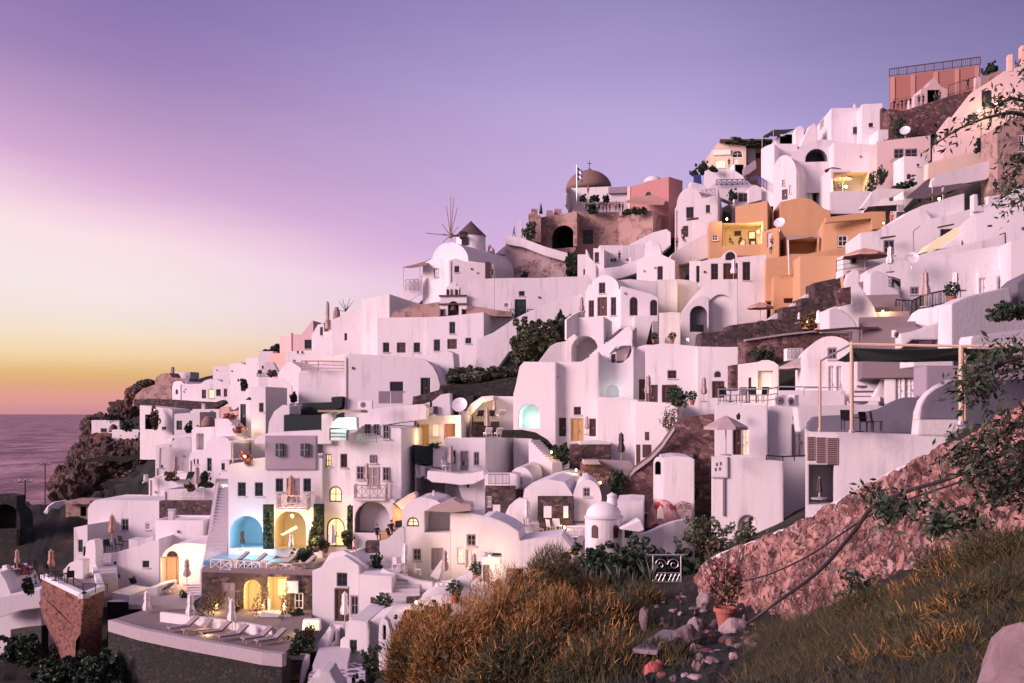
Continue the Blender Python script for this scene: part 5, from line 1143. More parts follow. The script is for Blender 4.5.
AWN('black cloth roof stretched along the pergola',[(135,180,41),(192,136,39),(580,136,31.6),(760,136,29),(760,170,33),(600,180,35),(190,181,40)],'shade',name='pergola_canopy',cat='awning')
SLAB('dark grey curved terrace wall behind the pergola posts',[(30,440),(32,405),(50,385),(90,380),(200,376),(290,355),(340,328),(380,314),(455,313),(455,445)],yaw=6,Y=42.5,d=.5,m='slate',name='curved_wall')
SLAB('white quarter round wall framing the black arch',[(420,450),(425,370),(440,325),(465,295),(500,270),(545,250),(600,240),(600,420),(520,452)],yaw=4,Y=37.6,d=.6,m='white',name='quarter_round_wall')
SLAB('black quarter round panel set in the white curved wall',[(436,394),(442,345),(460,310),(490,285),(540,262),(600,255),(600,394)],yaw=4,Y=37.4,d=.15,m='slate',name='quarter_round_screen',cat='screen')
SLAB('low white plinth below the black quarter round screen',[(424,452),(430,394),(600,394),(600,420),(525,455)],yaw=4,Y=36.8,d=.8,m='white',name='plinth_wall')
SLAB('dark grey terrace wall running behind the olive branches',[(595,420),(595,260),(700,255),(900,240),(900,420)],yaw=-6,Y=34,d=.5,m='slate',name='terrace_wall')
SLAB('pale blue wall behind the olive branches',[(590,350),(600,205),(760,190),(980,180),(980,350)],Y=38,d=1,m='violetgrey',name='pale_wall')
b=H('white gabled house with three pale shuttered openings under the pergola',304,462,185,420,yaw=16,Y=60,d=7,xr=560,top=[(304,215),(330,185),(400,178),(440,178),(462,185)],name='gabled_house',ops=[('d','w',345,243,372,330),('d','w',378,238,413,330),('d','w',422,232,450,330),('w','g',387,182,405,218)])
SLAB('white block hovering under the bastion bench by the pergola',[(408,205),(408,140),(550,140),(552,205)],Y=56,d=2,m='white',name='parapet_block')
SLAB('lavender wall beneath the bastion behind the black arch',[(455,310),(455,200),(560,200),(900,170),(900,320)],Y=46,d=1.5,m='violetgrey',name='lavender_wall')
STAIR('dark treaded steps climbing under the pergola',225,345,300,185,1.8,12,60,74,m='step',name='lit_stair')
for i in range(9):
    f=i/8; x=228+70*f; y=335-150*f; Y=60+13*f; p=PT(x,y,Y-.1); mb=MB(); mb.box(p,1.75,.06,.13,'slate'); o=mb.build('stair_riser',None,loc=p); tag(o,'dark riser on the lit steps under the pergola','step'); o['group']='dark risers of the lit steps'
SLAB('white sloping flank of the lit steps',[(250,340),(300,250),(320,190),(332,186),(335,260),(310,340)],Y=61,d=.5,m='white',name='stair_flank')
LAMP(250,205,63,75,label='bright lamp beside the lit steps under the pergola',r=.12)
SLAB('low white terrace wall in front of the lit steps',[(0,440),(-10,350),(90,345),(225,340),(300,345),(300,360),(200,380),(60,400)],Y=55,d=1,m='white',name='terrace_wall')
for i,(x,y) in enumerate(((170,432),(240,438),(275,436))): PUT('chair',('dark chair behind the tall brass post','dark chair in the middle of the pergola terrace','dark chair toward the white curved wall')[i],x,y,30*i,40.6+i*.3,.9,mats=DARK)
PUT('table','low dark table on the pergola terrace',215,438,Y=40.2,s=.8,mats=DARK)
F('N')
# foreground rubble retaining wall
WT=[(700,566,27.5),(722,553,26.5),(755,541,25),(790,527,23.4),(822,510,22),(858,490,20.4),(900,468,18.8),(940,448,17.4),(968,436,16.5),(1010,405,15.3),(1060,375,14.2),(1130,350,13)]
def rub():
    q=[W(*p) for p in WT]; nu,nv=240,44; rnd=np.random.RandomState(5); cum=[0]
    for a,b_ in zip(q[:-1],q[1:]): cum.append(cum[-1]+(b_-a).length)
    vs=[];fs=[]
    from mathutils import noise as N
    for i in range(nu):
        s=cum[-1]*i/(nu-1); k=max(j for j in range(len(q)-1) if cum[j]<=s+1e-9); f=(s-cum[k])/(cum[k+1]-cum[k]); t=q[k].lerp(q[k+1],f); d=(q[k+1]-q[k]); d.z=0; d.normalize(); n=V((d.y,-d.x,0)); n=n if n.y<0 else -n
        for j in range(nv):
            v=j/(nv-1); p=t-V((0,0,3.6*v))+n*(.55*v)
            c=N.noise(p*1.1)*.16+N.noise(p*3.3)*.12+abs(N.noise(p*5))*.09
            p=p+n*c*(1 if j else .4); 
            if j==0: p.z+=N.noise(p*2.5)*.10+N.noise(p*7)*.05
            vs.append(p)
    for i in range(nu-1):
        for j in range(nv-1): fs.append((i*nv+j,i*nv+j+1,(i+1)*nv+j+1,(i+1)*nv+j))
    base=len(vs)
    for i in range(nu):
        a=vs[i*nv]; vs.append(a+V((.35,.6,.0))); vs.append(a+V((.35,.6,-4)))
    for i in range(nu-1): fs.append((i*nv,(i+1)*nv,base+2*i+2,base+2*i)); fs.append((base+2*i,base+2*i+2,base+2*i+3,base+2*i+1))
    return vs,fs
vs,fs=rub(); mb=MB(); mb.v=vs; mb.f=fs; mb.m=[0]*len(fs); mb.mats=['rubble']; o=mb.build('rubble_wall',None,smooth=True,loc=W(760,600,24)); tag(o,'long pink rubble retaining wall with flaking plaster rising beside the path','wall')
RIBBON('whitewashed coping edge along the rubble retaining wall',[(x,np.interp(x,[p[0] for p in WT],[p[1] for p in WT])-1.2+random.uniform(-1.3,1.1),np.interp(x,[p[0] for p in WT],[p[2] for p in WT])+.25) for x in range(702,968,7)],.12,.4,'white',down=.1,name='coping_edge',cat='coping')
def cable(label,pts,r):
    q=[W(*p) for p in pts]; P_=[]
    for i in range(len(q)-1):
        p0=q[max(i-1,0)];p1=q[i];p2=q[i+1];p3=q[min(i+2,len(q)-1)]
        for k in range(8):
            t=k/8; P_.append(.5*((2*p1)+(p2-p0)*t+(2*p0-5*p1+4*p2-p3)*t*t+(3*p1-p0-3*p2+p3)*t**3))
    P_.append(q[-1]); a=MB(); a.tube(P_,r,'hose',6); o=a.build('hose',None,loc=q[0]); tag(o,label,'hose')
cable('thick black hose sagging from the rubble wall down to the path',[(704,645,19.5),(740,628,20),(780,600,19.8),(820,570,18.6),(855,530,17.6),(872,508,17.2),(905,492,16.2),(950,478,15.2),(1000,455,14.0),(1060,430,13)],.035)
cable('thin black cable pinned along the rubble wall face',[(735,583,24.6),(770,574,23.2),(810,555,21.6),(850,528,19.6),(880,510,18.2),(930,492,16.8),(985,474,15.2),(1050,455,13.6)],.02)
# path, gate, pot, planks
p=PT(725,628,20.2); t=thing('clay_pot_plant','tall terracotta pot with twiggy reddish plant at the foot of the rubble wall','plant',p); a=MB(); a.lathe(p,[(.13,0),(.20,.34),(.235,.34),(.235,.42),(.20,.42),(.18,.38)],'terra',18); a.build('pot',t,smooth=False)
a=MB(); leaves(a,p+V((0,0,.95)),.42,.35,.5,150,.055,'flower'); leaves(a,p+V((.05,0,.85)),.4,.35,.42,190,.06,'leaf_brown'); leaves(a,p+V((-.15,0,1.45)),.2,.2,.35,50,.05,'leaf_brown')
for i in range(40):
    th=random.uniform(0,6.28); a.bar(p+V((0,0,.5)),p+V((math.cos(th)*.4,math.sin(th)*.3,random.uniform(.9,1.7))),.008,'bark',4)
a.build('foliage',t,recalc=False)
p=W(667,584,36); t=thing('wrought_iron_gate','small white wrought iron gate with scrollwork at the end of the path','gate',p); k=36/1000
a=MB(); a.bar(p+V((-18*k,0,29*k)),p+V((18*k,0,29*k)),.035,'metal'); 
for x in (-14,14): a.bar(p+V((x*k,0,0)),p+V((x*k,0,29*k)),.03,'metal')
a.bar(p+V((-14*k,0,11*k)),p+V((14*k,0,11*k)),.02,'metal'); a.bar(p+V((-14*k,0,2*k)),p+V((14*k,0,2*k)),.02,'metal'); a.build('gate_frame',t)
a=MB()
for s in (-1,1):
    pr=None
    for i in range(26):
        th=i/25*9; rr=(6.2-5*i/25)*k; q=p+V((s*(6.8*k-rr*math.cos(th)*1),0,19.5*k+rr*math.sin(th))); 
        if pr: a.bar(pr,q,.016,'metal',4)
        pr=q
    for i in range(3):
        c=p+V((s*(3+i*4)*k,0,6.5*k)); a.bar(c+V((-1.6*k,0,-3.5*k)),c+V((1.6*k,0,3.5*k)),.012,'metal',4); a.bar(c+V((1.6*k,0,-3.5*k)),c+V((-1.6*k,0,3.5*k)),.012,'metal',4)
a.build('scrollwork',t)
# stones on the path
def rock(label,px,py,Y,w,h,rz,m='concrete',seed=1,name='rock',dz=0,flat=1):
    bm=bmesh.new(); bmesh.ops.create_icosphere(bm,subdivisions=4 if m=='cliff' else 3,radius=1)
    from mathutils import noise as N
    for v in bm.verts:
        n=N.noise(v.co*1.3+V((seed*3.7,seed,0)))*.35+N.noise(v.co*3+V((seed,0,0)))*.13; n+=(-abs(N.noise(v.co*V((4,4,1.6))+V((0,seed,0))))*.42+N.noise(v.co*7)*.05 if m=='cliff' else 0); v.co*=1+n; v.co.x*=w/2; v.co.y*=w/2*.75; v.co.z*=h/2
    me=bpy.data.meshes.new(name); bm.to_mesh(me); bm.free(); me.materials.append(MAT[m])
    o=bpy.data.objects.new(name,me); COL.objects.link(o); p=W(px,py,Y); o.location=(p.x,p.y,p.z+dz); o.rotation_euler=(0,0,rz); tag(o,label,'rock')
    if flat==0: me.polygons.foreach_set('use_smooth',[True]*len(me.polygons))
    return o
stone('boulder',[(.28,.2,.21),(.36,.27,.28),(.24,.17,.18)],(.3,.22,.23),.8,.02,.08)
plain('stonep',(.16,.115,.12),.95,0,.45,7); plain('stonewhite',(.33,.25,.26),.95,0,.4,7); plain('stonered',(.20,.08,.07),.9,0,.3,6)
rock('big rough grey boulder in the lower corner of the frame',1048,712,3.7,.62,.66,.5,'boulder',3,name='boulder')
SL=[(694,634,18.5,.34,.55,'stonewhite','upright pale stone beside the fallen plank'),(685,640,17.5,.7,.45,'stonep','broad brown stone behind the fallen plank'),(664,653,16.5,.5,.3,'stonep','grey block at the low end of the plank'),(735,633,19.5,.55,.6,'stonewhite','large pale stone leaning under the hose'),(729,648,18,.6,.4,'stonep','brown stone below the leaning pale stone'),(757,640,18,.36,.2,'stonewhite','flat white stone at the foot of the rubble wall'),(720,658,16.5,.3,.3,'stonewhite','pale stone in the middle of the rock pile'),(735,662,15.8,.42,.25,'stonep','tan slab at the bottom of the rock pile'),(708,656,16.6,.4,.25,'stonered','reddish stone in the rock pile'),(713,671,15,.25,.25,'stonewhite','small pale stone at the very bottom of the path'),(704,600,24,.5,.4,'stonewhite','white stone beside the path below the gate'),(712,579,28,1.0,.5,'stonered','long pink stone at the start of the rubble wall'),(700,625,20.5,.3,.25,'stonep','small stone by the hose end'),(645,620,21,.3,.5,'stonep','standing stone at the grassy side of the path'),(694,655,16.8,.2,.35,'stonewhite','thin upright pale stone beyond the plank')]
for i,(x,y,Y,w_,h_,m_,lb) in enumerate(SL): rock(lb,x,y,Y,w_,h_,i*1.1,m_,i+5)
for i in range(110):
    rr=random.Random(i*17+3); x=rr.uniform(655,765); y=rr.uniform(585,678); Y=13+ (678-y)/100*16+rr.uniform(-1,1); w_=W(x,y,Y); z=ground(w_.x,w_.y)
    o=rock('small scattered stone on the rocky path',x,y,Y,rr.uniform(.06,.24),rr.uniform(.04,.14),i,('stonep','stonewhite','stonep','stonered')[i%4],i+40); o.location.z=z+.03; o['group']='small stones scattered on the path'
a=MB(); p0=W(645,654,15.8); p1=W(674,634,18); d=(p1-p0).normalized(); s=V((d.y,-d.x,0)).normalized()*.2; up=V((0,0,.07)); a.hexa([p0-s,p0+s,p1+s,p1-s,p0-s+up,p0+s+up,p1+s+up,p1-s+up],'greyw'); o=a.build('stone_slab',None,loc=p0); tag(o,'grey flat stone plank lying tilted across the path','stone slab')
p=W(652,674,15); a=MB(); a.lathe(p+V((0,0,-.12)),[(.05,0),(.12,.05),(.16,.15),(.14,.25),(.07,.31),(.085,.34)],'clothred',14); o=a.build('clay_jar',None,smooth=True,loc=p); o.rotation_euler=(0,.9,.6); tag(o,'toppled red clay jar at the grassy edge of the path','jar')
# dry shrubs of the foreground
def shrub(label,px,py,Y,w,h,n,m='twig_rust',seed=1,dep=.8,wid=.012,name='dry_shrub',dark=.45,ln=.62,den=4.2):
    p=W(px,py,Y); g=ground(p.x,p.y); p=V((p.x,p.y,min(p.z,g+.25))); h=h+0; rnd=random.Random(seed)
    t=thing(name,label,'shrub',p); a=MB(); n=int(n*den); wid*=.55; h*=1.15; blades(a,p,w/2,w/2*dep,h,n,m,wid,rnd=rnd,ln=ln); blades(a,p,w/2,w/2*dep,h*.97,int(n*.2),'dry_green' if m=='twig_rust' else 'twig_rust',wid,rnd=rnd,ln=ln*1.15); a.build('twigs',t,recalc=False)
    a=MB(); blades(a,p,w/2*.92,w/2*dep*.92,h*.8,int(n*dark*.6),'twig_green',wid*1.5,rnd=rnd,ln=ln); leaves(a,p+V((0,0,h*.2)),w*.38,w*.38*dep,h*.5,int(n*.08),.10,'leaf_dark',rnd=rnd); a.build('inner_foliage',t,recalc=False); return t  # dark inner foliage also paints the shadows inside the shrubs
F('N')
R_=random.Random(21)
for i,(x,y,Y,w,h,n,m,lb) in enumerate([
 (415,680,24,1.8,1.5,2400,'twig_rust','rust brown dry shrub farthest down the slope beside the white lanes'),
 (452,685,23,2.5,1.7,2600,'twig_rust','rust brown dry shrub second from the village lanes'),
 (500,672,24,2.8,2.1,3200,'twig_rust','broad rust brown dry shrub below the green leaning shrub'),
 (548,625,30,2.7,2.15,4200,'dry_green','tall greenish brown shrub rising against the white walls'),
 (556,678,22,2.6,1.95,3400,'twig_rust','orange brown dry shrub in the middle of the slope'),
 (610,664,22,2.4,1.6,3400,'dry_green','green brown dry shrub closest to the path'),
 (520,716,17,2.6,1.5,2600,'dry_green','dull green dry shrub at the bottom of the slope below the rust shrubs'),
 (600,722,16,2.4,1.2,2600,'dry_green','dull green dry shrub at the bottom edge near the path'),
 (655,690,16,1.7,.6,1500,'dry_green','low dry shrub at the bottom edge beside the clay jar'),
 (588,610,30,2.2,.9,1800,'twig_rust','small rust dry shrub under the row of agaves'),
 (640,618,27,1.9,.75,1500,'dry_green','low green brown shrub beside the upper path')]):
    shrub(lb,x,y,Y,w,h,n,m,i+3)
# dark bushes and agaves at the crest of the slope
bush('dark green bush in front of the small domed chapel',598,545,585,80,38,n=1300,lobes=7,size=.16)
bush('dark green bush between the chapel bush and the gate',645,542,590,70,40,n=1100,lobes=7,size=.16)
bush('dark bush right behind the white iron gate',690,545,590,70,40.5,n=1100,lobes=6,size=.16)
bush('light olive bush at the end of the rubble wall',704,522,560,60,44,m='leaf_olive',n=900,lobes=6,size=.12)
bush('olive green bush against the big white lower storey',742,520,552,38,52,m='leaf_olive',n=700,lobes=5,size=.12)
for i,(x,y) in enumerate(((568,572),(585,580),(602,583),(618,578),(560,586),(632,585),(650,575))):
    p=W(x,y+6,33); t=thing('agave',['agave with pale upright blades nearest the tall greenish shrub','second agave from the tall greenish shrub','agave in the middle of the crest row','fourth agave of the crest row toward the gate','low agave in front of the first crest agave','agave standing just before the white gate','agave nearest the white gate'][i],'plant',p,'agaves along the crest'); a=MB()
    rr=random.Random(i)
    for k in range(26):
        th=rr.uniform(0,6.28); l=rr.uniform(.4,.85); d=V((math.cos(th)*.5,math.sin(th)*.5,1.1)).normalized(); s=V((-math.sin(th),math.cos(th),0))*.035; b0=p+V((math.cos(th)*.06,math.sin(th)*.06,0)); m0=b0+d*l*.5; tp=b0+d*l+V((math.cos(th)*.12,math.sin(th)*.12,0))
        a.face([b0-s*.7,b0+s*.7,m0+s,tp,m0-s],'agave')
    a.build('leaves',t,recalc=False)
rock('pale pink boulder under the agaves',560,598,32,1.2,.8,.3,'stonewhite',77)
# scrub bank on the right: low mounds over short dry grass
def bank():
    a=MB(); rr=random.Random(9); q=[]
    for _ in range(11000):
        px=rr.uniform(745,1150); f=rr.random(); ytop=np.interp(px,[745,780,840,900,960,1024,1150],[668,642,608,580,556,534,515])
        Y=np.interp(px,[745,780,840,900,1024,1150],[19,20,17,14.5,11.5,10])*(1-f)+3.9*f
        for _k in range(6): q.append(((px-CX)/FPX*Y+rr.gauss(0,.11),Y+rr.gauss(0,.11)))
    q=np.array(q); zz_=np.concatenate([_rbf_eval(tp_[:,:2],tw,q[i:i+4000]) for i in range(0,len(q),4000)])
    for (x,Y),z in zip(q.tolist(),zz_.tolist()):
        h=rr.uniform(.04,.16)*(.45+.07*Y); fl=.8*h
        d=V((rr.gauss(0,1)*fl,rr.gauss(0,1)*fl,h)); s=V((rr.gauss(0,1),rr.gauss(0,1),0)).normalized()*rr.uniform(.0010,.0022)*(.4+.10*Y); b=V((x,Y,z-.02)); k=len(a.v); m_='dry_green' if rr.random()<.75 else ('twig_rust' if rr.random()<.14 else 'twig_green'); j=a.mi(m_)
        a.v.extend([b-s,b+s,b+d*.55+s*.6,b+d]); a.f.append((k,k+1,k+2,k+3)); a.m.append(j)
    o=a.build('dry_grass',None,recalc=False,loc=W(900,640,9)); tag(o,'dry dark grass bank below the rubble wall','grass'); o['kind']='stuff'
bank()
for i,(x,y,Y,w,h,n,lb) in enumerate([(790,668,17.5,1.5,0.30,1500,'low dry scrub mound nearest the path under the rubble wall'),(830,656,14.5,1.6,0.33,1700,'dry scrub mound second from the path'),(868,634,14.5,1.5,0.33,1700,'dry scrub mound under the caper tuft'),(905,622,12.5,1.5,0.33,1800,'dry scrub mound below the dark caper sprig'),(945,606,11.5,1.4,0.33,1800,'dry scrub mound high on the bank toward the tree'),(990,586,10.5,1.4,0.33,1900,'dry scrub mound right under the leafy tree'),(1030,576,10,1.4,0.36,1900,'dry scrub mound cut by the frame edge'),
  (800,694,11,1.1,0.28,1300,'flat scrub tuft at the bottom of the bank near the path'),(860,684,9,1.0,0.29,1500,'flat scrub tuft at the bottom middle of the bank'),(925,654,8.2,1.0,0.32,1700,'scrub mound above the boulder toward the path'),(985,629,7.6,1.0,0.34,1800,'scrub mound just above the grey boulder'),(900,694,6.5,.8,0.24,1500,'small scrub tuft at the bottom edge beside the boulder'),(955,676,6,.7,0.22,1500,'small scrub tuft touching the grey boulder')]):
    shrub(lb,x,y,Y,w,h,n,'dry_green',60+i,wid=.0012*Y**.75+.001,name='dry_scrub',ln=.42,den=5)
def bank2():
    a=MB(); rr=random.Random(19)
    for _ in range(9000):
        px=rr.uniform(390,700); py=rr.uniform(585,690); Y=np.interp(py,[585,690],[33,15])+rr.uniform(-2,2)
        if 655<px<700 and py<660 and rr.random()<.85: continue
        x=(px-CX)/FPX*Y; z=ground(x,Y)-.03; h=rr.uniform(.15,.5); d=V((rr.gauss(0,.15),rr.gauss(0,.15),h)); s=V((rr.gauss(0,1),rr.gauss(0,1),0)).normalized()*.008; b=V((x,Y,z)); k=len(a.v); j=a.mi('dry_green' if rr.random()<.6 else 'twig_green')
        a.v.extend([b-s,b+s,b+d*.55+s*.6,b+d]); a.f.append((k,k+1,k+2,k+3)); a.m.append(j)
    o=a.build('undergrowth',None,recalc=False,loc=W(550,650,22)); tag(o,'green brown undergrowth between the dry shrubs','undergrowth'); o['kind']='stuff'
bank2()
# olive / fig tree standing just outside the frame, its branches reaching in
def branchy(t,path,r0,nl,spread,size,rr):
    a=MB(); q=[W(*p) for p in path]
    for i,(A,B_) in enumerate(zip(q[:-1],q[1:])): a.bar(A,B_,r0*(1-i/len(q)),'bark',6,r0*(1-(i+1)/len(q))+.004)
    a.build('branch',t)
    a=MB()
    for i in range(nl):
        f=rr.random()**.7*(len(q)-1); k=min(int(f),len(q)-2); c=q[k].lerp(q[k+1],f-k); sp=spread*(1-.45*f/(len(q)-1))
        tip=c+V((rr.gauss(-.2,1)*sp,rr.gauss(0,.7)*sp,rr.gauss(-.1,.8)*sp))
        a.bar(c,tip,.006,'bark',3,.003)
        for _ in range(7):
            b=tip+V((rr.gauss(0,.06),rr.gauss(0,.06),rr.gauss(0,.06))); d=V((rr.gauss(-.3,.8),rr.gauss(0,.6),rr.gauss(-.25,.8))).normalized(); s=d.cross(V((rr.gauss(0,1),rr.gauss(0,1),rr.gauss(0,1)))).normalized(); l=size*rr.uniform(.6,1.25); kk=len(a.v); j=a.mi('leaf_dark' if rr.random()<.7 else 'leaf_olive')
            a.v.extend([b,b+d*l*.45+s*l*.17,b+d*l,b+d*l*.45-s*l*.17]); a.f.append((kk,kk+1,kk+2,kk+3)); a.m.append(j)
    a.build('leaves',t,recalc=False)
base=W(1085,560,9.6); t=thing('olive_tree','dark leafy tree at the frame edge with branches hanging over the village','tree',base)
rr=random.Random(4); a=MB(); tp=[(1085,570,9.6),(1078,480,9.5),(1090,380,9.4),(1080,260,9.2),(1100,150,9.2),(1110,60,9.2)]; q=[W(*p) for p in tp]
for i,(A,B_) in enumerate(zip(q[:-1],q[1:])): a.bar(A,B_,.16-.022*i,'bark',8,.16-.022*(i+1))
a.build('trunk',t)
for pth,r0,nl,sp,sz in [
 ([(1090,200,9.2),(1050,120,9),(1010,112,8.8),(985,118,8.7),(960,128,8.7),(932,146,8.6)],.022,40,.10,.10),
 ([(1095,170,9.2),(1040,105,9),(1012,98,8.9),(990,108,8.9)],.018,45,.12,.10),
 ([(1088,230,9.2),(1050,150,9),(1020,160,8.9),(1008,190,8.8)],.02,70,.15,.10),
 ([(1085,240,9.2),(1040,180,9.3),(1022,200,9.2),(1012,206,9.2)],.02,50,.12,.09),
 ([(1095,120,9.2),(1040,60,9.2),(1022,70,9.1)],.02,16,.10,.09),
 ([(1082,420,9.4),(1040,370,9.2),(1010,360,9),(985,372,8.9),(970,392,8.8)],.03,150,.17,.10),
 ([(1082,450,9.4),(1035,420,9.2),(1005,430,9),(985,450,8.9),(965,470,8.8)],.03,150,.18,.10),
 ([(1085,480,9.4),(1040,470,9.2),(1015,480,9.1),(995,500,9.0)],.03,110,.16,.10),
 ([(1085,380,9.4),(1045,350,9.3),(1015,350,9.3),(995,348,9.3)],.02,90,.14,.09),
 ([(1082,500,9.4),(1045,440,9.5),(1018,455,9.6),(1000,480,9.6)],.03,120,.2,.10)]:
    branchy(t,pth,r0,int(nl*.6),sp*(.6 if pth[-1][1]<215 else .95),sz*(.72 if pth[-1][1]<215 else .9),rr)
for lb,pth,nl,sp in [('wild fig sprig sprouting from the rubble wall under the coping',[(912,520,15),(900,506,15),(885,498,14.9),(868,490,14.8)],34,.17),
                  ('leafy caper sprawl spreading across the rubble wall face',[(960,525,13.4),(930,505,13.4),(905,508,13.4),(885,515,13.6)],26,.15),
                  ('small leafy tuft at the foot of the rubble wall',[(865,598,14.6),(858,585,14.4),(852,575,14.3)],18,.12),
                  ('caper sprig with dark leaves between hose and grass bank',[(985,540,11.8),(965,520,11.8),(940,522,11.8)],34,.14)]:
    t=thing('wall_shrub',lb,'shrub',W(*pth[0])); branchy(t,pth,.012,nl,sp,.15,rr)
# ================================================================== CENTRE
F('B5')
b=H('white vaulted house with rounded left shoulder above the saddle',170,380,278,620,yaw=14,Y=152,xr=452,name='vaulted_house',top=[(170,385)]+arc(178,310,372,281,12)[0:10]+[(304,335),(365,318),(372,280),(380,272)],
    ops=[('w','b',226,376,262,430),('w','b',322,366,342,404),('d','b',212,468,236,522)])
RAIL('grey lattice parapet on the saddle vault roof',[(302,330,150.5),(368,322,149.5)],1.1,'greyw','x',sp=.8,r=.04)
SLAB('curved white wing wall with rounded shoulder below the saddle vault',[(255,560),(256,440),(290,442),(320,455),(335,475),(335,520),(300,560)],yaw=10,Y=147,d=3,m='white',name='wing_wall')
SLAB('red window box shelf on the saddle vault house',[(228,440),(228,432),(285,425),(285,432)],yaw=14,Y=148,d=.6,m='brown',name='window_box')
PERSON('visitor in red on the saddle steps',180,572,'stand',0,148,'clothred'); PERSON('visitor in dark clothes sitting on the saddle steps',212,552,'sit',30,148.5); PERSON('visitor in black standing at the saddle wall',207,530,'stand',0,149)
SLAB('low white wall below the castle terrace',[(-60,640),(-55,560),(60,500),(130,483),(150,500),(150,560),(60,640)],yaw=8,Y=157,d=3,m='white')
F('B6')
SLAB('broad lavender slope roof beside the ochre pier',[(120,120),(150,60),(210,20),(300,-30),(318,-40),(318,80),(200,110)],Y=137,d=4,m='white',at=(220,100),name='sloped_roof_wall')
# small bell house
b=H('white house with a tiny bell arch on its gable and one brown window',-15,160,75,330,yaw=16,Y=134,xr=275,name='bell_house',top=[(-15,105),(20,75),(90,62),(160,95)],ops=[('w','b',80,120,104,184)])
SLAB('rounded bell arch on the small white house',[(20,78),(22,20),(40,4),(62,0),(82,12),(95,40),(100,66)],yaw=16,Y=134.5,d=1,m='white',name='bell_arch')
F('E1')
# houses left of bell house
b=H('tall thin white fin wall glowing at the saddle',146,206,140,400,Y=140,yaw=10,d=4,name='fin_wall',cat='wall',top=[(146,60),(150,50),(165,95),(206,140)],para=0)
H('small white house with one dark window beside the fin wall',190,252,(45,55),260,yaw=20,Y=150,xr=340,name='small_white_house',ops=[('w','b',198,70,222,130)])
H('narrow white house at the dark green tree',100,150,82,260,yaw=5,Y=152,d=4,name='narrow_house',cat='house',ops=[('w','k',134,165,142,198)])
SLAB('long low white parapet between small house and bell house',[(205,200),(250,160),(340,150),(480,95),(490,170),(340,220),(205,220)],yaw=6,Y=146,d=3,m='white')
SLAB('grey lavender wall of the roof hut beside the small house',[(225,160),(225,30),(400,30),(480,20),(490,110),(330,155)],Y=152,d=4,m='white',name='hut_wall')
ac_unit('air conditioner on the flat roof by the small house',370,98,405,128,147.5); 
for i,(x,y) in enumerate(((300,140),(318,138))): PUT('chair',('dark chair on the flat roof by the small house','second dark chair on the flat roof nearer the bell house')[i],x,y,30,146.8,1,mats=DARK)
PERSON('small figure on the flat roof by the air conditioner',338,128,'stand',0,147.2)
# central vault with three windows
b=H('white vaulted house with rounded front and three brown windows at the village centre',145,346,200,480,yaw=22,Y=116,xr=560,top=[(145,300),(168,250)]+arc(175,335,275,200,14)[1:]+[(346,290)],name='vaulted_house',
    ops=[('w','b',222,243,258,304),('w','b',164,344,194,438),('d','b',214,326,268,432),('w','b',290,326,320,430)],rops=[])
b=H('lower white side wing with two arched brown windows',346,560,(285,312),520,yaw=4,Y=113,d=4,top=[(346,262),(400,275),(520,308),(560,330)],name='side_wing',cat='house',ops=[('W','b',398,325,442,430),('W','b',514,340,554,442)])
SLAB('smooth pale vault slope rising behind the side wing',[(320,330),(320,230),(400,222),(520,235),(665,225),(672,420),(560,420)],yaw=2,Y=119,d=5,m='white',name='vault_slope')
b=H('white block warmly lit at its right face beside the bell house',560,670,225,600,yaw=4,Y=118,xr=690,name='white_block')
b=H('white pier wall washed with warm light below the bell house',670,792,(222,240),420,yaw=-6,Y=119,d=4,name='lit_pier',cat='wall',para=0,top=[(670,222),(730,228),(775,242),(792,262)])
LAMP(716,300,116.5,55,globe=False)
b=H('white house step with grey window beneath the arched windows',425,560,430,640,yaw=3,Y=110,d=5,name='white_step_house',ops=[('w','g',524,462,562,548)],para=0)
b=H('white pilaster house with soft corner left of the dusk lamp',565,686,412,640,yaw=5,Y=108.5,xr=745,name='corner_house',top=[(565,415),(640,410),(686,414)],para=0)
LAMP(728,566,105.5,85,label='glowing lamp at the corner of the lava wall',r=.13)
for i,(x,w_) in enumerate(((535,30),(640,34))): PUT('pot',('clay pot plant under the grey window of the step house','clay pot plant by the small arch of the corner house')[i],x,588,Y=105,s=1.0)
SLAB('small arched white shrine niche by the clay pots',[(598,588),(598,560),(610,542),(628,537),(645,548),(650,588)],Y=105.8,d=.5,m='white',name='shrine')
# terrace with large arch
b=H('white terrace block with a big shaded arch below the vaulted house',35,250,(455,440),800,yaw=14,Y=107,xr=296,name='arch_terrace',cat='terrace',ops=[('N','',66,546,216,760,4.0)],top=[(35,455),(55,440),(140,440),(250,436)],para=0)
strip(b,b.front,176,610,200,660,-3.95,-3.85,'brown','window')
RIBBON('low white parapet curving up on the arch terrace',[(38,455,106),(70,430,106.5),(110,410,107.5),(140,405,109)],.6,.3,'white')
shut_umbrella('folded grey parasol on the arch terrace',124,322,440,107.5)
SLAB('wide white stair flank sloping beside the big arch',[(130,690),(215,630),(300,560),(370,500),(400,488),(415,520),(410,600),(370,690)],yaw=8,Y=101,d=.7,m='white',name='stair_flank',at=(240,690))
STAIR('white stair hidden behind the wide stair flank',215,660,390,505,2.0,14,104,109,m='step')
F('B3')
b=H('peach lit round niche house under the stair flank',585,695,285,430,yaw=6,Y=100,d=4,name='niche_house',cat='house',top=[(585,340),(640,300),(690,285),(695,290)],ops=[('d','b',598,338,618,376),('n','p',622,300,690,378,1.6)],para=0)
b=H('white bastion house with a mint lit arch and tall plain front',152,345,(372,372),760,yaw=16,Y=95,d=7,m='white',name='mint_arch_house',cat='house',top=[(152,520),(165,470),(180,395),(200,372),(345,374)],ops=[('N','m',178,565,273,676,1.6)],para=0)
LAMP(228,640,95.6,26,globe=False,col=(.8,1,.92),off=0)
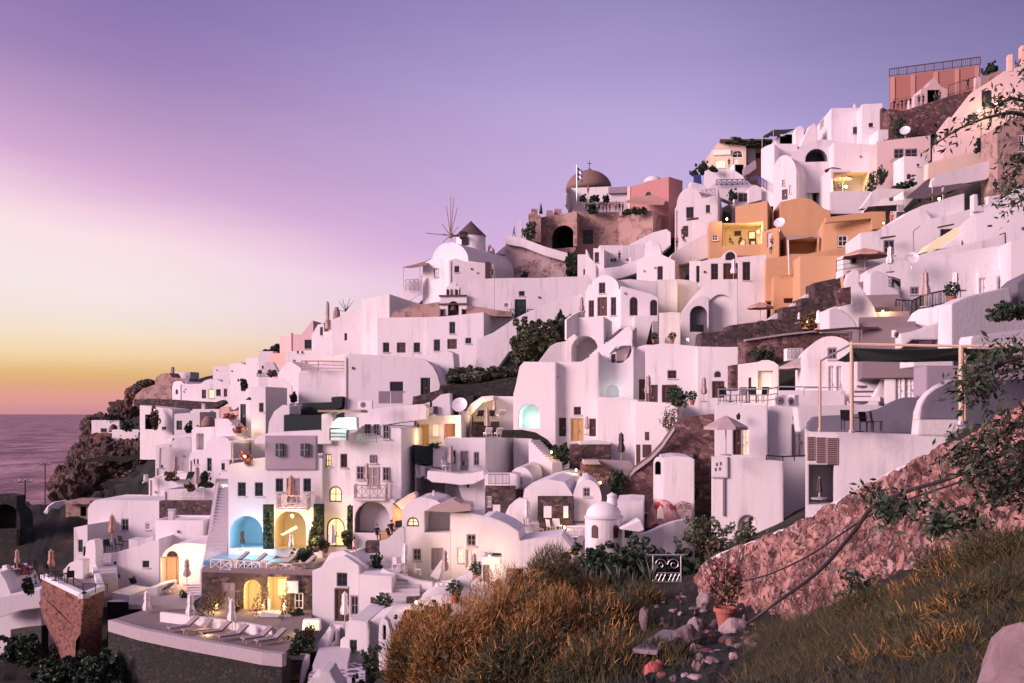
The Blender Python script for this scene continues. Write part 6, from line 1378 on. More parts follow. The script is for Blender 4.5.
b=H('white house front with french door and brown windows below the two roof vents',345,540,374,800,yaw=8,Y=95,d=7,name='white_house',top=[(345,374),(460,372),(540,325)],para=0,ops=[('w','b',428,578,460,614),('d','b',360,628,392,712),('d','o',414,630,472,735),('d','b',498,632,528,712)])
a=MB(); w=b.front
for x in (330,352): strip(b,w,x-5,436,x+5,446,.0,.1,'slate','vent_slot')
b=H('white curved wall house with soft white lamp niche',538,700,(325,295),760,yaw=10,Y=96,d=6,name='white_house',top=[(538,330),(580,372),(610,382),(650,376),(680,350),(700,300)],para=0,ops=[('N','w',575,478,632,532,.5)])
LAMP(605,512,95.4,16,globe=False,col=(.9,1,.95),off=.3)
b=H('white long house with dark red door and small window below the round terrace',690,905,(300,296),560,yaw=6,Y=97,d=6,top=[(690,330),(720,305),(750,295),(905,296)],name='white_house',ops=[('w','b',820,393,858,430),('d','b',805,450,868,564),('d','b',724,452,752,545)],para=0)
b=H('big plain white lower wall beneath the lamp niche',535,720,(530,545),860,yaw=8,Y=90,d=5,name='lower_wall_house',cat='house',ops=[],para=.25)
b=H('plain white lower house with two dark doors under the potted terrace',705,900,(552,560),860,yaw=16,Y=88,d=6,name='lower_house',cat='house',ops=[],para=.3)
F('B4')
strip(b,b.front,667,190,683,276,-.05,.04,'brown','door'); strip(b,b.front,694,190,730,245,-.05,.04,'brown','door'); strip(b,b.front,704,136,721,172,-.05,.04,'brown','window')
shut_umbrella('grey folded parasol before the dark red door on the white terrace',676+4.27*0,-50,30,89,m='canvas') if False else None
F('B3')
shut_umbrella('folded parasol between the dark doors of the long house',765,430,546,93); shut_umbrella('folded parasol in front of the french door',487,618,706,92)
for i,(x,y) in enumerate(((878,545),(895,540))): PUT('pot',('orange pot with shrub at the end of the long house','second orange pot with shrub at the end of the long house')[i],x,y+10,Y=92,s=1.2)
bush('bare leaning fig shrub before the lower white house',865,560,690,90,82,m='leaf_brown',n=170,size=.14,name='fig_shrub',cat='shrub')
# green ravine with trees and bank
bush('large dark green mastic tree filling the ravine',262,205,385,235,113,m='leaf_olive',n=2600,lobes=13,size=.32,name='mastic_tree',cat='tree')
bush('smaller dark green bush above the mastic tree beside the arch terrace',360,155,270,70,113,n=700,lobes=5,size=.35)
SLAB('white rounded vault hump beside the mastic tree',[(260,380),(290,340),(320,300),(350,285),(395,278),(400,380)],Y=108,d=3,m='white',name='vault_end')
SLAB('sweeping white stair parapet rising along the ravine',[(-20,430),(-15,270),(60,240),(150,180),(210,150),(330,100),(470,60),(485,75),(480,140),(360,180),(280,250),(130,330),(60,430)],yaw=6,Y=119,d=2,m='white',name='stair_parapet',at=(120,420))
SLAB('upper dry stone bank below the stair parapet',[(-160,460),(-140,400),(0,425),(110,395),(175,388),(180,440),(100,450)],yaw=8,Y=108,d=3,m='drystone',name='dry_stone_bank')
SLAB('lower dry stone terrace bank above the lounger terrace',[(-200,530),(-180,480),(0,470),(100,450),(170,440),(160,530)],yaw=8,Y=104,d=3,m='drystone',name='dry_stone_bank')
bush('low dark scrub along the ravine bottom',40,405,460,330,107,m='leaf_olive',n=1000,lobes=10,size=.3,ry=2)
F('Z6')
bush('spiky dark shrub at the foot of the stair parapet',690,520,600,140,110,n=500,lobes=6,size=.35); 
# lava stone walls and steps in the middle
F('B4')
SLAB('dark stone bank curving down from the mint arch',[(90,160),(95,130),(180,128),(240,140),(290,170),(320,205),(360,200),(385,260),(340,270),(300,250),(260,200),(220,165)],Y=90,d=2,m='drystone',name='stone_bank')
STAIR('narrow white stepped parapet along the stone bank',330,275,230,170,1.0,10,86,90,m='step',name='stepped_parapet')
LAMP(305,222,86,28,label='bright lamp on the stepped parapet',r=.1); LAMP(410,298,83,30,label='lamp beside the lower white step',r=.1); LAMP(513,352,80,30,label='lamp on the lava stone stair wall',r=.11); LAMP(511,402,77,40,label='warm lamp at the foot of the lava stone stairs',r=.12); LAMP(435,473,75,22,label='small lamp on the vaulted suite corner',r=.1); LAMP(361,543,72,30,label='bright lamp beside the white terrace chairs',r=.11)
SLAB('tall lava stone pillar wall in front of the french door',[(388,300),(388,192),(437,188),(437,300)],Y=88.5,d=2.5,m='lavared',name='lava_pillar',cat='wall')
SLAB('dark lava stone terrace front right of the pillar wall',[(437,262),(437,190),(560,190),(560,262)],Y=88,d=3,m='lava',name='lava_wall')
SLAB('white coping shelf on the lava terrace',[(425,192),(425,178),(500,172),(560,182),(560,192)],Y=88.4,d=2,m='white',name='coping')
SLAB('reddish lava wall stepping down with pale landing',[(437,345),(437,272),(520,270),(575,300),(575,380),(500,360)],Y=84,d=3,m='lavared',name='lava_wall')
SLAB('pale landing slab on the reddish lava wall',[(440,275),(445,256),(505,256),(515,275)],Y=83.6,d=2,m='concrete',name='landing_slab',cat='slab')
SLAB('grey terrace ledge by the plain white lower wall',[(505,270),(510,258),(640,262),(652,275),(652,300),(510,285)],Y=84.5,d=2,m='concrete',name='terrace_ledge')
bush('dark plants crowding the lava stone steps',585,290,400,60,79,n=700,lobes=7,size=.2); bush('dark plants beside the lava pillar',345,190,265,70,87,n=500,lobes=5,size=.25)
shut_umbrella('big brown folded parasol with knobbed top before the lower wall',603,136,262,86,m='canvasdark')
SLAB('small white picture frame post on the lava landing',[(437,340),(437,312),(462,312),(462,340)],Y=82,d=.2,m='white',name='post_frame',cat='frame')
SLAB('long reddish lava slope wall climbing to the potted terrace',[(575,425),(600,360),(660,290),(730,240),(780,185),(830,110),(870,75),(1000,60),(1000,480),(700,480),(600,440)],yaw=6,Y=79,d=3,m='lavared',name='lava_slope',at=(740,420))
RIBBON('pale coping along the lava slope edge',[(600,362,79.5),(660,292,79),(730,240,78.6),(780,186,78.2),(830,112,77.6)],.3,.5,'concrete',down=0,name='coping_band')
# domed chapel and red half dome
b=H('white tall chapel with rounded top and a bell window beside the lava slope',740,835,240,520,yaw=20,Y=72,xr=918,top=[(740,262)]+arc(742,792,262,241,8)+[(835,246)],name='bell_chapel',cat='chapel',ops=[('N','k',748,262,772,318,.5)],para=0)
F('C1')
b=H('white vaulted chapel body joined to the bell chapel',78,186,398,600,yaw=6,Y=71,d=6,top=[(78,402),(120,396),(170,400),(186,408)],name='vaulted_chapel',cat='chapel',ops=[],para=0)
a=MB(); w=b.front; o_,c,r,h=DOME('red painted half dome with pale niche below the bell chapel',18,138,640,545,70,'deepred',name='half_dome'); 
SLAB('pale arched niche in the red half dome',[(60,610),(62,580),(72,566),(82,580),(84,612)],Y=67.4,d=.3,m='cream',name='arch_niche')
RIBBON('white curving wall winding in front of the red half dome',[(0,668,66),(40,655,66.5),(80,635,67),(120,620,67.2),(165,612,67.6),(182,622,68.2)],.9,.5,'white')
SLAB('broken pale stone block beside the red half dome',[(128,610),(125,570),(150,552),(176,560),(176,610)],Y=69.5,d=1,m='ruin',name='stone_block')
bush('small dark shrub on the lava slope by the chapel',180,490,540,40,74,n=250,size=.2)
F('B4')
p=PT(528,600,66); k=66/FPX/4.27
t=thing('domed_chapel','small round white chapel with a dome and little lantern','chapel',p); a=MB(); r=80*k; a.lathe(p-V((0,0,2)),[(r,0),(r,2+98*k),(r*1.05,2+98*k),(r*1.05,2+104*k),(r*.92,2+106*k)],'white',28); a.build('drum',t,smooth=False)
a=MB(); a.lathe(p,[(r*.95*math.cos(R(th)),104*k+r*.78*math.sin(R(th))) for th in range(0,91,9)],'white',28); a.build('dome',t,smooth=True)
a=MB(); c=p+V((36*k,0,0)); a.lathe(c,[(24*k,150*k),(20*k,188*k),(22*k,188*k),(22*k,194*k),(12*k,200*k),(2*k,206*k)],'white',12); a.build('lantern',t)
for x in (483,572):
    a=MB(); th=math.asin((x-528)/80*.98); n=V((math.sin(th),-math.cos(th),0)); c=p+n*(r+.01); u=V((math.cos(th),math.sin(th),0)); w=Wall(c,u,n)
    pl=hole_poly(-13*k,13*k,p.z+20*k,p.z+74*k,True); q=len(pl)
    for i in range(q): a.face([w.pt(*pl[i],-.05),w.pt(*pl[(i+1)%q],-.05),w.pt(*pl[(i+1)%q],.05),w.pt(*pl[i],.05)],'brown')
    a.face([w.pt(u_,z_,.05) for u_,z_ in pl],'brown'); a.build('window',t)
H('low white chapel annex with a dark door',585,700,470,640,yaw=8,Y=68,d=5,name='chapel_annex',cat='house',ops=[('d','t',618,520,652,590)],para=0,top=[(585,432),(640,428),(700,432)])
SLAB('white fabric tent roof beside the chapel annex',[(600,552),(640,535),(685,515),(700,552),(680,562)],Y=64,d=2,m='canvaswhite',name='tent_roof',cat='tent')
RAIL('white picket rail before the round chapel',[(372,590,68),(450,590,66)],.8,'whitew','b',sp=.8,r=.03)
SLAB('pale plank leaning by the round chapel',[(398,640),(420,580),(448,580),(430,640)],Y=64,d=.1,m='concrete',name='plank')
STAIR('dark stone stair with white edges beside the vaulted suite',385,590,480,445,1.2,14,70,78,m='concrete',name='stone_stair')
# vaulted suites
b=H('white vaulted suite with dark stone base and two small windows',185,396,330,600,yaw=10,Y=74,xr=517,name='vaulted_suite',cat='house',top=[(185,410),(190,380),(225,352),(290,338),(360,350),(396,408)],ops=[],rops=[],para=0)
SLAB('dark stone cladding wall of the vaulted suite',[(246,580),(246,412),(396,412),(396,580)],yaw=10,Y=72.9,d=.6,m='lava',name='stone_cladding')
b2=H('white rounded gable end of the vaulted suite with grey shuttered window',396,520,(340,340),580,yaw=4,Y=73.5,d=6,name='suite_gable',cat='house',top=arc(396,520,425,340,12),ops=[('w','g',442,375,470,412)],para=0)
F('C7')
a=MB(); 
for x0,x1,i in ((435,487,0),(570,602,1)):
    r_=SLAB('%s white framed window in the dark stone suite wall'%('wider' if i==0 else 'narrower'),[(x0,668),(x0,588),(x1,588),(x1,668)],yaw=10,Y=72.2,d=.12,m='canvaswhite',name='framed_window',cat='window')
b=H('smaller white vault behind the vaulted suite',195,360,320,560,yaw=8,Y=80,xr=590,top=arc(195,360,420,320,12),name='vaulted_house',ops=[('w','g',258,388,286,440),('w','g',250,468,296,530)],para=0)
b=H('white house with plain violet side wall and small roof door relief',-150,40,(122,122),560,yaw=24,Y=92,xr=470,name='white_house',para=.3,rops=[])
w=b.right; u0,u1,z0,z1=w.rect(278,185,338,300); a=MB(); w.box(a,u0,u0+.12,z0,z1,0,.06,'white'); w.box(a,u1-.12,u1,z0,z1,0,.06,'white'); w.box(a,u0,u1,z1-.12,z1,0,.06,'white'); a.build('door_relief',b.root)
strip(b,w,252,176,266,194,0,.2,'slate','wall_lamp'); strip(b,w,252,208,266,220,0,.15,'slate','wall_lamp')
F('B4')
H('dark stone clad wing with small windows left of the suite',22,150,365,600,yaw=6,Y=77,d=4,m='lava',rm='roof',name='stone_wing',cat='house',ops=[('w','w',28,410,48,458)],para=0)
RAIL('grey balustrade balcony over the dark stone wing',[(38,362,76.3),(125,362,76)],.8,'greyw','b',sp=.6,r=.03)
H('white balcony walls framing the grey balustrade',20,160,316,368,yaw=6,Y=77.2,d=2.5,name='balcony_wall',cat='wall',para=0,fd=.2,top=[(20,318),(120,318),(128,312),(160,318)])
SLAB('white curved privacy wall with a small niche lamp',[(108,540),(110,480),(125,450),(150,428),(165,418),(195,420),(210,440),(210,540)],yaw=8,Y=73,d=.4,m='white',name='privacy_wall')
shut_umbrella('folded white parasol by the dark stone wing',198,420,540,72.4,m='canvaswhite')
for i,(x,y) in enumerate(((70,500),(250,570),(205,560),(305,560),(330,555))): PUT('chair',('white chair before the dark stone wing','white chair at the table under the vaulted suite','white chair beside the privacy wall','white chair at the corner of the suite terrace','white chair nearest the bright terrace lamp')[i],x,y+12,40*i,71.5,1.15,mats=WHITEF)
PUT('table','white round table under the vaulted suite',228,575,Y=71,s=1.1,mats=WHITEF)
SLAB('smooth white hump roof above the foreground shrubs',[(-4,650),(-6,560),(4,502),(40,498),(80,512),(120,530),(165,560),(172,600),(350,580),(400,640),(400,720),(100,720),(92,655)],yaw=6,Y=66,d=4,m='white',name='roof_hump',at=(120,690))
LAMP(40,668,65,35,label='lamp tucked under the white hump roof',r=.1)
SLAB('white pot cube at the shrub edge',[(400,668),(405,650),(430,650),(432,668)],Y=40,d=.4,m='white',name='planter_box',cat='planter')
F('B6')
b=H('white house with arched dormer and three brown windows below the ochre balcony',272,578,80,420,yaw=4,Y=121,d=6,name='dormer_house',cat='house',top=[(272,98),(330,84),(378,80)]+arc(380,444,82,46,8)+[(448,78),(578,66)],para=0,ops=[('w','b',324,108,356,186),('d','b',380,106,446,190),('w','b',468,100,502,184),('W','b',390,54,434,92)])
shut_umbrella('folded pale parasol in front of the dormer house middle window',426,84,186,118.6,m='canvaswhite')
H('narrow white side wing with a dark slit window by the dormer house',225,278,95,420,yaw=10,Y=121.5,d=4,name='side_wing',cat='house',ops=[('w','k',257,118,272,192)],para=0)
b=H('white terrace block with big arched loggia under the dormer house',186,445,180,430,yaw=6,Y=113.5,xr=546,name='loggia_house',cat='house',top=[(186,332),(215,290),(250,248),(285,210),(310,184),(330,180),(445,178)],para=0,ops=[('N','',314,248,424,412,3.0)])
w=b.front; u0,u1,z0,z1=w.rect(360,320,420,405); a=MB(); w.box(a,u0,u1,z0,z1,-3.0,-2.9,'teal'); w.box(a,(u0+u1)/2-.06,(u0+u1)/2+.06,z0,z1,-2.92,-2.85,'brown'); a.build('door',b.root)
b=H('low white quarter vault in front of the arched loggia',186,314,(332,262),430,yaw=6,Y=112.4,d=1.0,name='quarter_vault',cat='vault',top=[(186,335),(225,290),(260,262),(290,252),(314,262)],para=0,ops=[('N','s',228,300,306,418,.8)])
SLAB('dark framed screen standing by the arched loggia',[(256,418),(256,386),(290,386),(290,418)],Y=111.8,d=.15,m='iron',name='framed_screen',cat='screen')
# ================================================================== LEFT CENTRE: under the windmill
F('Z6')
b=H('white wall house with rounded back under the pergola terrace',205,340,(195,165),460,yaw=14,Y=134,xr=500,name='white_house',top=[(205,195),(340,167)],para=0)
H('lavender wall of the sloping retaining terrace above the five windows',60,210,(285,240),470,yaw=8,Y=138,d=6,name='retaining_wall',cat='wall',top=[(60,292),(175,240),(205,235),(210,255)],para=0,ops=[('n','s',120,358,132,392,.3)])
b=H('wide white house with two black windows and a brown door below the stone bank',280,528,280,640,yaw=8,Y=126,d=7,name='white_house',ops=[('w','k',308,403,338,450),('d','b',376,403,418,452),('w','k',458,403,488,450)],top=[(280,282),(528,278)],para=0)
b=H('white house under the bell gable with teal windows and brown door',528,800,272,560,yaw=12,Y=124,d=7,name='white_house',ops=[('w','t',632,302,660,360),('w','t',556,388,586,444),('d','b',622,386,668,434),('w','t',710,380,738,408)],top=[(528,278),(600,276),(800,255)],para=0)
SLAB('smooth bulging buttress of the low vault beneath the teal windows',[(480,470),(560,455),(620,440),(650,455),(655,520),(640,600),(620,640),(520,620),(490,520)],yaw=10,Y=118,d=3,m='white',name='vault_buttress')
b=H('long low white vault with rounded end and two black openings',120,585,470,720,yaw=4,Y=112,d=6,name='long_vault_house',cat='house',top=[(120,470),(140,458),(250,462),(480,476),(520,492),(550,520),(572,560),(585,610)],ops=[('w','k',342,594,406,640),('d','k',492,575,538,665)],para=0)
for i,(x0,x1) in enumerate(((286,342),(346,404),(418,456))): SLAB(('cliff side panel of the iron framed fence under the long vault','middle panel of the iron framed fence under the long vault','uphill panel of the iron framed fence under the long vault')[i],[(x0,700),(x0,640),(x1,640),(x1,700)],Y=109.5,d=.1,m='greyw' if i<2 else 'canvaswhite',name='fence_panel',cat='fence')
F('D3')
b=H('tall cream pier house with two roof chimneys at the cliff edge',570,660,(150,135),360,yaw=16,Y=150,d=5,name='pier_house',cat='house',top=[(570,170),(580,150),(630,130),(660,130)],ops=[('n','p',575,145,612,215,.5)],para=0)
p=PT(597,150,150); a=MB(); a.lathe(p,[(.32,-1),(.30,2.6),(.22,2.9),(.1,3.1)],'ruin',10); o=a.build('round_chimney',None,loc=p); tag(o,'tall slim round chimney at the cliff edge roofline','chimney')
p=PT(660,100,150); a=MB(); a.lathe(p,[(.55,-.8),(.5,.5),(.3,.9),(.32,1.0),(.28,1.1),(.05,1.15)],'castle',10); o=a.build('bottle_chimney',None,loc=p); tag(o,'squat bottle shaped chimney beside the slim round one','chimney')
t=thing('roof_antenna','bare branching roof aerial against the pink sky','aerial',PT(722,78,148)); a=MB(); c=PT(722,78,148)
for dx,dy in ((-45,70),(-20,85),(0,50),(30,90),(55,75),(-60,10),(20,40)): a.bar(c,PT(722+dx,78-dy,148),.05,'iron',4,.025)
a.build('rods',t)
H('white block with a dark doorway behind the pier house',490,570,(215,160),360,yaw=18,Y=158,d=4,name='white_house',top=[(490,240),(530,170),(570,158)],ops=[('w','k',548,185,566,240)],para=0)
b=H('dim violet gabled house with a dark green shutter',362,500,235,360,yaw=6,Y=164,d=5,name='gabled_house',m='pinkcream',top=[(362,235),(420,235),(480,160),(490,140),(503,140),(505,165),(500,240)],ops=[('w','t',442,272,498,332)],para=0)
b=H('small tan cube house on the cliff skyline',272,345,248,380,yaw=20,Y=170,d=4,name='cube_house',cat='house',m='pinkcream',top=[(272,262),(285,247),(345,250)],para=0); strip(b,b.front,343,225,356,360,-.3,.2,'pinkcream','chimney')
bush('dark skyline bush beside the tan cube house',245,300,370,60,174,n=400,size=.4); bush('low skyline shrub farther down the ridge',190,335,372,70,180,n=250,size=.4)
H('white house with two tiny dark vents at the skyline step',310,500,352,480,yaw=8,Y=156,d=5,name='white_house',top=[(310,360),(350,350),(470,345),(500,350)],ops=[('w','k',390,336+12,402,352+12),('w','k',420,338+12,434,352+12)],para=0)
H('warm lit white wall house below the skyline cube',205,310,(370,360),480,yaw=24,Y=160,d=5,name='white_house',m='peach',top=[(205,380),(230,365),(310,360)],para=0)  # warm light on the white wall is painted in as peach
b=H('white sloped shoulder house above the wooden railing',490,665,250,500,yaw=10,Y=142,d=6,name='white_house',top=[(490,345),(540,280),(580,255),(655,250),(665,370)],para=0)
SLAB('glowing white parapet behind the wooden railing terrace',[(560,430),(565,378),(660,375),(750,360),(752,430)],Y=134,d=1,m='white',name='parapet_wall')
LAMP(690,420,130,50,globe=False); LAMP(470,470,130,40,globe=False)
b=H('lavender plain terrace block under the wooden railing',400,735,(478,482),720,yaw=6,Y=128,d=8,name='terrace_block',cat='terrace',top=[(400,500),(415,482),(735,482)],para=0)
RAIL('pale wooden railing on the lavender terrace block',[(420,484,127.6),(535,484,127.2),(718,488,126.8)],1.25,'canvastan','h',sp=7,r=.06)
SLAB('lavender wall wrapping the railing terrace toward the long vault',[(725,700),(725,425),(760,430),(790,440),(830,430),(830,700)],Y=126,d=2,m='white')
SLAB('dark sloping cloth on the lavender terrace wall foot',[(620,683),(630,662),(700,658),(708,683)],Y=124,d=.2,m='teal',name='dark_panel',cat='panel')
H('white house cube with planted roof edge lower on the cliff',190,355,530,720,yaw=4,Y=133,d=6,name='cube_house',cat='house',xl=75,top=[(190,530),(290,540),(355,590)],para=0)
b=H('small white house with dark openings near the cliff skyline',130,225,350,520,yaw=10,Y=172,d=5,name='small_house',cat='house',ops=[('w','k',150,450,165,470)],para=.3)
H('pale lavender house at the cliff edge skyline',40,130,392,520,yaw=14,Y=182,d=5,name='small_house',cat='house',top=[(40,400),(100,392),(130,395)],para=0)
H('long low pale house descending the cliff skyline',-70,70,455,620,yaw=14,Y=186,d=6,name='low_house',cat='house',top=[(-70,435),(-20,432),(0,425),(70,460)],para=0)
SLAB('white bench wall with dark chairs on the cliff houses terrace',[(110,520),(112,495),(160,490),(165,420),(225,425),(265,500),(265,525)],Y=150,d=1.5,m='white',name='bench_wall')
for i,x in enumerate((130,150,215,240)): PUT('chair',('dark terrace chair nearest the cliff on the bench terrace','second dark chair on the bench terrace','third dark chair on the bench terrace by the shrubs','dark chair at the uphill end of the bench terrace')[i],x,525,60*i,146,1.1,mats=DARK)
bush('dark dome shaped shrub on the cube house terrace',25,530,612,50,138,n=300,size=.3); bush('small dark shrub at the lavender wall corner',368,635,700,40,128,n=300,size=.25); bush('row of red brown planters on the cliff bench terrace',220,480,520,70,148,m='leaf_brown',n=250,size=.25)
H('white slanted house face between the cliff terrace and lavender block',260,420,470,720,yaw=16,Y=138,d=5,name='white_house',top=[(260,500),(310,440),(350,420),(420,470)],para=0)
# ================================================================== middle left, D2
F('D2')
H('white house with dark green door tall front above the pink terrace',675,760,0,330,yaw=14,Y=124,xr=940,name='white_house',top=[(675,0),(760,0)],ops=[('d','t',686,28,724,182)],para=0)
b=H('tall white house front with one dark window',760,860,-90,360,yaw=14,Y=122,d=8,name='white_house',xr=1005,ops=[('w','k',815,20,845,82)],para=.3)
SLAB('pink lit terrace wall with plants in front of the dark green door',[(548,130),(550,48),(610,45),(612,80),(670,70),(672,150),(620,130)],Y=126,d=1,m='peach',name='terrace_wall')  # peach colour carries the pink light on this wall
bush('pink flowering plants on the small terrace by the dark green door',610,95,135,100,123,m='flower',n=300,size=.2); bush('pink shrubs at the foot of the dark green door',690,170,220,80,121,m='flower',n=200,size=.2)
LAMP(735,200,121,45,globe=False)
b=H('bright white sloping wall beneath the flower terrace',512,665,125,400,yaw=12,Y=122,d=4,name='sloping_wall',cat='wall',top=[(512,125),(600,128),(640,170),(665,215)],para=0)
DOME('brown dome of a small chapel between white roofs',418,512,180,108,140,'dome',name='chapel_dome')
b=H('white house with two teal doors behind the brown dome',235,410,(95,82),300,yaw=8,Y=160,d=6,name='white_house',ops=[('d','t',250,142,288,204),('d','t',334,142,358,190)],para=.3)
H('white house with steps and dark windows beneath the stone terrace',0,222,(35,40),260,yaw=14,Y=185,d=6,name='white_house',top=[(0,35),(205,60),(222,70)],ops=[('w','t',150,183,180,203),('n','k',36,100,110,200,1.5)],para=0)
bush('round cypress bush beside the teal door',335,165,220,46,150,n=300,size=.3); bush('wild creeper over the white house steps',105,55,200,90,183,m='leaf_brown',n=350,size=.4)
H('flat white roof house right of the teal doors',360,545,62,220,yaw=6,Y=172,d=6,name='white_house',ops=[('w','g',480,75,505,95)],para=.3)
SLAB('long dark stone terrace wall above the white cliff houses',[(-40,40),(-40,-5),(190,-5),(380,8),(520,14),(560,0),(575,20),(480,80),(310,70),(190,48)],Y=190,d=3,m='lava',name='terrace_wall')
b=H('white house with rounded top and a sunken grey window',352,512,185,480,yaw=8,Y=124,d=5,name='white_house',top=[(352,210),(365,188),(512,182)],ops=[('n','',386,230,436,340,.8)],para=0)
b=H('white rounded gable house with a dark door under the pink lit slope',335,625,250,620,yaw=10,Y=118,d=6,name='rounded_house',cat='house',top=[(335,400),(345,360),(440,340),(460,280),(500,252),(560,248),(600,262),(625,300)],ops=[('d','t',460,398,490,485),('w','g',368,404,378,440),('w','g',390,404,402,440)],para=0)
H('white low wall house with a small dark window by the stair top',550,612,410,640,yaw=10,Y=113,d=4,name='low_house',cat='house',ops=[('w','t',558,432,580,478)],para=0)
b=H('lavender slanted wall house with white corner steps',105,350,330,560,yaw=-4,Y=132,d=6,name='slanted_house',cat='house',top=[(105,310),(200,308),(210,285),(260,262),(350,260)],ops=[('w','k',142,445,158,462)],para=0)
SLAB('white corner post with blue grey door by the slanted wall house',[(105,470),(108,308),(205,308),(205,325),(135,330),(132,470)],Y=130.5,d=.6,m='white',name='corner_wall')
AWN('pale ribbed canopy roof at the slanted wall house',[(140,262,138),(215,240,140),(345,235,139),(345,252,136),(215,262,135)],'canvaswhite')
b=H('white terrace house with round front corner and sun terrace',60,380,535,720,yaw=6,Y=118,xl=8,name='terrace_house',top=[(60,535),(150,540),(380,545)],para=.3,lops=[('w','w',25,512,42,555)])
shut_umbrella('white folded parasol on the round corner terrace',242,375,535,116)
bush('brown shrubs along the round corner terrace',210,485,540,110,117,m='leaf_brown',n=350,size=.25)
SLAB('black sloping cloth on the round corner terrace',[(310,545),(330,490),(375,490),(360,530)],Y=116,d=.15,m='shade',name='shade_cloth',cat='awning')
b=H('lower white terrace house with lattice balustrade and dark stone front',160,540,605,720,yaw=4,Y=108,d=6,name='terrace_house',top=[(160,612),(540,600)],para=.3)
RAIL('white lattice balustrade on the lower terrace house',[(240,668,107.6),(435,668,107.2)],.85,'whitew','x',sp=.75,r=.03)
shut_umbrella('white folded parasol standing behind the lattice balustrade',390,450,625,106)
bush('broad potted palm bush on the lower terrace',445,490,600,90,109,n=500,size=.22,m='leaf_dark'); bush('brown plants with chairs behind the lattice balustrade',340,565,625,80,107,m='leaf_brown',n=300,size=.2)
LAMP(585,590,106,28,globe=False); 
# stairs left of hotel
F('Z4')
STAIR('long white outdoor stair climbing beside the hotel wall',160,510,205,130,1.9,26,88,108,m='step',name='outdoor_stair')
RIBBON('thin rail wall along the cliff side of the long stair',[(105,545,88),(140,420,92),(158,290,98),(180,150,106)],.9,.25,'white')
SLAB('dark stone front wall below the lattice balustrade',[(-95,315),(-95,232),(165,232),(150,318)],yaw=4,Y=107,d=1.5,m='lava',name='stone_wall')
H('white plaster wall speckled with embedded dark stones',-110,150,318,470,yaw=6,Y=103,d=4,name='speckled_wall',cat='wall',para=0)
rr=random.Random(2)
for i in range(14):
    p=PT(rr.uniform(-60,130),rr.uniform(328,375),102.6); mb=MB(); mb.lathe(p,[(.02,-.12),(.16,-.05),(.16,.06),(.02,.12)],'brown',7); o=mb.build('embedded_stone',None,loc=p); tag(o,'small dark stone set in the white speckled plaster wall','stone','dark stones in the plaster wall')
# ================================================================== THE HOTEL
F('Z4')
b=H('big white hotel block with violet top storey and vaulted ground floor',220,650,(75,70),560,yaw=6,Y=88.5,d=9,name='hotel_block',cat='hotel',top=[(220,75),(232,62),(325,60),(330,40),(385,35),(620,30),(650,40)],para=0,
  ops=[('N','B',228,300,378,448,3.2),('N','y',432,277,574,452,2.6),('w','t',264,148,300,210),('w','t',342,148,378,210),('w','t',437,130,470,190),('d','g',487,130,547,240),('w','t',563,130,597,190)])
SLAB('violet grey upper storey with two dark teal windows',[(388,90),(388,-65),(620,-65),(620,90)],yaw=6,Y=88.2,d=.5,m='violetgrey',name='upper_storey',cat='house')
for i,(x0,x1) in enumerate(((442,476),(556,592))):
    w=b.front; u0,u1,z0,z1=w.rect(x0,-30,x1,28); a=MB(); w.box(a,u0,u1,z0,z1,.0,.42,'teal'); cu=(u0+u1)/2; w.box(a,cu-.04,cu+.04,z0,z1,.4,.46,'greyw'); w.box(a,u0,u1,(z0+z1)/2-.03,(z0+z1)/2+.03,.4,.46,'greyw'); a.build('window',b.root)
for i,(x0,x1,y0) in enumerate(((378,424,248),(608,654,246),(762,792,255))): SLAB(('dark ivy panel between blue vault and lit vault','dark ivy panel between lit vault and arched glass door','narrow dark ivy panel beside the big shaded arch')[i],[(x0,452),(x0,y0),(x1,y0),(x1,452)],yaw=6,Y=87.7,d=.25,m='screen',name='ivy_panel',cat='panel'); k_=PT((x0+x1)/2,350,87.5); g_=MB(); leaves(g_,k_,(x1-x0)*87.5/9112*.98,.12,1.95,420,.14,'leaf_dark',shell=1.0,rnd=random.Random(i)); go_=g_.build('ivy_leaves',None,recalc=False); go_.parent=COL.objects[[o.name for o in COL.objects if o.name.startswith('ivy_panel')][-1]]; go_.location=-go_.parent.location
LAMP(512,300,86.6,330,label='bright lamp hanging in the lit vault',r=.16); LAMP(545,410,86,40,globe=False)
LAMP(300,400,86.8,130,globe=False,col=(.6,.86,1),off=-.5)
SLAB('white stair rail slanting inside the lit vault',[(455,385),(530,345),(535,357),(470,392)],Y=87,d=.3,m='cream',name='stair_rail')
F('Z4')
b=H('white hotel wing with lit arched windows and big shaded vault',650,1010,(-20,-60),560,yaw=8,Y=88,xr=1120,name='hotel_wing',cat='hotel',top=[(650,-60),(800,-80),(830,-110),(1000,-100),(1010,-95)],para=0,
  ops=[('W','l',680,165,738,236),('D','l',668,308,750,440),('w','l',664,18,690,76),('w','b',732,18,762,80),('w','t',806,75,820,130)])
F('Z7')
w=b.front
def onwall(nm,w,x0,y0,x1,y1,m,root,d=.05,mul=True,fm='greyw'):
    u0,u1,z0,z1=w.rect(x0,y0,x1,y1); a=MB(); w.box(a,u0,u1,z0,z1,-.05,d,m); cu=(u0+u1)/2
    for q in (u0,cu-.04,u1-.08): w.box(a,q,q+.08,z0,z1,d-.02,d+.05,fm)
    for q in (z0,(z0+z1)/2-.04,z1-.08): w.box(a,u0,u1,q,q+.08,d-.02,d+.05,fm)
    w.box(a,u0-.12,u1+.12,z0-.1,z0-.003,-.05,d+.12,'white'); return a.build(nm,root)
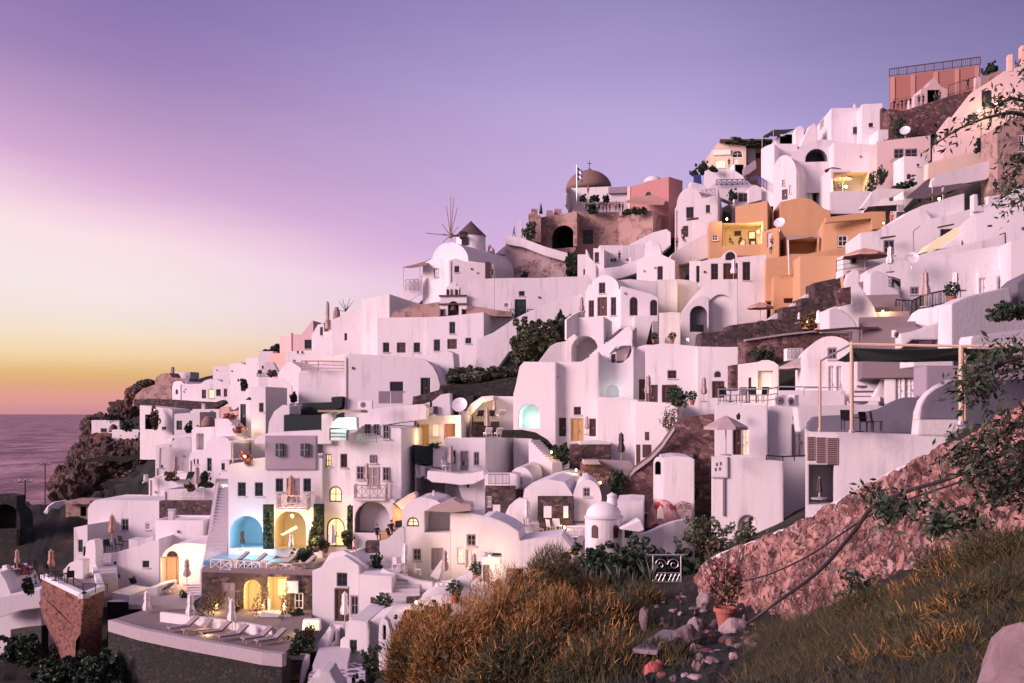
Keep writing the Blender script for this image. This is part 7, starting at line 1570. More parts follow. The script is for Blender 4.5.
for x0,y0,x1,y1,m_ in ((170,264,200,320,'glass'),(214,264,242,320,'glass'),(260,266,290,335,'glass'),(132,470,166,534,'glass'),(258,474,290,538,'glass'),(194,414,226,454,'slate')): onwall('window',w,x0,y0,x1,y1,m_,b.root)
onwall('door',w,182,472,238,570,'greyw',b.root,fm='palewood')
u0,u1,z0,z1=w.rect(120,190,226,272)
SLAB('mint lit vault terrace at the top of the hotel wing',[(0,345),(-2,290),(10,255),(40,232),(130,230),(132,290),(85,292),(82,345)],yaw=8,Y=86.8,d=.6,m='mint',name='lit_vault',cat='vault')  # mint colour carries the green glow besides the lamp
LAMP(60,270,86,55,globe=False,col=(.6,1,.82),off=.3)
RAIL('dark green railing in front of the mint lit vault',[(0,343,86.2),(82,343,86)],1.0,'teal','h',sp=1.2,r=.05)
SLAB('weathered timber beam over the mint lit vault',[(-60,205),(-60,195),(150,195),(152,208)],yaw=8,Y=86.6,d=2,m='wood',name='timber_beam',cat='beam')
RAIL('grey balcony railing of the upper hotel wing windows',[(122,355,86.5),(226,355,86.3)],.75,'greyw','l',sp=.8,r=.03)
def balcony(label,x0,x1,y0,y1,Y,dep,m='whitew',st='x'):
    p0=PT(x0,y1,Y); p1=PT(x1,y1,Y); t=thing('balcony',label,'balcony',p0); k=Y/FPX/FR[2]; d=V((0,dep,0)); a=MB(); q=[p0,p1,p1+d,p0+d]; a.hexa([c-V((0,0,.18)) for c in q]+q,'white'); a.build('slab',t)
    a=railing_mesh([p0+d,p0,p1,p1+d],(y1-y0)*k,m,st,.75,.035); a.build('railing',t); return t
balcony('white lattice balcony under the grey door of the hotel wing',118,270,562,628,86.0,1.5,'canvas')
F('Z4'); balcony('pale lattice balcony under the grey door of the main hotel block',440,578,208,268,86.4,1.5,'canvas')
shut_umbrella('folded tan parasol on the main hotel balcony',506,112,250,86.8,m='canvastan'); 
F('Z7'); shut_umbrella('slim folded parasol on the hotel wing balcony',180,452,565,86.4)
# big shaded arch
F('Z8')
b2=H('white block with a big shaded living vault at terrace level',112,318,(92,96),400,yaw=8,Y=86.4,d=6,name='vault_block',cat='house',ops=[('N','s',122,104,292,258,3.2)],para=0)
w=b2.front; 
for x0,y0,x1,y1 in ((136,165,170,208),(200,140,225,210)):
    u0,u1,z0,z1=w.rect(x0,y0,x1,y1); a=MB(); w.box(a,u0,u1,z0,z1,-3.2,-3.1,'glass'); a.build('window',b2.root)
SLAB('ochre yellow stair side beside the shaded vault',[(240,295),(240,262),(290,222),(305,180),(306,115),(352,150),(352,200),(320,230),(290,285)],Y=84.5,d=.8,m='ochre',name='ochre_stair_wall')
LAMP(330,175,84,22,globe=False)
SLAB('dark window set in the ochre stair side',[(318,232),(318,200),(350,196),(350,228)],Y=83.8,d=.2,m='glass',name='dark_window',cat='window')
for i,(x,y) in enumerate(((228,290),(285,292),(300,270))): PERSON(('guest sitting nearest the big shaded vault','second guest sitting by the ochre stair','guest sitting highest on the ochre stair')[i],x,y,'sit',30,83.2,'clothdark')
PERSON('walker in a pale shirt crossing the terrace before the shaded vault',118,380,'walk',70,82.5,'clothwhite','clothred')
SLAB('dark stone planter wall with white coping on the hotel terrace',[(172,390),(172,302),(240,302),(242,390)],Y=82.5,d=1.2,m='lava',name='planter_wall'); SLAB('white coping strip halfway on the dark planter wall',[(170,366),(170,358),(242,358),(242,366)],Y=82.3,d=1.3,m='white',name='coping_strip',cat='coping')
SLAB('white curved stair wall beside the dark planter',[(240,470),(242,300),(270,295),(300,270),(330,240),(352,228),(365,235),(368,470)],Y=81.5,d=.4,m='white',name='stair_wall')
bush('green creeper on the little stair below the planter',230,365,450,60,80.5,n=500,lobes=6,size=.16)
STAIR('small steps winding under the dark planter',195,440,165,385,1.6,6,80,82.5,m='step')
# pool + terrace floor
F('Z4')
SLABP=None
def FLOOR(label,pts,m,th=.25,name='terrace_floor',cat='terrace',z=None,rim=None):
    q=[PT(*p) for p in pts]; zz=z if z is not None else sum(p.z for p in q)/len(q); a=MB(); top=[V((p.x,p.y,zz)) for p in q]; lo=[p-V((0,0,th)) for p in top]
    tri=tessellate_polygon([top]); a.tris(top,tri,m); a.tris(lo,tri,m)
    for i in range(len(top)): j=(i+1)%len(top); a.face([top[i],top[j],lo[j],lo[i]],rim or m)
    o=a.build(name,None,loc=top[0]); tag(o,label,cat); return zz
zf=W(*P(400,535),82.5).z
FLOOR('hotel pool terrace floor of grey stone',[(100,560,82.3),(620,575,81.5),(1010,575,82.0),(1010,470,88),(220,450,89)],'floor',.6,z=zf)
def watery(label,ptsxy,z,m,name,cat,th=.3):
    q=[V((x,y,z)) for x,y in ptsxy]; a=MB(); lo=[p-V((0,0,th)) for p in q]; tri=tessellate_polygon([q]); a.tris(q,tri,m); a.tris(lo,tri,m)
    for i in range(len(q)): j=(i+1)%len(q); a.face([q[i],q[j],lo[j],lo[i]],m)
    o=a.build(name,None,loc=q[0]); tag(o,label,cat); return o
pc=PT(355,490,84.8); pp_=[(pc.x+3.1*math.cos(t)*(1.0),pc.y+1.9*math.sin(t)) for t in [i*math.pi/12 for i in range(24)]]
watery('turquoise hotel pool reaching into the blue vault',pp_+[], zf+.12,'pool','pool','pool')
F('Z4')
pb=PT(305,440,88.6); watery('turquoise water inside the blue vault',[(pb.x-2.7,pb.y-3.8),(pb.x+2.7,pb.y-3.8),(pb.x+2.7,pb.y+2.6),(pb.x-2.7,pb.y+2.6)],zf+.14,'pool','pool_water','pool')
LAMP(340,470,85.2,60,globe=False,col=(.2,.65,1),off=0)
shut_umbrella('grey folded parasol inside the blue vault',285,365,455,86.8,m='canvasdark')
ZP=zf
for i,(x,y) in enumerate(((255,520),(335,528),(470,535),(560,540))): PUT('lounger',('sun lounger nearest the long stair on the pool terrace','second sun lounger by the pool railing','sun lounger in front of the pool under the lit vault','sun lounger at the uphill end of the pool railing')[i],x,y,215,None,1.15)
ZP=None
shut_umbrella('white folded parasol before the lit vault',505,380,470,85.4,m='canvaswhite'); shut_umbrella('white folded parasol before the arched glass door',693,335,465,85.6,m='canvaswhite')
bush('dark round shrub bed beside the pool',560,445,510,110,84.4,n=800,lobes=7,size=.16); bush('tree shrub glowing by the dark ivy panel',620,340,440,70,86.2,m='leaf_olive',n=500,lobes=6,size=.2); bush('yellow green shrub at the arched glass door corner',765,355,440,50,86.3,m='leaf_olive',n=350,size=.18)
PUT('pot','terracotta pot by the lit vault',618,465,Y=85.5,s=1.2); PUT('pot','terracotta pot beside the arched glass door',662,468,Y=85.8,s=1.0)
LAMP(618,410,85.6,25,globe=False); LAMP(708,350,86.9,60,globe=False); 
for i,(x0,x1) in enumerate(((230,258),(362,394),(566,606))): SLAB(('white pillar at the stair end of the pool railing','white pillar in the middle of the pool railing','white pillar at the uphill end of the pool railing')[i],[(x0,575),(x0,498+i*8),(x1,498+i*8),(x1,580)],Y=82.2,d=.5,m='white',name='railing_pillar',cat='pillar')
RAIL('pale X pattern pool railing from stair to first pillar',[(140,545,82.3),(230,550,82.1)],.85,'canvaswhite','x',sp=.7,r=.035); RAIL('pale X pattern pool railing between first and middle pillar',[(258,552,82.1),(362,558,82)],.85,'canvaswhite','x',sp=.7,r=.035); RAIL('pale X pattern pool railing between middle and last pillar',[(394,562,82),(566,572,81.8)],.85,'canvaswhite','x',sp=.7,r=.035)
# lower level under pool terrace: lava wall with lit doors
F('Z5')
b=H('dark lava stone front of the lower suites with lit yellow arch',92,565,(55,68),300,yaw=4,Y=81.6,d=5,m='lava',rm='floor',name='lower_suites',cat='house',para=0,ops=[('d','g',176,98,234,220),('N','y',272,84,346,228,1.2),('n','y',374,72,455,232,1.6),('w','w',488,140,526,208)],top=[(92,52),(565,66)])
strip(b,b.front,396,95,428,165,-1.55,-1.45,'litw','window'); strip(b,b.front,310,95,346,226,-1.15,-1.05,'yellow','curtain')
strip(b,b.front,458,88,508,138,.0,.35,'tin','vent_box')
SLAB('white balcony bars in front of the lit lower room',[(374,232),(374,170),(384,170),(384,215),(440,215),(440,172),(452,172),(455,235)],Y=81,d=.15,m='white',name='bar_fence')
LAMP(155,190,80.6,60,label='ground lamp under the climbing plant of the lower suites',r=.09); LAMP(250,190,80.8,45,label='ground lamp between grey door and yellow arch',r=.09); LAMP(352,195,80.7,60,label='ground lamp beside the yellow arch',r=.09); LAMP(440,190,80.3,60,label='ground lamp at the lit lower room corner',r=.09); LAMP(310,130,80.9,60,globe=False); LAMP(415,130,81,60,globe=False)
bush('climbing plant lit from below on the lava front',150,90,205,60,80.8,m='leaf_brown',n=450,lobes=6,size=.14,ry=8); bush('low bush between grey door and yellow arch',248,165,215,40,80.5,m='leaf_brown',n=250,size=.12)
bush('lit creeper on the pier between the two yellow rooms',360,90,215,22,80.7,m='leaf_brown',n=200,size=.12,ry=6); bush('creeper at the uphill side of the lit lower room',465,110,225,30,80.6,m='leaf_brown',n=250,size=.13,ry=6)
bush('dark bush under the white framed window of the lower suites',500,205,255,70,79.5,n=400,size=.16)
zl=-16.0
def zY(py,z): return z*FPX/(HY-py)
F('N')
q=[(108,620),(140,629),(180,637),(230,646),(262,652),(282,654)]
FLOOR('brown paved floor of the lower sun terrace',[(x,y+1,zY(y+1,zl)) for x,y in q]+[(312,628,zY(628,zl)),(312,611,81.5),(180,611,81.7),(150,611,82)],'floor',.5,name='sun_terrace',z=zl)
RIBBON('pale concrete rim wall along the sun terrace edge',[(x,y,zY(y,zl+.4)) for x,y in q],.35,.5,'concrete',down=.5,name='rim_wall')
RIBBON('dark retaining wall beneath the sun terrace rim',[(x,y+7,zY(y,zl+.4)+.1) for x,y in q],6,1.0,'drystone',name='retaining_wall')
RIBBON('low lavender wall behind the sun terrace loungers',[(160,612,zY(612,zl+.75)),(200,617,zY(617,zl+.75)),(240,622,zY(622,zl+.75)),(276,629,zY(629,zl+.75))],.75,.3,'white',down=.3)
ZP=zl; F('E2')
for i,(x,y) in enumerate(((20,340),(115,355),(235,372),(350,395),(510,410),(600,425))): PUT('lounger',('sun lounger nearest the stairs on the lower terrace','second sun lounger from the stairs on the lower terrace','third sun lounger from the stairs on the lower terrace','fourth sun lounger beside the white parasol base','fifth sun lounger with warm light on it','sun lounger nearest the lower terrace corner')[i],x,y,218,None,1.12)
shut_umbrella('white folded parasol near the stairs on the sun terrace',70,80,310,None,m='canvaswhite'); shut_umbrella('white folded parasol amid the sun terrace loungers',345,118,345,None,m='canvaswhite')
ZP=None
LAMP(825,300,72.5,55,label='lamp on the low wall at the sun terrace corner',r=.12); LAMP(190,345,72.3,20,label='floor lamp glowing between the loungers',r=.07)
bush('dark plants at the sun terrace corner',800,330,470,170,68.5,n=500,lobes=8,size=.15); bush('small brown plants by the terrace corner lamp',850,300,400,70,70.5,m='leaf_brown',n=200,size=.13)
SLAB('white bench block at the sun terrace corner',[(810,335),(815,265),(925,262),(928,335)],Y=73,d=.6,m='white',name='bench_block')
SLAB('lavender step block behind the corner lamp',[(530,240),(540,215),(650,225),(730,245),(735,290),(640,300),(540,270)],Y=78.4,d=.8,m='white',name='step_block')
# walls and lanes below (Z5/E3)
F('Z5')
b=H('plain violet wall with dark shutter and tall grey door',565,765,(48,5),330,yaw=12,Y=79,d=5,name='violet_house',cat='house',top=[(565,45),(600,40),(620,10),(650,-10),(700,-20),(765,25)],para=0,ops=[('w','t',670,55,714,112),('d','b',660,122,722,262),('w','g',728,152,762,235)])
SLAB('curving white parapet of the hotel terrace corner',[(565,70),(568,45),(598,38),(620,5),(640,-30),(700,-40),(760,-8),(800,30),(800,60),(700,20),(650,10),(620,40),(600,62)],yaw=8,Y=79.5,d=.5,m='white')
b=H('white house with white paned window and black shutters beside the stair',765,905,(62,68),300,yaw=8,Y=77,d=5,name='white_house',para=0,top=[(765,62),(905,70)],ops=[('w','w',828,165,878,226)])
strip(b,b.front,814,158,828,230,.0,.08,'brown','shutter')
STAIR('wide white stair between white houses in the lower lanes',940,225,940,85,3.0,8,75,78.5,m='step',name='white_stair')
shut_umbrella('white folded parasol before the tall grey door',703,132,280,74.5,m='canvaswhite')
PUT('pot','potted shrub by the black shuttered window',868,248,Y=74.5,s=1.6)
F('E3')
zc=W(*P(400,270),71).z
b=H('lavender round shouldered cistern house with a blue shutter',268,440,(290,300),560,yaw=6,Y=68.5,d=6,name='cistern_house',cat='house',top=[(268,395),(300,388),(302,290),(330,262),(440,278)],para=0,ops=[('w','t',332,398,378,468)])
SLAB('white thin gate pier beside the cistern house',[(430,500),(432,282),(448,280),(460,340),(458,500)],Y=66,d=.5,m='white',name='gate_pier',cat='pillar')
b=H('white arched gateway fin with narrow slit opening',522,602,250,560,yaw=8,Y=62,d=.7,name='gate_arch',cat='gate',top=[(522,360),(525,300),(540,255),(555,250),(580,275),(598,350),(602,420)],para=0,ops=[('n','k',552,300,570,395,.5)])
SLAB('white low roof behind the gateway fin',[(440,300),(460,270),(540,245),(560,235),(690,228),(700,280),(640,350),(600,390),(440,480)],yaw=4,Y=69,d=4,m='white',name='low_roof')
SLAB('small white wall with two blue grey door leaves',[(185,440),(190,320),(205,290),(295,300),(300,440)],yaw=10,Y=70,d=.4,m='white',name='gate_wall')
for i,(x0,x1) in enumerate(((202,232),(265,292))): SLAB(('blue grey door leaf toward the terrace corner','blue grey door leaf toward the cistern house')[i],[(x0,425),(x0,312),(x1,335),(x1,400)],yaw=10,Y=69.7,d=.1,m='slate',name='door_leaf',cat='door')
SLAB('curved lavender stair flank below the terrace corner',[(100,470),(110,420),(160,360),(200,300),(215,330),(190,440),(170,500)],yaw=10,Y=69,d=.6,m='white',name='stair_flank')
STAIR('lavender lane steps beside the cistern house',200,560,235,440,2.2,6,64,69,m='step',name='lane_steps')
zp=W(*P(230,620),63).z
FLOOR('crazy paved lane of pale and dark stones',[(40,700,59),(420,690,58),(440,560,65),(260,555,67),(150,560,66),(60,600,63)],'paving',.4,name='paved_lane',cat='lane',z=zp)
F('Z5')
SLAB('white walled planting bed frame below the terrace rim',[(400,525),(432,400),(450,405),(440,430),(425,525)],yaw=0,Y=68,d=.4,m='white',name='bed_wall'); SLAB('white low cross wall of the planting bed',[(432,425),(435,402),(545,405),(545,428)],Y=68.5,d=.4,m='white',name='bed_wall'); SLAB('white slanted wall on the lane side of the planting bed',[(508,525),(520,440),(535,408),(550,408),(548,450),(525,525)],Y=67.5,d=.4,m='white',name='bed_wall')
SLAB('white lump roof at the bottom of the paved lane',[(520,560),(560,505),(590,500),(598,472),(640,475),(650,500),(690,560)],Y=57,d=2,m='white',name='roof_hump')
bush('dark climbing plant on the white gateway fin',818,390,540,120,60,n=900,lobes=8,size=.14); bush('dark bushes at the top edge of the rust shrubs',990,215,320,110,66,n=700,lobes=7,size=.18)
SLAB('dark slab painted as the shadowed bush recess at the terrace corner steps',[(548,450),(550,400),(610,370),(620,400),(570,450)],Y=70,d=1,m='shade',name='shadow_slab')  # dark slab painted for the shadow in the recess
# ================================================================== MIDDLE LEFT GAP (between hotel and centre)
F('Z3')
SLAB('dark terrace stone wall stepping under the lavender terrace block',[(498,392),(500,335),(690,328),(692,312),(742,303),(735,350),(690,372),(660,392)],yaw=6,Y=112,d=3,m='screen',name='dark_wall')  # teal-black colour paints in the shade on this stone wall
SLAB('lower dark stone wall above the violet upper storey',[(474,458),(474,388),(650,388),(660,400),(660,458)],yaw=6,Y=103,d=3,m='screen',name='dark_wall')  # shade on the lower stone wall painted in as teal-black
SLAB('white shoulder wall curving beside the lower dark wall',[(400,490),(405,420),(430,370),(470,340),(500,345),(500,385),(474,388),(474,490)],yaw=10,Y=104,d=3,m='white')
SLAB('sunlit white corner wall at the dark wall top',[(480,400),(485,360),(530,335),(500,410)],yaw=10,Y=110,d=2,m='white')
SLAB('white low parapet behind the violet upper storey',[(340,500),(360,480),(420,465),(640,455),(660,480),(660,520),(340,520)],yaw=6,Y=97,d=3,m='white')
SLAB('white pier wall beside the mint lit vault',[(645,520),(645,385),(690,372),(700,400),(690,520)],yaw=6,Y=88,d=1,m='white',name='pier_wall')
AWN('pergola of weathered planks over the pink balcony',[(225,505,90),(330,490,90),(330,496,87.5),(240,510,87.5)],'canvaswhite',name='pergola',cat='pergola',poles=[(240,505,605,88)])
bush('pink lit plants on the pergola balcony',300,545,605,50,88.6,m='flower',n=250,size=.14); LAMP(296,575,88,30,label='warm lamp among the pergola balcony plants',r=.1)
F('Z7')
ac_unit('air conditioner on the roof edge of the hotel wing',134,150,205,190,92)
SLAB('white roof slope running from the hotel wing to the chimney post',[(120,290),(130,220),(180,190),(330,175),(460,165),(475,185),(470,240),(320,260)],yaw=4,Y=94,d=4,m='white',name='roof_slope')
SLAB('white chimney post with dark slot on the hotel wing roof',[(455,200),(458,165),(485,155),(497,160),(497,210)],Y=95,d=1,m='white',name='chimney_post',cat='chimney')
SLAB('small dark pipe chimney beside the white chimney post',[(487,180),(487,152),(496,150),(497,180)],Y=94.5,d=.3,m='iron',name='pipe_chimney',cat='chimney')
SLAB('dark stone retaining ground under the white roof slope',[(400,185),(405,130),(450,120),(540,95),(560,110),(470,180)],Y=103,d=2,m='lava',name='stone_bank')
SLAB('white stair flank with dark niche behind the satellite dish',[(480,230),(490,160),(540,120),(585,112),(590,220)],yaw=4,Y=100,d=2,m='white',name='stair_flank')
SLAB('black slab painted as the dark niche in the white stair flank',[(502,216),(502,178),(524,176),(524,216)],yaw=4,Y=99.7,d=.2,m='black',name='niche',cat='niche')  # black slab paints the niche's dark inside; nothing is cut in
SLAB('dark recess wall holding the big round dish',[(580,220),(580,140),(700,125),(690,180),(650,222)],Y=102,d=2,m='lava',name='dark_recess_wall')
dish('big pale satellite dish tilted in the dark recess',633,172,.78,99,yaw=10)
b=H('peach lit courtyard house with yellow door and white paned window',410,640,215,420,yaw=8,Y=95,d=5,name='courtyard_house',cat='house',top=[(410,225),(640,220),(690,200)],para=0,ops=[('d','o',442,266,482,370),('w','p',498,262,532,325),('n','p',556,262,610,340,1.2)])
LAMP(628,275,93.6,85,label='wall lamp beside the lit courtyard passage',r=.1); LAMP(462,330,93.2,35,globe=False)
a=MB(); p=PT(430,272,92.5); mb=MB(); mb.lathe(p,[(.05,-.2),(.12,0),(.05,.2)],'iron',8); o=mb.build('wall_lantern',None,loc=p); tag(o,'black wall lantern on the hotel wing side face','lantern')
SLAB('stone box wall with its shade painted in beside the courtyard house',[(413,455),(413,368),(502,372),(503,465)],yaw=-10,Y=90,d=3,m='screen',name='dark_box_wall'); SLAB('white stepped wall right of the dark stone box',[(502,470),(503,372),(560,372),(560,395),(545,440),(560,480)],yaw=-6,Y=90,d=1,m='white')  # box wall is stone, its shade put into the teal-black colour
bush('dark planter flowers on the dark stone box wall',515,352,378,50,89.5,n=160,size=.14)
b=H('white sunlit house with two grey windows and folded parasol terrace',560,760,330,600,yaw=8,Y=91,xr=900,name='white_house',para=.3,ops=[('w','g',588,392,614,458),('d','g',636,396,676,490),('w','g',702,400,728,466)])
shut_umbrella('grey folded parasol on the rounded white balcony',589,362,498,88.8); PUT('chair','white chair beside the grey folded parasol on the round balcony',565,494,40,Y=88.8,s=1.1,mats=WHITEF); PUT('chair','dark chair under the grey door of the round balcony',650,494,-30,Y=89,s=1.0,mats=DARK)
SLAB('rounded white balcony front below the grey doors',[(474,530),(476,492),(560,498),(640,508),(690,505),(750,492),(755,530),(700,556),(640,562),(560,552),(500,548)],yaw=6,Y=87.6,d=2.5,m='white',name='round_balcony',cat='balcony')
b=H('white wall house beneath the rounded balcony with grey windows',415,760,470,720,yaw=8,Y=89.5,d=4,name='white_house',top=[(415,460),(600,500),(760,500)],para=0,ops=[('w','g',418,464,440,520),('w','g',464,470,486,525)])
F('D4')
SLAB('dark stone wall behind the lounger terrace',[(490,250),(490,150),(675,148),(680,250)],Y=97,d=2,m='lava',name='stone_wall')
SLAB('curved white parapet sweeping down to the lounger terrace',[(410,110),(440,90),(480,30),(520,0),(560,-25),(640,-30),(640,0),(560,20),(520,60),(480,110),(470,240),(410,240)],yaw=4,Y=99,d=2,m='white')
H('white wall behind the lounger terrace with warm corner glow',500,830,(-20,-20),260,yaw=4,Y=101,d=4,name='lounger_wall',cat='wall',top=[(500,60),(540,10),(640,-25),(830,-25)],para=0)
LAMP(555,70,98.8,50,globe=False)
shut_umbrella('grey folded parasol at the front of the lounger terrace',597,50,240,95.8); shut_umbrella('grey folded parasol at the back of the lounger terrace',645,-15,110,99)
for i,(x,y) in enumerate(((545,130),(620,130),(690,128),(600,250),(675,252))): PUT('lounger',('dark sun lounger at the glowing corner of the upper terrace','dark sun lounger in the middle of the upper terrace','pale cushioned lounger at the far end of the upper terrace','white lounger at the front edge by the folded parasol','white lounger at the front edge by the dark stone bank')[i],x,y,100,[98.6,98.5,98.4,94.8,94.6][i],1.0,mats=DARK if i<2 else WHITEF)
# Z8: vaulted roof house with lit fan window
F('Z8')
b=H('white house with smooth vaulted canopy and lit fan window',352,590,95,640,yaw=6,Y=83,d=6,name='vault_canopy_house',cat='house',top=[(352,148),(375,115),(410,92),(460,85),(520,100),(590,150)],para=0,ops=[('W','l',376,182,434,226),('n','',462,152,585,256,2.2),('w','g',406,335,444,392),('d','g',494,332,552,440)])
H('white house wall with grey shutter sloping to the lower terraces',590,880,(160,200),660,yaw=6,Y=82.5,d=6,name='white_house',top=[(590,158),(690,162),(800,185),(880,215)],para=0,ops=[('w','g',668,265,712,322),('w','p',622,332,648,402),('d','w',664,338,706,430)])
SLAB('ribbed grey canvas canopy over the open loggia',[(470,150),(500,128),(600,95),(640,115),(685,120),(690,150),(590,158)],yaw=2,Y=82.2,d=3,m='canvas',name='canopy_roof',cat='canopy')
SLAB('violet roof slope beside the vaulted canopy house',[(318,115),(370,80),(410,62),(425,80),(380,120),(352,150)],Y=84.5,d=2,m='cream',name='roof_slope')
SLAB('small grey chimney wedge on the vaulted canopy',[(498,80),(500,52),(508,52),(515,80)],Y=84,d=.5,m='white',name='chimney_wedge',cat='chimney')
LAMP(636,360,80.8,65,label='lamp by the white paned door of the sloping wall house',r=.09); LAMP(478,335,81.8,8,globe=False)
shut_umbrella('white folded parasol on the paved yard under the fan window',367,305,452,79.5,m='canvaswhite'); shut_umbrella('tan folded parasol beside the lit white door',560,340,490,78.5); shut_umbrella('grey folded parasol at the uphill end of the yard',703,355,490,77.5)
zy=W(*P(420,450),79.8).z
F('Z8'); 
SLAB('white parapet of the yard sweeping down to the lower stair',[(240,470),(255,430),(300,450),(370,470),(430,490),(500,500),(510,560),(500,590),(380,570),(380,490),(300,475)],yaw=6,Y=78,d=.5,m='white',name='yard_parapet')
SLAB('white stair flank rising to the grey door',[(488,470),(500,450),(560,365),(570,362),(572,400),(540,460),(530,490)],yaw=6,Y=80,d=.4,m='white',name='stair_flank')
SLAB('low white wall with lattice gate in the yard',[(508,580),(510,505),(580,490),(600,480),(640,520),(640,580)],yaw=8,Y=76.8,d=.4,m='white',name='gate_wall')
RAIL('white lattice gate in the low yard wall',[(528,555,76.3),(580,560,76.1)],.9,'canvas','x',sp=.4,r=.025)
SLAB('white blocky steps by the yard parasol',[(600,520),(620,480),(660,470),(690,430),(700,440),(695,560),(600,560)],yaw=8,Y=77.5,d=1,m='white',name='step_block')
b=H('white small house with lit lintel and grey door near the shrubs',740,860,375,640,yaw=10,Y=74,d=5,name='lintel_house',cat='house',para=.3,ops=[('d','g',746,415,778,500)])
strip(b,b.front,748,378,830,408,.02,.1,'litpale','glowing_lintel'); LAMP(800,420,72.8,40,globe=False)  # glowing strip puts the lamplight on the lintel in as emission
b=H('white barrel roofed hut in front of the yard parapet',385,690,570,720,yaw=4,Y=72.5,d=5,name='barrel_hut',cat='house',top=arc(385,690,660,562,12),para=0)
PUT('pot','pink pot with dark plant on the barrel roofed hut wall',610,600,Y=72,s=1.4); PUT('pot','pot with dark plant beside the lit lintel house',715,490,Y=75,s=1.2); PUT('table','white table in the yard under the fan window',330,430,Y=80.5,s=1,mats=WHITEF)
for i,(x,y) in enumerate(((318,440),(345,440),(430,465))): PUT('chair',('white wicker chair nearest the stair wall','white wicker chair beside the yard table','white chair at the yard parasol')[i],x,y,40*i,80,1.1,mats=WHITEF)
H('white lattice cube house beside the shrubs edge',690,800,500,640,yaw=8,Y=72,d=3,name='white_cube_house',para=.3)
RAIL('white latticed wall face above the shrubs',[(722,590,71.5),(755,580,71.3)],.7,'canvas','x',sp=.25,r=.02)
LAMP(420,595,71,35,label='bare bulb lamp before the barrel roofed hut',r=.11)
SLAB('dark stone wall piece under the barrel hut lamp',[(370,660),(372,575),(465,572),(430,610),(400,650)],Y=74,d=.6,m='lava',name='stone_wall')
bush('dark shrub row at the foot of the barrel hut',520,600,690,200,66,n=900,lobes=10,size=.16)
# ================================================================== FAR LEFT CLIFF
F('Z1')
b=H('white church with curved gable on the far cliff',692,742,150,225,yaw=26,Y=235,xr=840,name='cliff_church',cat='church',top=[(692,150),(697,132),(706,125),(728,126),(738,134),(742,150)],para=0,ops=[('W','b',706,158,716,178)])
SLAB('dark stone terrace wall under the far church',[(585,238),(590,195),(690,200),(860,205),(860,240)],Y=228,d=3,m='lava',name='terrace_wall')
SLAB('brown ruined tower stump on the far ridge',[(620,170),(626,112),(650,95),(680,92),(690,110),(760,115),(760,170)],yaw=10,Y=262,d=5,m='castle',name='ruined_tower',cat='tower')
H('small white house on the far ridge by the ruin',690,765,88,150,yaw=10,Y=275,d=5,name='white_house',para=0); SLAB('tall thin chimney on the far ridge house',[(687,110),(688,68),(696,68),(697,110)],Y=272,d=1,m='castle',name='chimney',cat='chimney')
0
SLAB('crumbling dark stone wall on the cliff crest',[(530,225),(545,180),(575,155),(620,140),(690,150),(690,230)],yaw=10,Y=255,d=4,m='castle',name='ruined_wall')
H('white cliff house with shaded stair arch and tiny window',562,702,222,335,yaw=16,Y=222,d=7,name='white_house',para=0,ops=[('n','k',590,262,628,312,1.5),('w','k',650,310,666,320)])
H('white cliff house with two dark teal doors',700,830,246,340,yaw=10,Y=212,d=6,name='white_house',para=0,ops=[('d','t',708,285,732,322),('d','t',758,285,774,320)],top=[(700,250),(740,232),(780,235),(830,246)])
b=H('pale lavender cliff edge house with dark windows',368,480,282,345,yaw=10,Y=262,d=7,name='white_house',para=0,ops=[('w','k',405,315,430,330)]); DOME('brown arched dome window beside the cliff edge house',437,475,330,298,258,'brown',name='arched_vault')
H('white garden wall house in the cliff gap',450,560,320,375,yaw=6,Y=250,d=4,name='white_house',para=0)
SLAB('reddish retaining wall on the cliff edge',[(378,415),(376,345),(400,333),(440,338),(450,350),(455,385),(400,412)],yaw=10,Y=256,d=3,m='brick',name='retaining_wall')
SLAB('long low white wall along the cliff garden',[(560,340),(560,322),(660,325),(760,330),(760,350)],Y=218,d=1,m='white',name='garden_wall')
bush('brown dry bush on the cliff garden slope',598,322,400,110,205,m='leaf_brown',n=700,lobes=7,size=.5); bush('dark bush beside the cliff edge house',505,285,320,60,245,n=300,size=.5); bush('dark green clumps on the far crest',460,255,285,70,262,n=300,lobes=4,size=.5); 0; bush('dry scrub patch on the cliff face',560,478,520,150,190,m='leaf_brown',n=400,lobes=8,size=.45)
SLAB('rough dry stone terrace line on the cliff face',[(330,440),(420,425),(500,430),(600,400),(640,395),(640,410),(510,450),(420,445),(335,455)],Y=196,d=1.5,m='drystone',name='dry_stone_bank')
SLAB('lower rough dry stone terrace line with rubble',[(400,540),(430,525),(540,535),(545,560),(430,560)],Y=150,d=1.5,m='drystone',name='dry_stone_bank')
# cliff rocks
for i,(x,y,Y,w,h) in enumerate([(395,300,285,9,7),(385,330,280,8,8),(372,375,272,8,9),(360,410,262,9,10),(345,445,250,9,9),(330,480,240,9,8),(318,515,225,9,8),(300,555,205,10,8),(285,590,190,9,7),(265,520,210,8,7),(420,395,250,8,6),(370,460,225,10,9),(350,530,200,9,8),(545,185,262,8,6),(500,240,268,8,6),(580,160,268,7,5),(600,150,270,6,5)]):
    px,py=P(x,y); rock('rugged brown cliff outcrop number'[:27]+[' at the crest',' below the crest house',' beside the red retaining wall',' under the red retaining wall',' on the upper cliff edge',' on the middle cliff edge',' above the electric pole',' behind the electric pole',' at the cliff foot by the poles',' standing out toward the sea',' below the garden wall',' inside the upper gully',' inside the lower gully',' on the skyline below the ruin',' on the skyline above the cliff house',' next to the ruin wall',' touching the ruined tower'][i],px,py,Y,w,h,i*.9,'cliff',i+100,name='cliff_rock')
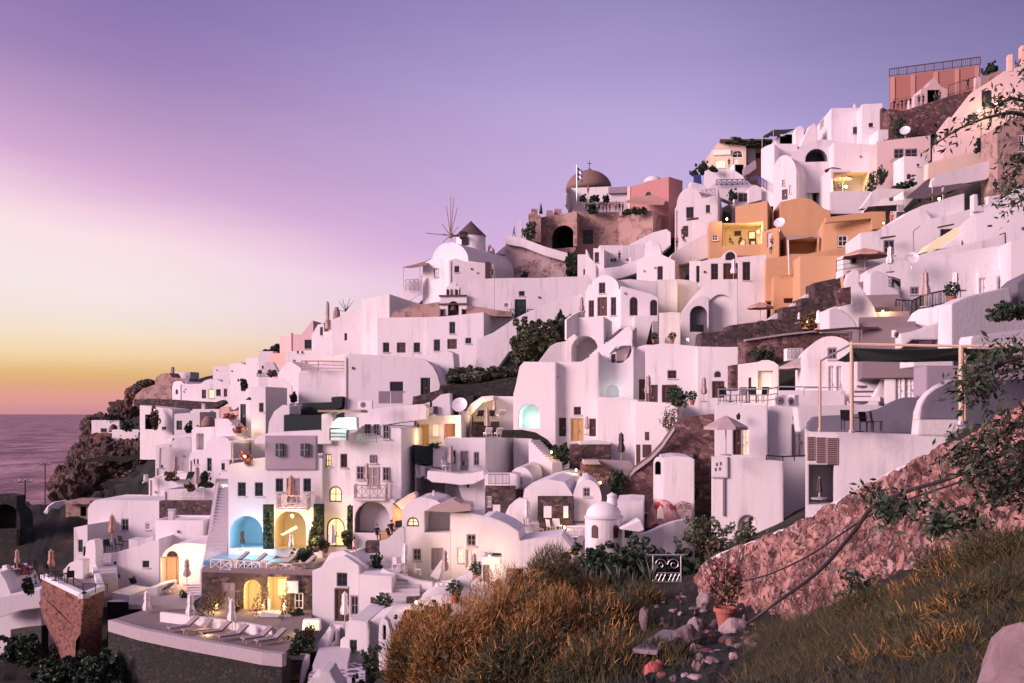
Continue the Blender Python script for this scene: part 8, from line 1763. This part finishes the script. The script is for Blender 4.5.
SLAB('white house block behind the slanted wall house',[(625,480),(628,385),(690,380),(690,480)],Y=150,d=4,m='white',name='white_block')
b=H('lavender vaulted house with smooth shoulder and one grey window',0,1,0,1) if False else None
F('D1')
b=H('lavender vaulted house with smooth shoulder and one grey window',190,690,140,520,yaw=4,Y=112,d=7,name='vaulted_house',top=[(190,195),(205,165),(235,140),(260,133),(400,136),(560,140),(690,140)],para=0,ops=[('w','g',420,266,470,346),('w','w',585,295,615,340)])
F('Z1')
H('white raised terrace block with bright side above the vaulted house',600,760,520,640,yaw=6,Y=121,xl=568,d=5,name='terrace_block',cat='house',para=.3,lops=[('w','o',577,500,588,530)],top=[(600,518),(690,485),(760,490)])
LAMP(560,535,119,25,globe=False)
F('D1')
bush('pebbly planted terrace behind the lavender vault',430,30,70,180,150,m='leaf_brown',n=400,lobes=7,size=.3)
b=H('pink lit house end with two blue windows at the cliff side',95,190,(325,305),560,yaw=14,Y=108,d=6,name='pink_lit_house',cat='house',para=0,ops=[('w','t',126,408,156,492),('d','b',160,455,176,520)])
SLAB('tapered white stair wing with a rounded foot',[(150,683),(165,560),(185,430),(200,410),(240,412),(246,470),(245,560),(262,640),(285,700),(285,760),(150,760)],yaw=10,Y=97,d=1.2,m='white',name='stair_wing',at=(200,760))
STAIR('warm lit stair between the white wing and curved wall',310,683,300,500,2.2,10,92,104,m='step',name='lit_stair'); LAMP(268,585,99,40,label='hidden lamp lighting the cliff side stair',r=.08); 
b=H('white curved wall house with small dark window beside the lit stair',350,680,(490,420),760,yaw=4,Y=98,d=5,name='curved_wall_house',cat='house',top=[(350,505),(380,500),(470,480),(560,440),(640,425),(680,400)],para=.0,ops=[('w','t',565,552,610,598)])
shut_umbrella('tan folded parasol before the grey window of the lavender vault',355,232,420,107.5,m='canvastan')
for i,(x,y) in enumerate(((280,500),(330,490),(400,480),(430,460))): PUT('chair',('dark terrace chair nearest the tapered stair wing','dark terrace chair under the tan parasol','dark terrace chair right of the tan parasol','dark terrace chair by the stepped white wall')[i],x,y,50*i,106,1.4,mats=DARK)
PUT('table','dark table under the tan folded parasol',310,500,Y=106.5,s=1.2,mats=DARK)
SLAB('white wall stub with a grey recess beyond the dark chairs',[(470,470),(470,405),(560,410),(640,380),(640,470)],Y=105,d=2,m='white',name='wall_stub')
for i,(x,y) in enumerate(((392,660),(495,690))): bush(('round dark shrub in the stair wall pot','second round dark shrub by the curved wall')[i],x,y-32,y+12,50,95.5,n=260,size=.14,lobes=4)
F('Z2')
b=H('white house with warm lit arched doorway and fanlight',600,830,150,460,yaw=4,Y=93,d=6,name='lit_door_house',cat='house',top=[(600,215),(620,185),(650,165),(700,160),(830,170)],para=0,ops=[('n','p',598,212,668,320,1.3),('W','b',622,190,664,212)])
w=b.front; u0,u1,z0,z1=w.rect(620,222,660,318); a=MB(); w.box(a,u0,u1,z0,z1,-1.25,-1.2,'palewood'); w.box(a,(u0+u1)/2-.04,(u0+u1)/2+.04,z0,z1,-1.2,-1.15,'wood'); a.build('door',b.root)
LAMP(680,228,91.6,140,label='bright wall lamp beside the arched lit doorway',r=.12); LAMP(630,260,92.6,60,globe=False)
H('pale terrace level wall behind the lit doorway house',580,760,75,240,yaw=4,Y=101,d=5,name='white_house',para=.3)
PUT('lounger','cushioned lounger on the warm lit floor by the arched doorway',610,345,150,Y=89.5,s=1.1); 
shut_umbrella('grey folded parasol right of the arched lit doorway',697,218,318,89.5)
zq=W(*P(640,345),89.5).z
FLOOR('pale floor in front of the arched lit doorway',[(480,400,84),(700,420,83.5),(800,330,92),(590,320,93),(480,340,91)],'concrete',.4,name='door_terrace',z=zq)
F('Z2')
STAIR('white rough steps beside the lit doorway terrace',730,390,735,310,1.6,8,86,91,m='step'); bush('dark plants around a white urn by the rough steps',690,330,390,36,87,n=250,size=.15)
b=H('low white wall with two blocks beneath the curved wall house',415,610,345,470,yaw=6,Y=88,d=4,name='low_wall_house',cat='house',top=[(415,345),(540,365),(545,330),(585,325),(585,400),(610,405)],para=0)
H('dark shaded base wall under the low white wall',400,500,380,480,yaw=4,Y=87,d=2,m='drystone',name='base_wall',cat='wall',para=0)
shut_umbrella('white folded parasol against the low white block',548,335,450,80,m='canvaswhite')
# brick bastion
def bastion():
    A=W(41,577,90); B_=W(83.5,598.5,80); C_=W(104,599,84); z=min(A.z,B_.z)
    z=-14.9
    A=V((A.x,A.y,z)); B_=V((B_.x,B_.y,z)); C_=V((C_.x,C_.y,z)); D_=V((A.x+3.4,A.y+4,z)); 
    b0=W(42,612,88); b1=W(74,667,80); b2=W(97,650,83); bot=[V((A.x+.4,A.y,b0.z-1)),V((B_.x-.6,B_.y,b1.z-1.5)),V((C_.x-.3,C_.y,b1.z-1)),V((D_.x,D_.y,b0.z-4))]
    t=thing('brick_bastion','reddish brick bastion with white rim jutting out at the cliff corner','bastion',V((B_.x,B_.y,b1.z)))
    top=[A,B_,C_,D_]; mb=MB(); N_=10
    for i in range(4):
        p0,p1,q0,q1=top[i],top[(i+1)%4],bot[i],bot[(i+1)%4]
        mb.face([q0,q1,p1,p0],'brick')
    mb.face(top,'floor'); mb.build('wall',t)
    mb=MB(); 
    for i in range(3):
        p0,p1=top[i],top[i+1]; d=(p1-p0).normalized(); n=V((-d.y,d.x,0))*.45; o_=V((d.y,-d.x,0))*.06; h=V((0,0,.42)); mb.hexa([p0+o_,p1+o_,p1+n,p0+n,p0+o_+h,p1+o_+h,p1+n+h,p0+n+h],'white')
    mb.build('rim',t)
    # sloping buttress ledge
    mb=MB(); f=lambda a,b_,k: a.lerp(b_,k)
    L0,L1=f(A,bot[0],.45),f(B_,bot[1],.40); d=(L1-L0).normalized(); o_=V((d.y,-d.x,0)).normalized()*.35
    mb.face([L0,L1,L1+o_-V((0,0,.5)),L0+o_-V((0,0,.5))],'brick'); mb.face([L0+o_-V((0,0,.5)),L1+o_-V((0,0,.5)),bot[1]+o_*.5,bot[0]+o_*.5],'brick'); mb.build('buttress',t,recalc=False)
    return z
zb_=bastion()
RAIL('thin dark rail on the bastion corner terrace',[(275,322,82),(310,345,80.5),(400,345,83)],.7,'iron','n',sp=1.5)
shut_umbrella('tan folded parasol on the bastion terrace',190,182,285,85,m='canvastan'); shut_umbrella('tan folded parasol on the outer white terrace',64,183,258,96,m='canvastan')
for i,(x,y) in enumerate(((150,300),(180,290),(225,308),(262,312),(240,300))): PUT('chair',('dark chair at the cliff end of the bastion terrace','dark chair under the tan bastion parasol','dark chair in the middle of the bastion terrace','dark reclining chair nearest the tapered stair wing foot','dark chair behind the bastion corner table')[i],x,y,70*i,84.5,1.25,mats=DARK)
PUT('table','dark table on the bastion terrace',205,300,Y=85,s=1.2,mats=DARK)
SLAB('smooth white wall curving behind the bastion terrace',[(235,330),(236,262),(260,235),(290,222),(312,225),(312,330)],yaw=6,Y=90,d=1,m='white')
b=H('white outer terrace house with sloping parapet at the frame edge',-60,155,330,460,yaw=0,Y=95,d=6,name='terrace_house',top=[(-60,275),(0,270),(20,300),(40,350),(150,328),(155,335)],para=0)
SLAB('white sloping parapet along the outer terrace stairs',[(5,360),(8,245),(25,243),(35,290),(60,300),(60,360)],yaw=6,Y=97,d=.5,m='white')
bush('dark plants along the bastion terrace edge',105,275,345,36,91,n=350,size=.2); bush('red brown flowers on the outer white terrace',90,240,270,80,98,m='flower',n=250,size=.2)
for i,x in enumerate((60,120,145)): PUT('chair',('dark chair on the outer terrace by its parasol','second dark chair on the outer terrace','dark chair at the outer terrace stairs')[i],x,265,80*i,97,1.3,mats=DARK)
b=H('brown stone ruin house with a dark window below the cliff',245,330,10,110,yaw=10,Y=135,d=5,m='castle',rm='castle',name='stone_ruin',cat='ruin',para=0,ops=[('n','k',300,25,322,60,1)])
RIBBON('white curved wall arcing on the dark slope',[(160,50,140),(180,25,140),(205,8,141),(250,0,142)],1.2,.5,'white')
SLAB('flat stone roof slab of the cliff ruin house',[(240,16),(242,4),(335,4),(335,16)],Y=134,d=5,m='castle',name='roof_slab',cat='roof')
b=H('dark stone cave house with an arched mouth at the frame edge',-160,62,-15,120,yaw=4,Y=128,d=2,m='drystone',rm='drystone',name='cave_house',cat='house',para=0,top=[(-160,-10),(10,-22),(62,-15)],ops=[('N','k',-40,15,75,110,3)])
b_=[(45,463,492,205),(74,454,472,240),(25,480,496,150)]
for i,(x,y0,y1,Y) in enumerate(b_):
    F('N'); p=PT(x,y1,Y); q=PT(x,y0,Y); t=thing('electric_pole',('tall wooden electric pole against the sea','second electric pole nearest the cliff','short electric pole over the cave house')[i],'electric pole',p-V((0,0,3))); a=MB(); a.bar(p-V((0,0,3)),q,.13,'bark',7); a.build('pole',t)
    a=MB(); u=V((1.1,0,0)); a.bar(q-u-V((0,0,.3)),q+u-V((0,0,.3)),.09,'bark',5)
    for s in (-.9,0,.9): a.bar(q+V((s,0,-.25)),q+V((s,0,.15)),.05,'canvaswhite',5)
    a.build('crossarm',t)
F('E4')
RIBBON('low dry stone wall below the outer white terrace',[(0,395,97),(120,375,93),(230,365,90)],1.6,.6,'drystone')
SLAB('lavender outer wall under the white terrace at the frame edge',[(-40,320),(-40,210),(10,205),(120,185),(225,162),(230,265),(120,280),(0,320)],yaw=-4,Y=93.5,d=1,m='white')
bush('dark scrub on the slope under the bastion',120,420,560,220,84,n=1400,lobes=12,size=.3); bush('dark scrub below the bastion corner',330,560,690,300,76,n=1600,lobes=12,size=.3); bush('dark shadowy scrub beneath the sun terrace rim',560,520,690,260,73,n=1200,lobes=10,size=.3)

F('Z3')
H('white vaulted house with a lit yellow window on the far ridge',92,196,225,330,yaw=12,Y=214,d=6,name='vaulted_house',top=[(92,246),(112,230),(140,222),(170,226),(196,238)],para=0,ops=[('d','k',100,272,119,312),('w','l',131,270,156,312),('w','k',165,270,186,300)])
H('white house with a red door on the far ridge',196,264,222,330,yaw=10,Y=203,d=6,name='white_house',para=0,ops=[('d','b',200,268,215,304),('w','k',226,228,240,246)])
DOME('black arched dome beside the red door house on the far ridge',262,313,272,218,196,'canvasdark',name='arched_vault')
H('pale lavender house standing across the far ridge skyline',150,325,(166,158),260,yaw=10,Y=225,d=6,name='white_house',para=0)
H('small white annex below the pale lavender ridge house',0,95,245,330,yaw=12,Y=218,d=5,name='white_house',para=0)
F('B2')
for i,(x,y) in enumerate(((438,283),(515,281),(530,283),(590,284),(605,286))): PERSON(('visitor in black at the arch end of the castle roof','visitor in black among the castle roof crowd','visitor in dark blue among the castle roof crowd','visitor in black at the red house end of the castle roof','visitor in dark clothes leaning by the stone terrace block')[i],x,y,'stand',60*i,166.1,'clothdark','clothdark' if i!=2 else 'clothblue')

F('Z1')
SLAB('rough brown rock face under the cliff houses',[(360,500),(372,425),(410,410),(450,374),(500,366),(560,372),(600,352),(645,352),(650,420),(630,500)],yaw=8,Y=206,d=6,m='cliff',name='rocky_slope',cat='slope')
for i,(x,y,w,h) in enumerate(((430,432,7,5),(480,408,8,5),(535,415,8,6),(590,400,7,5),(500,455,9,5),(570,450,8,5),(430,470,8,5))): px,py=P(x,y); rock(('brown rock under the red retaining wall and arched dome','brown rock below the garden wall house','brown rock bulging under the stair arch house','brown rock beside the dry bush','lower brown rock above the scrub patch','lower brown rock toward the slanted wall house','lower brown rock at the gully edge')[i],px,py,203,w,h,i,'cliff',i+200,name='cliff_rock')
for r in _unused:
    for c in list(r.children):
        for g_ in list(c.children): bpy.data.objects.remove(g_)
        bpy.data.objects.remove(c)
    bpy.data.objects.remove(r)
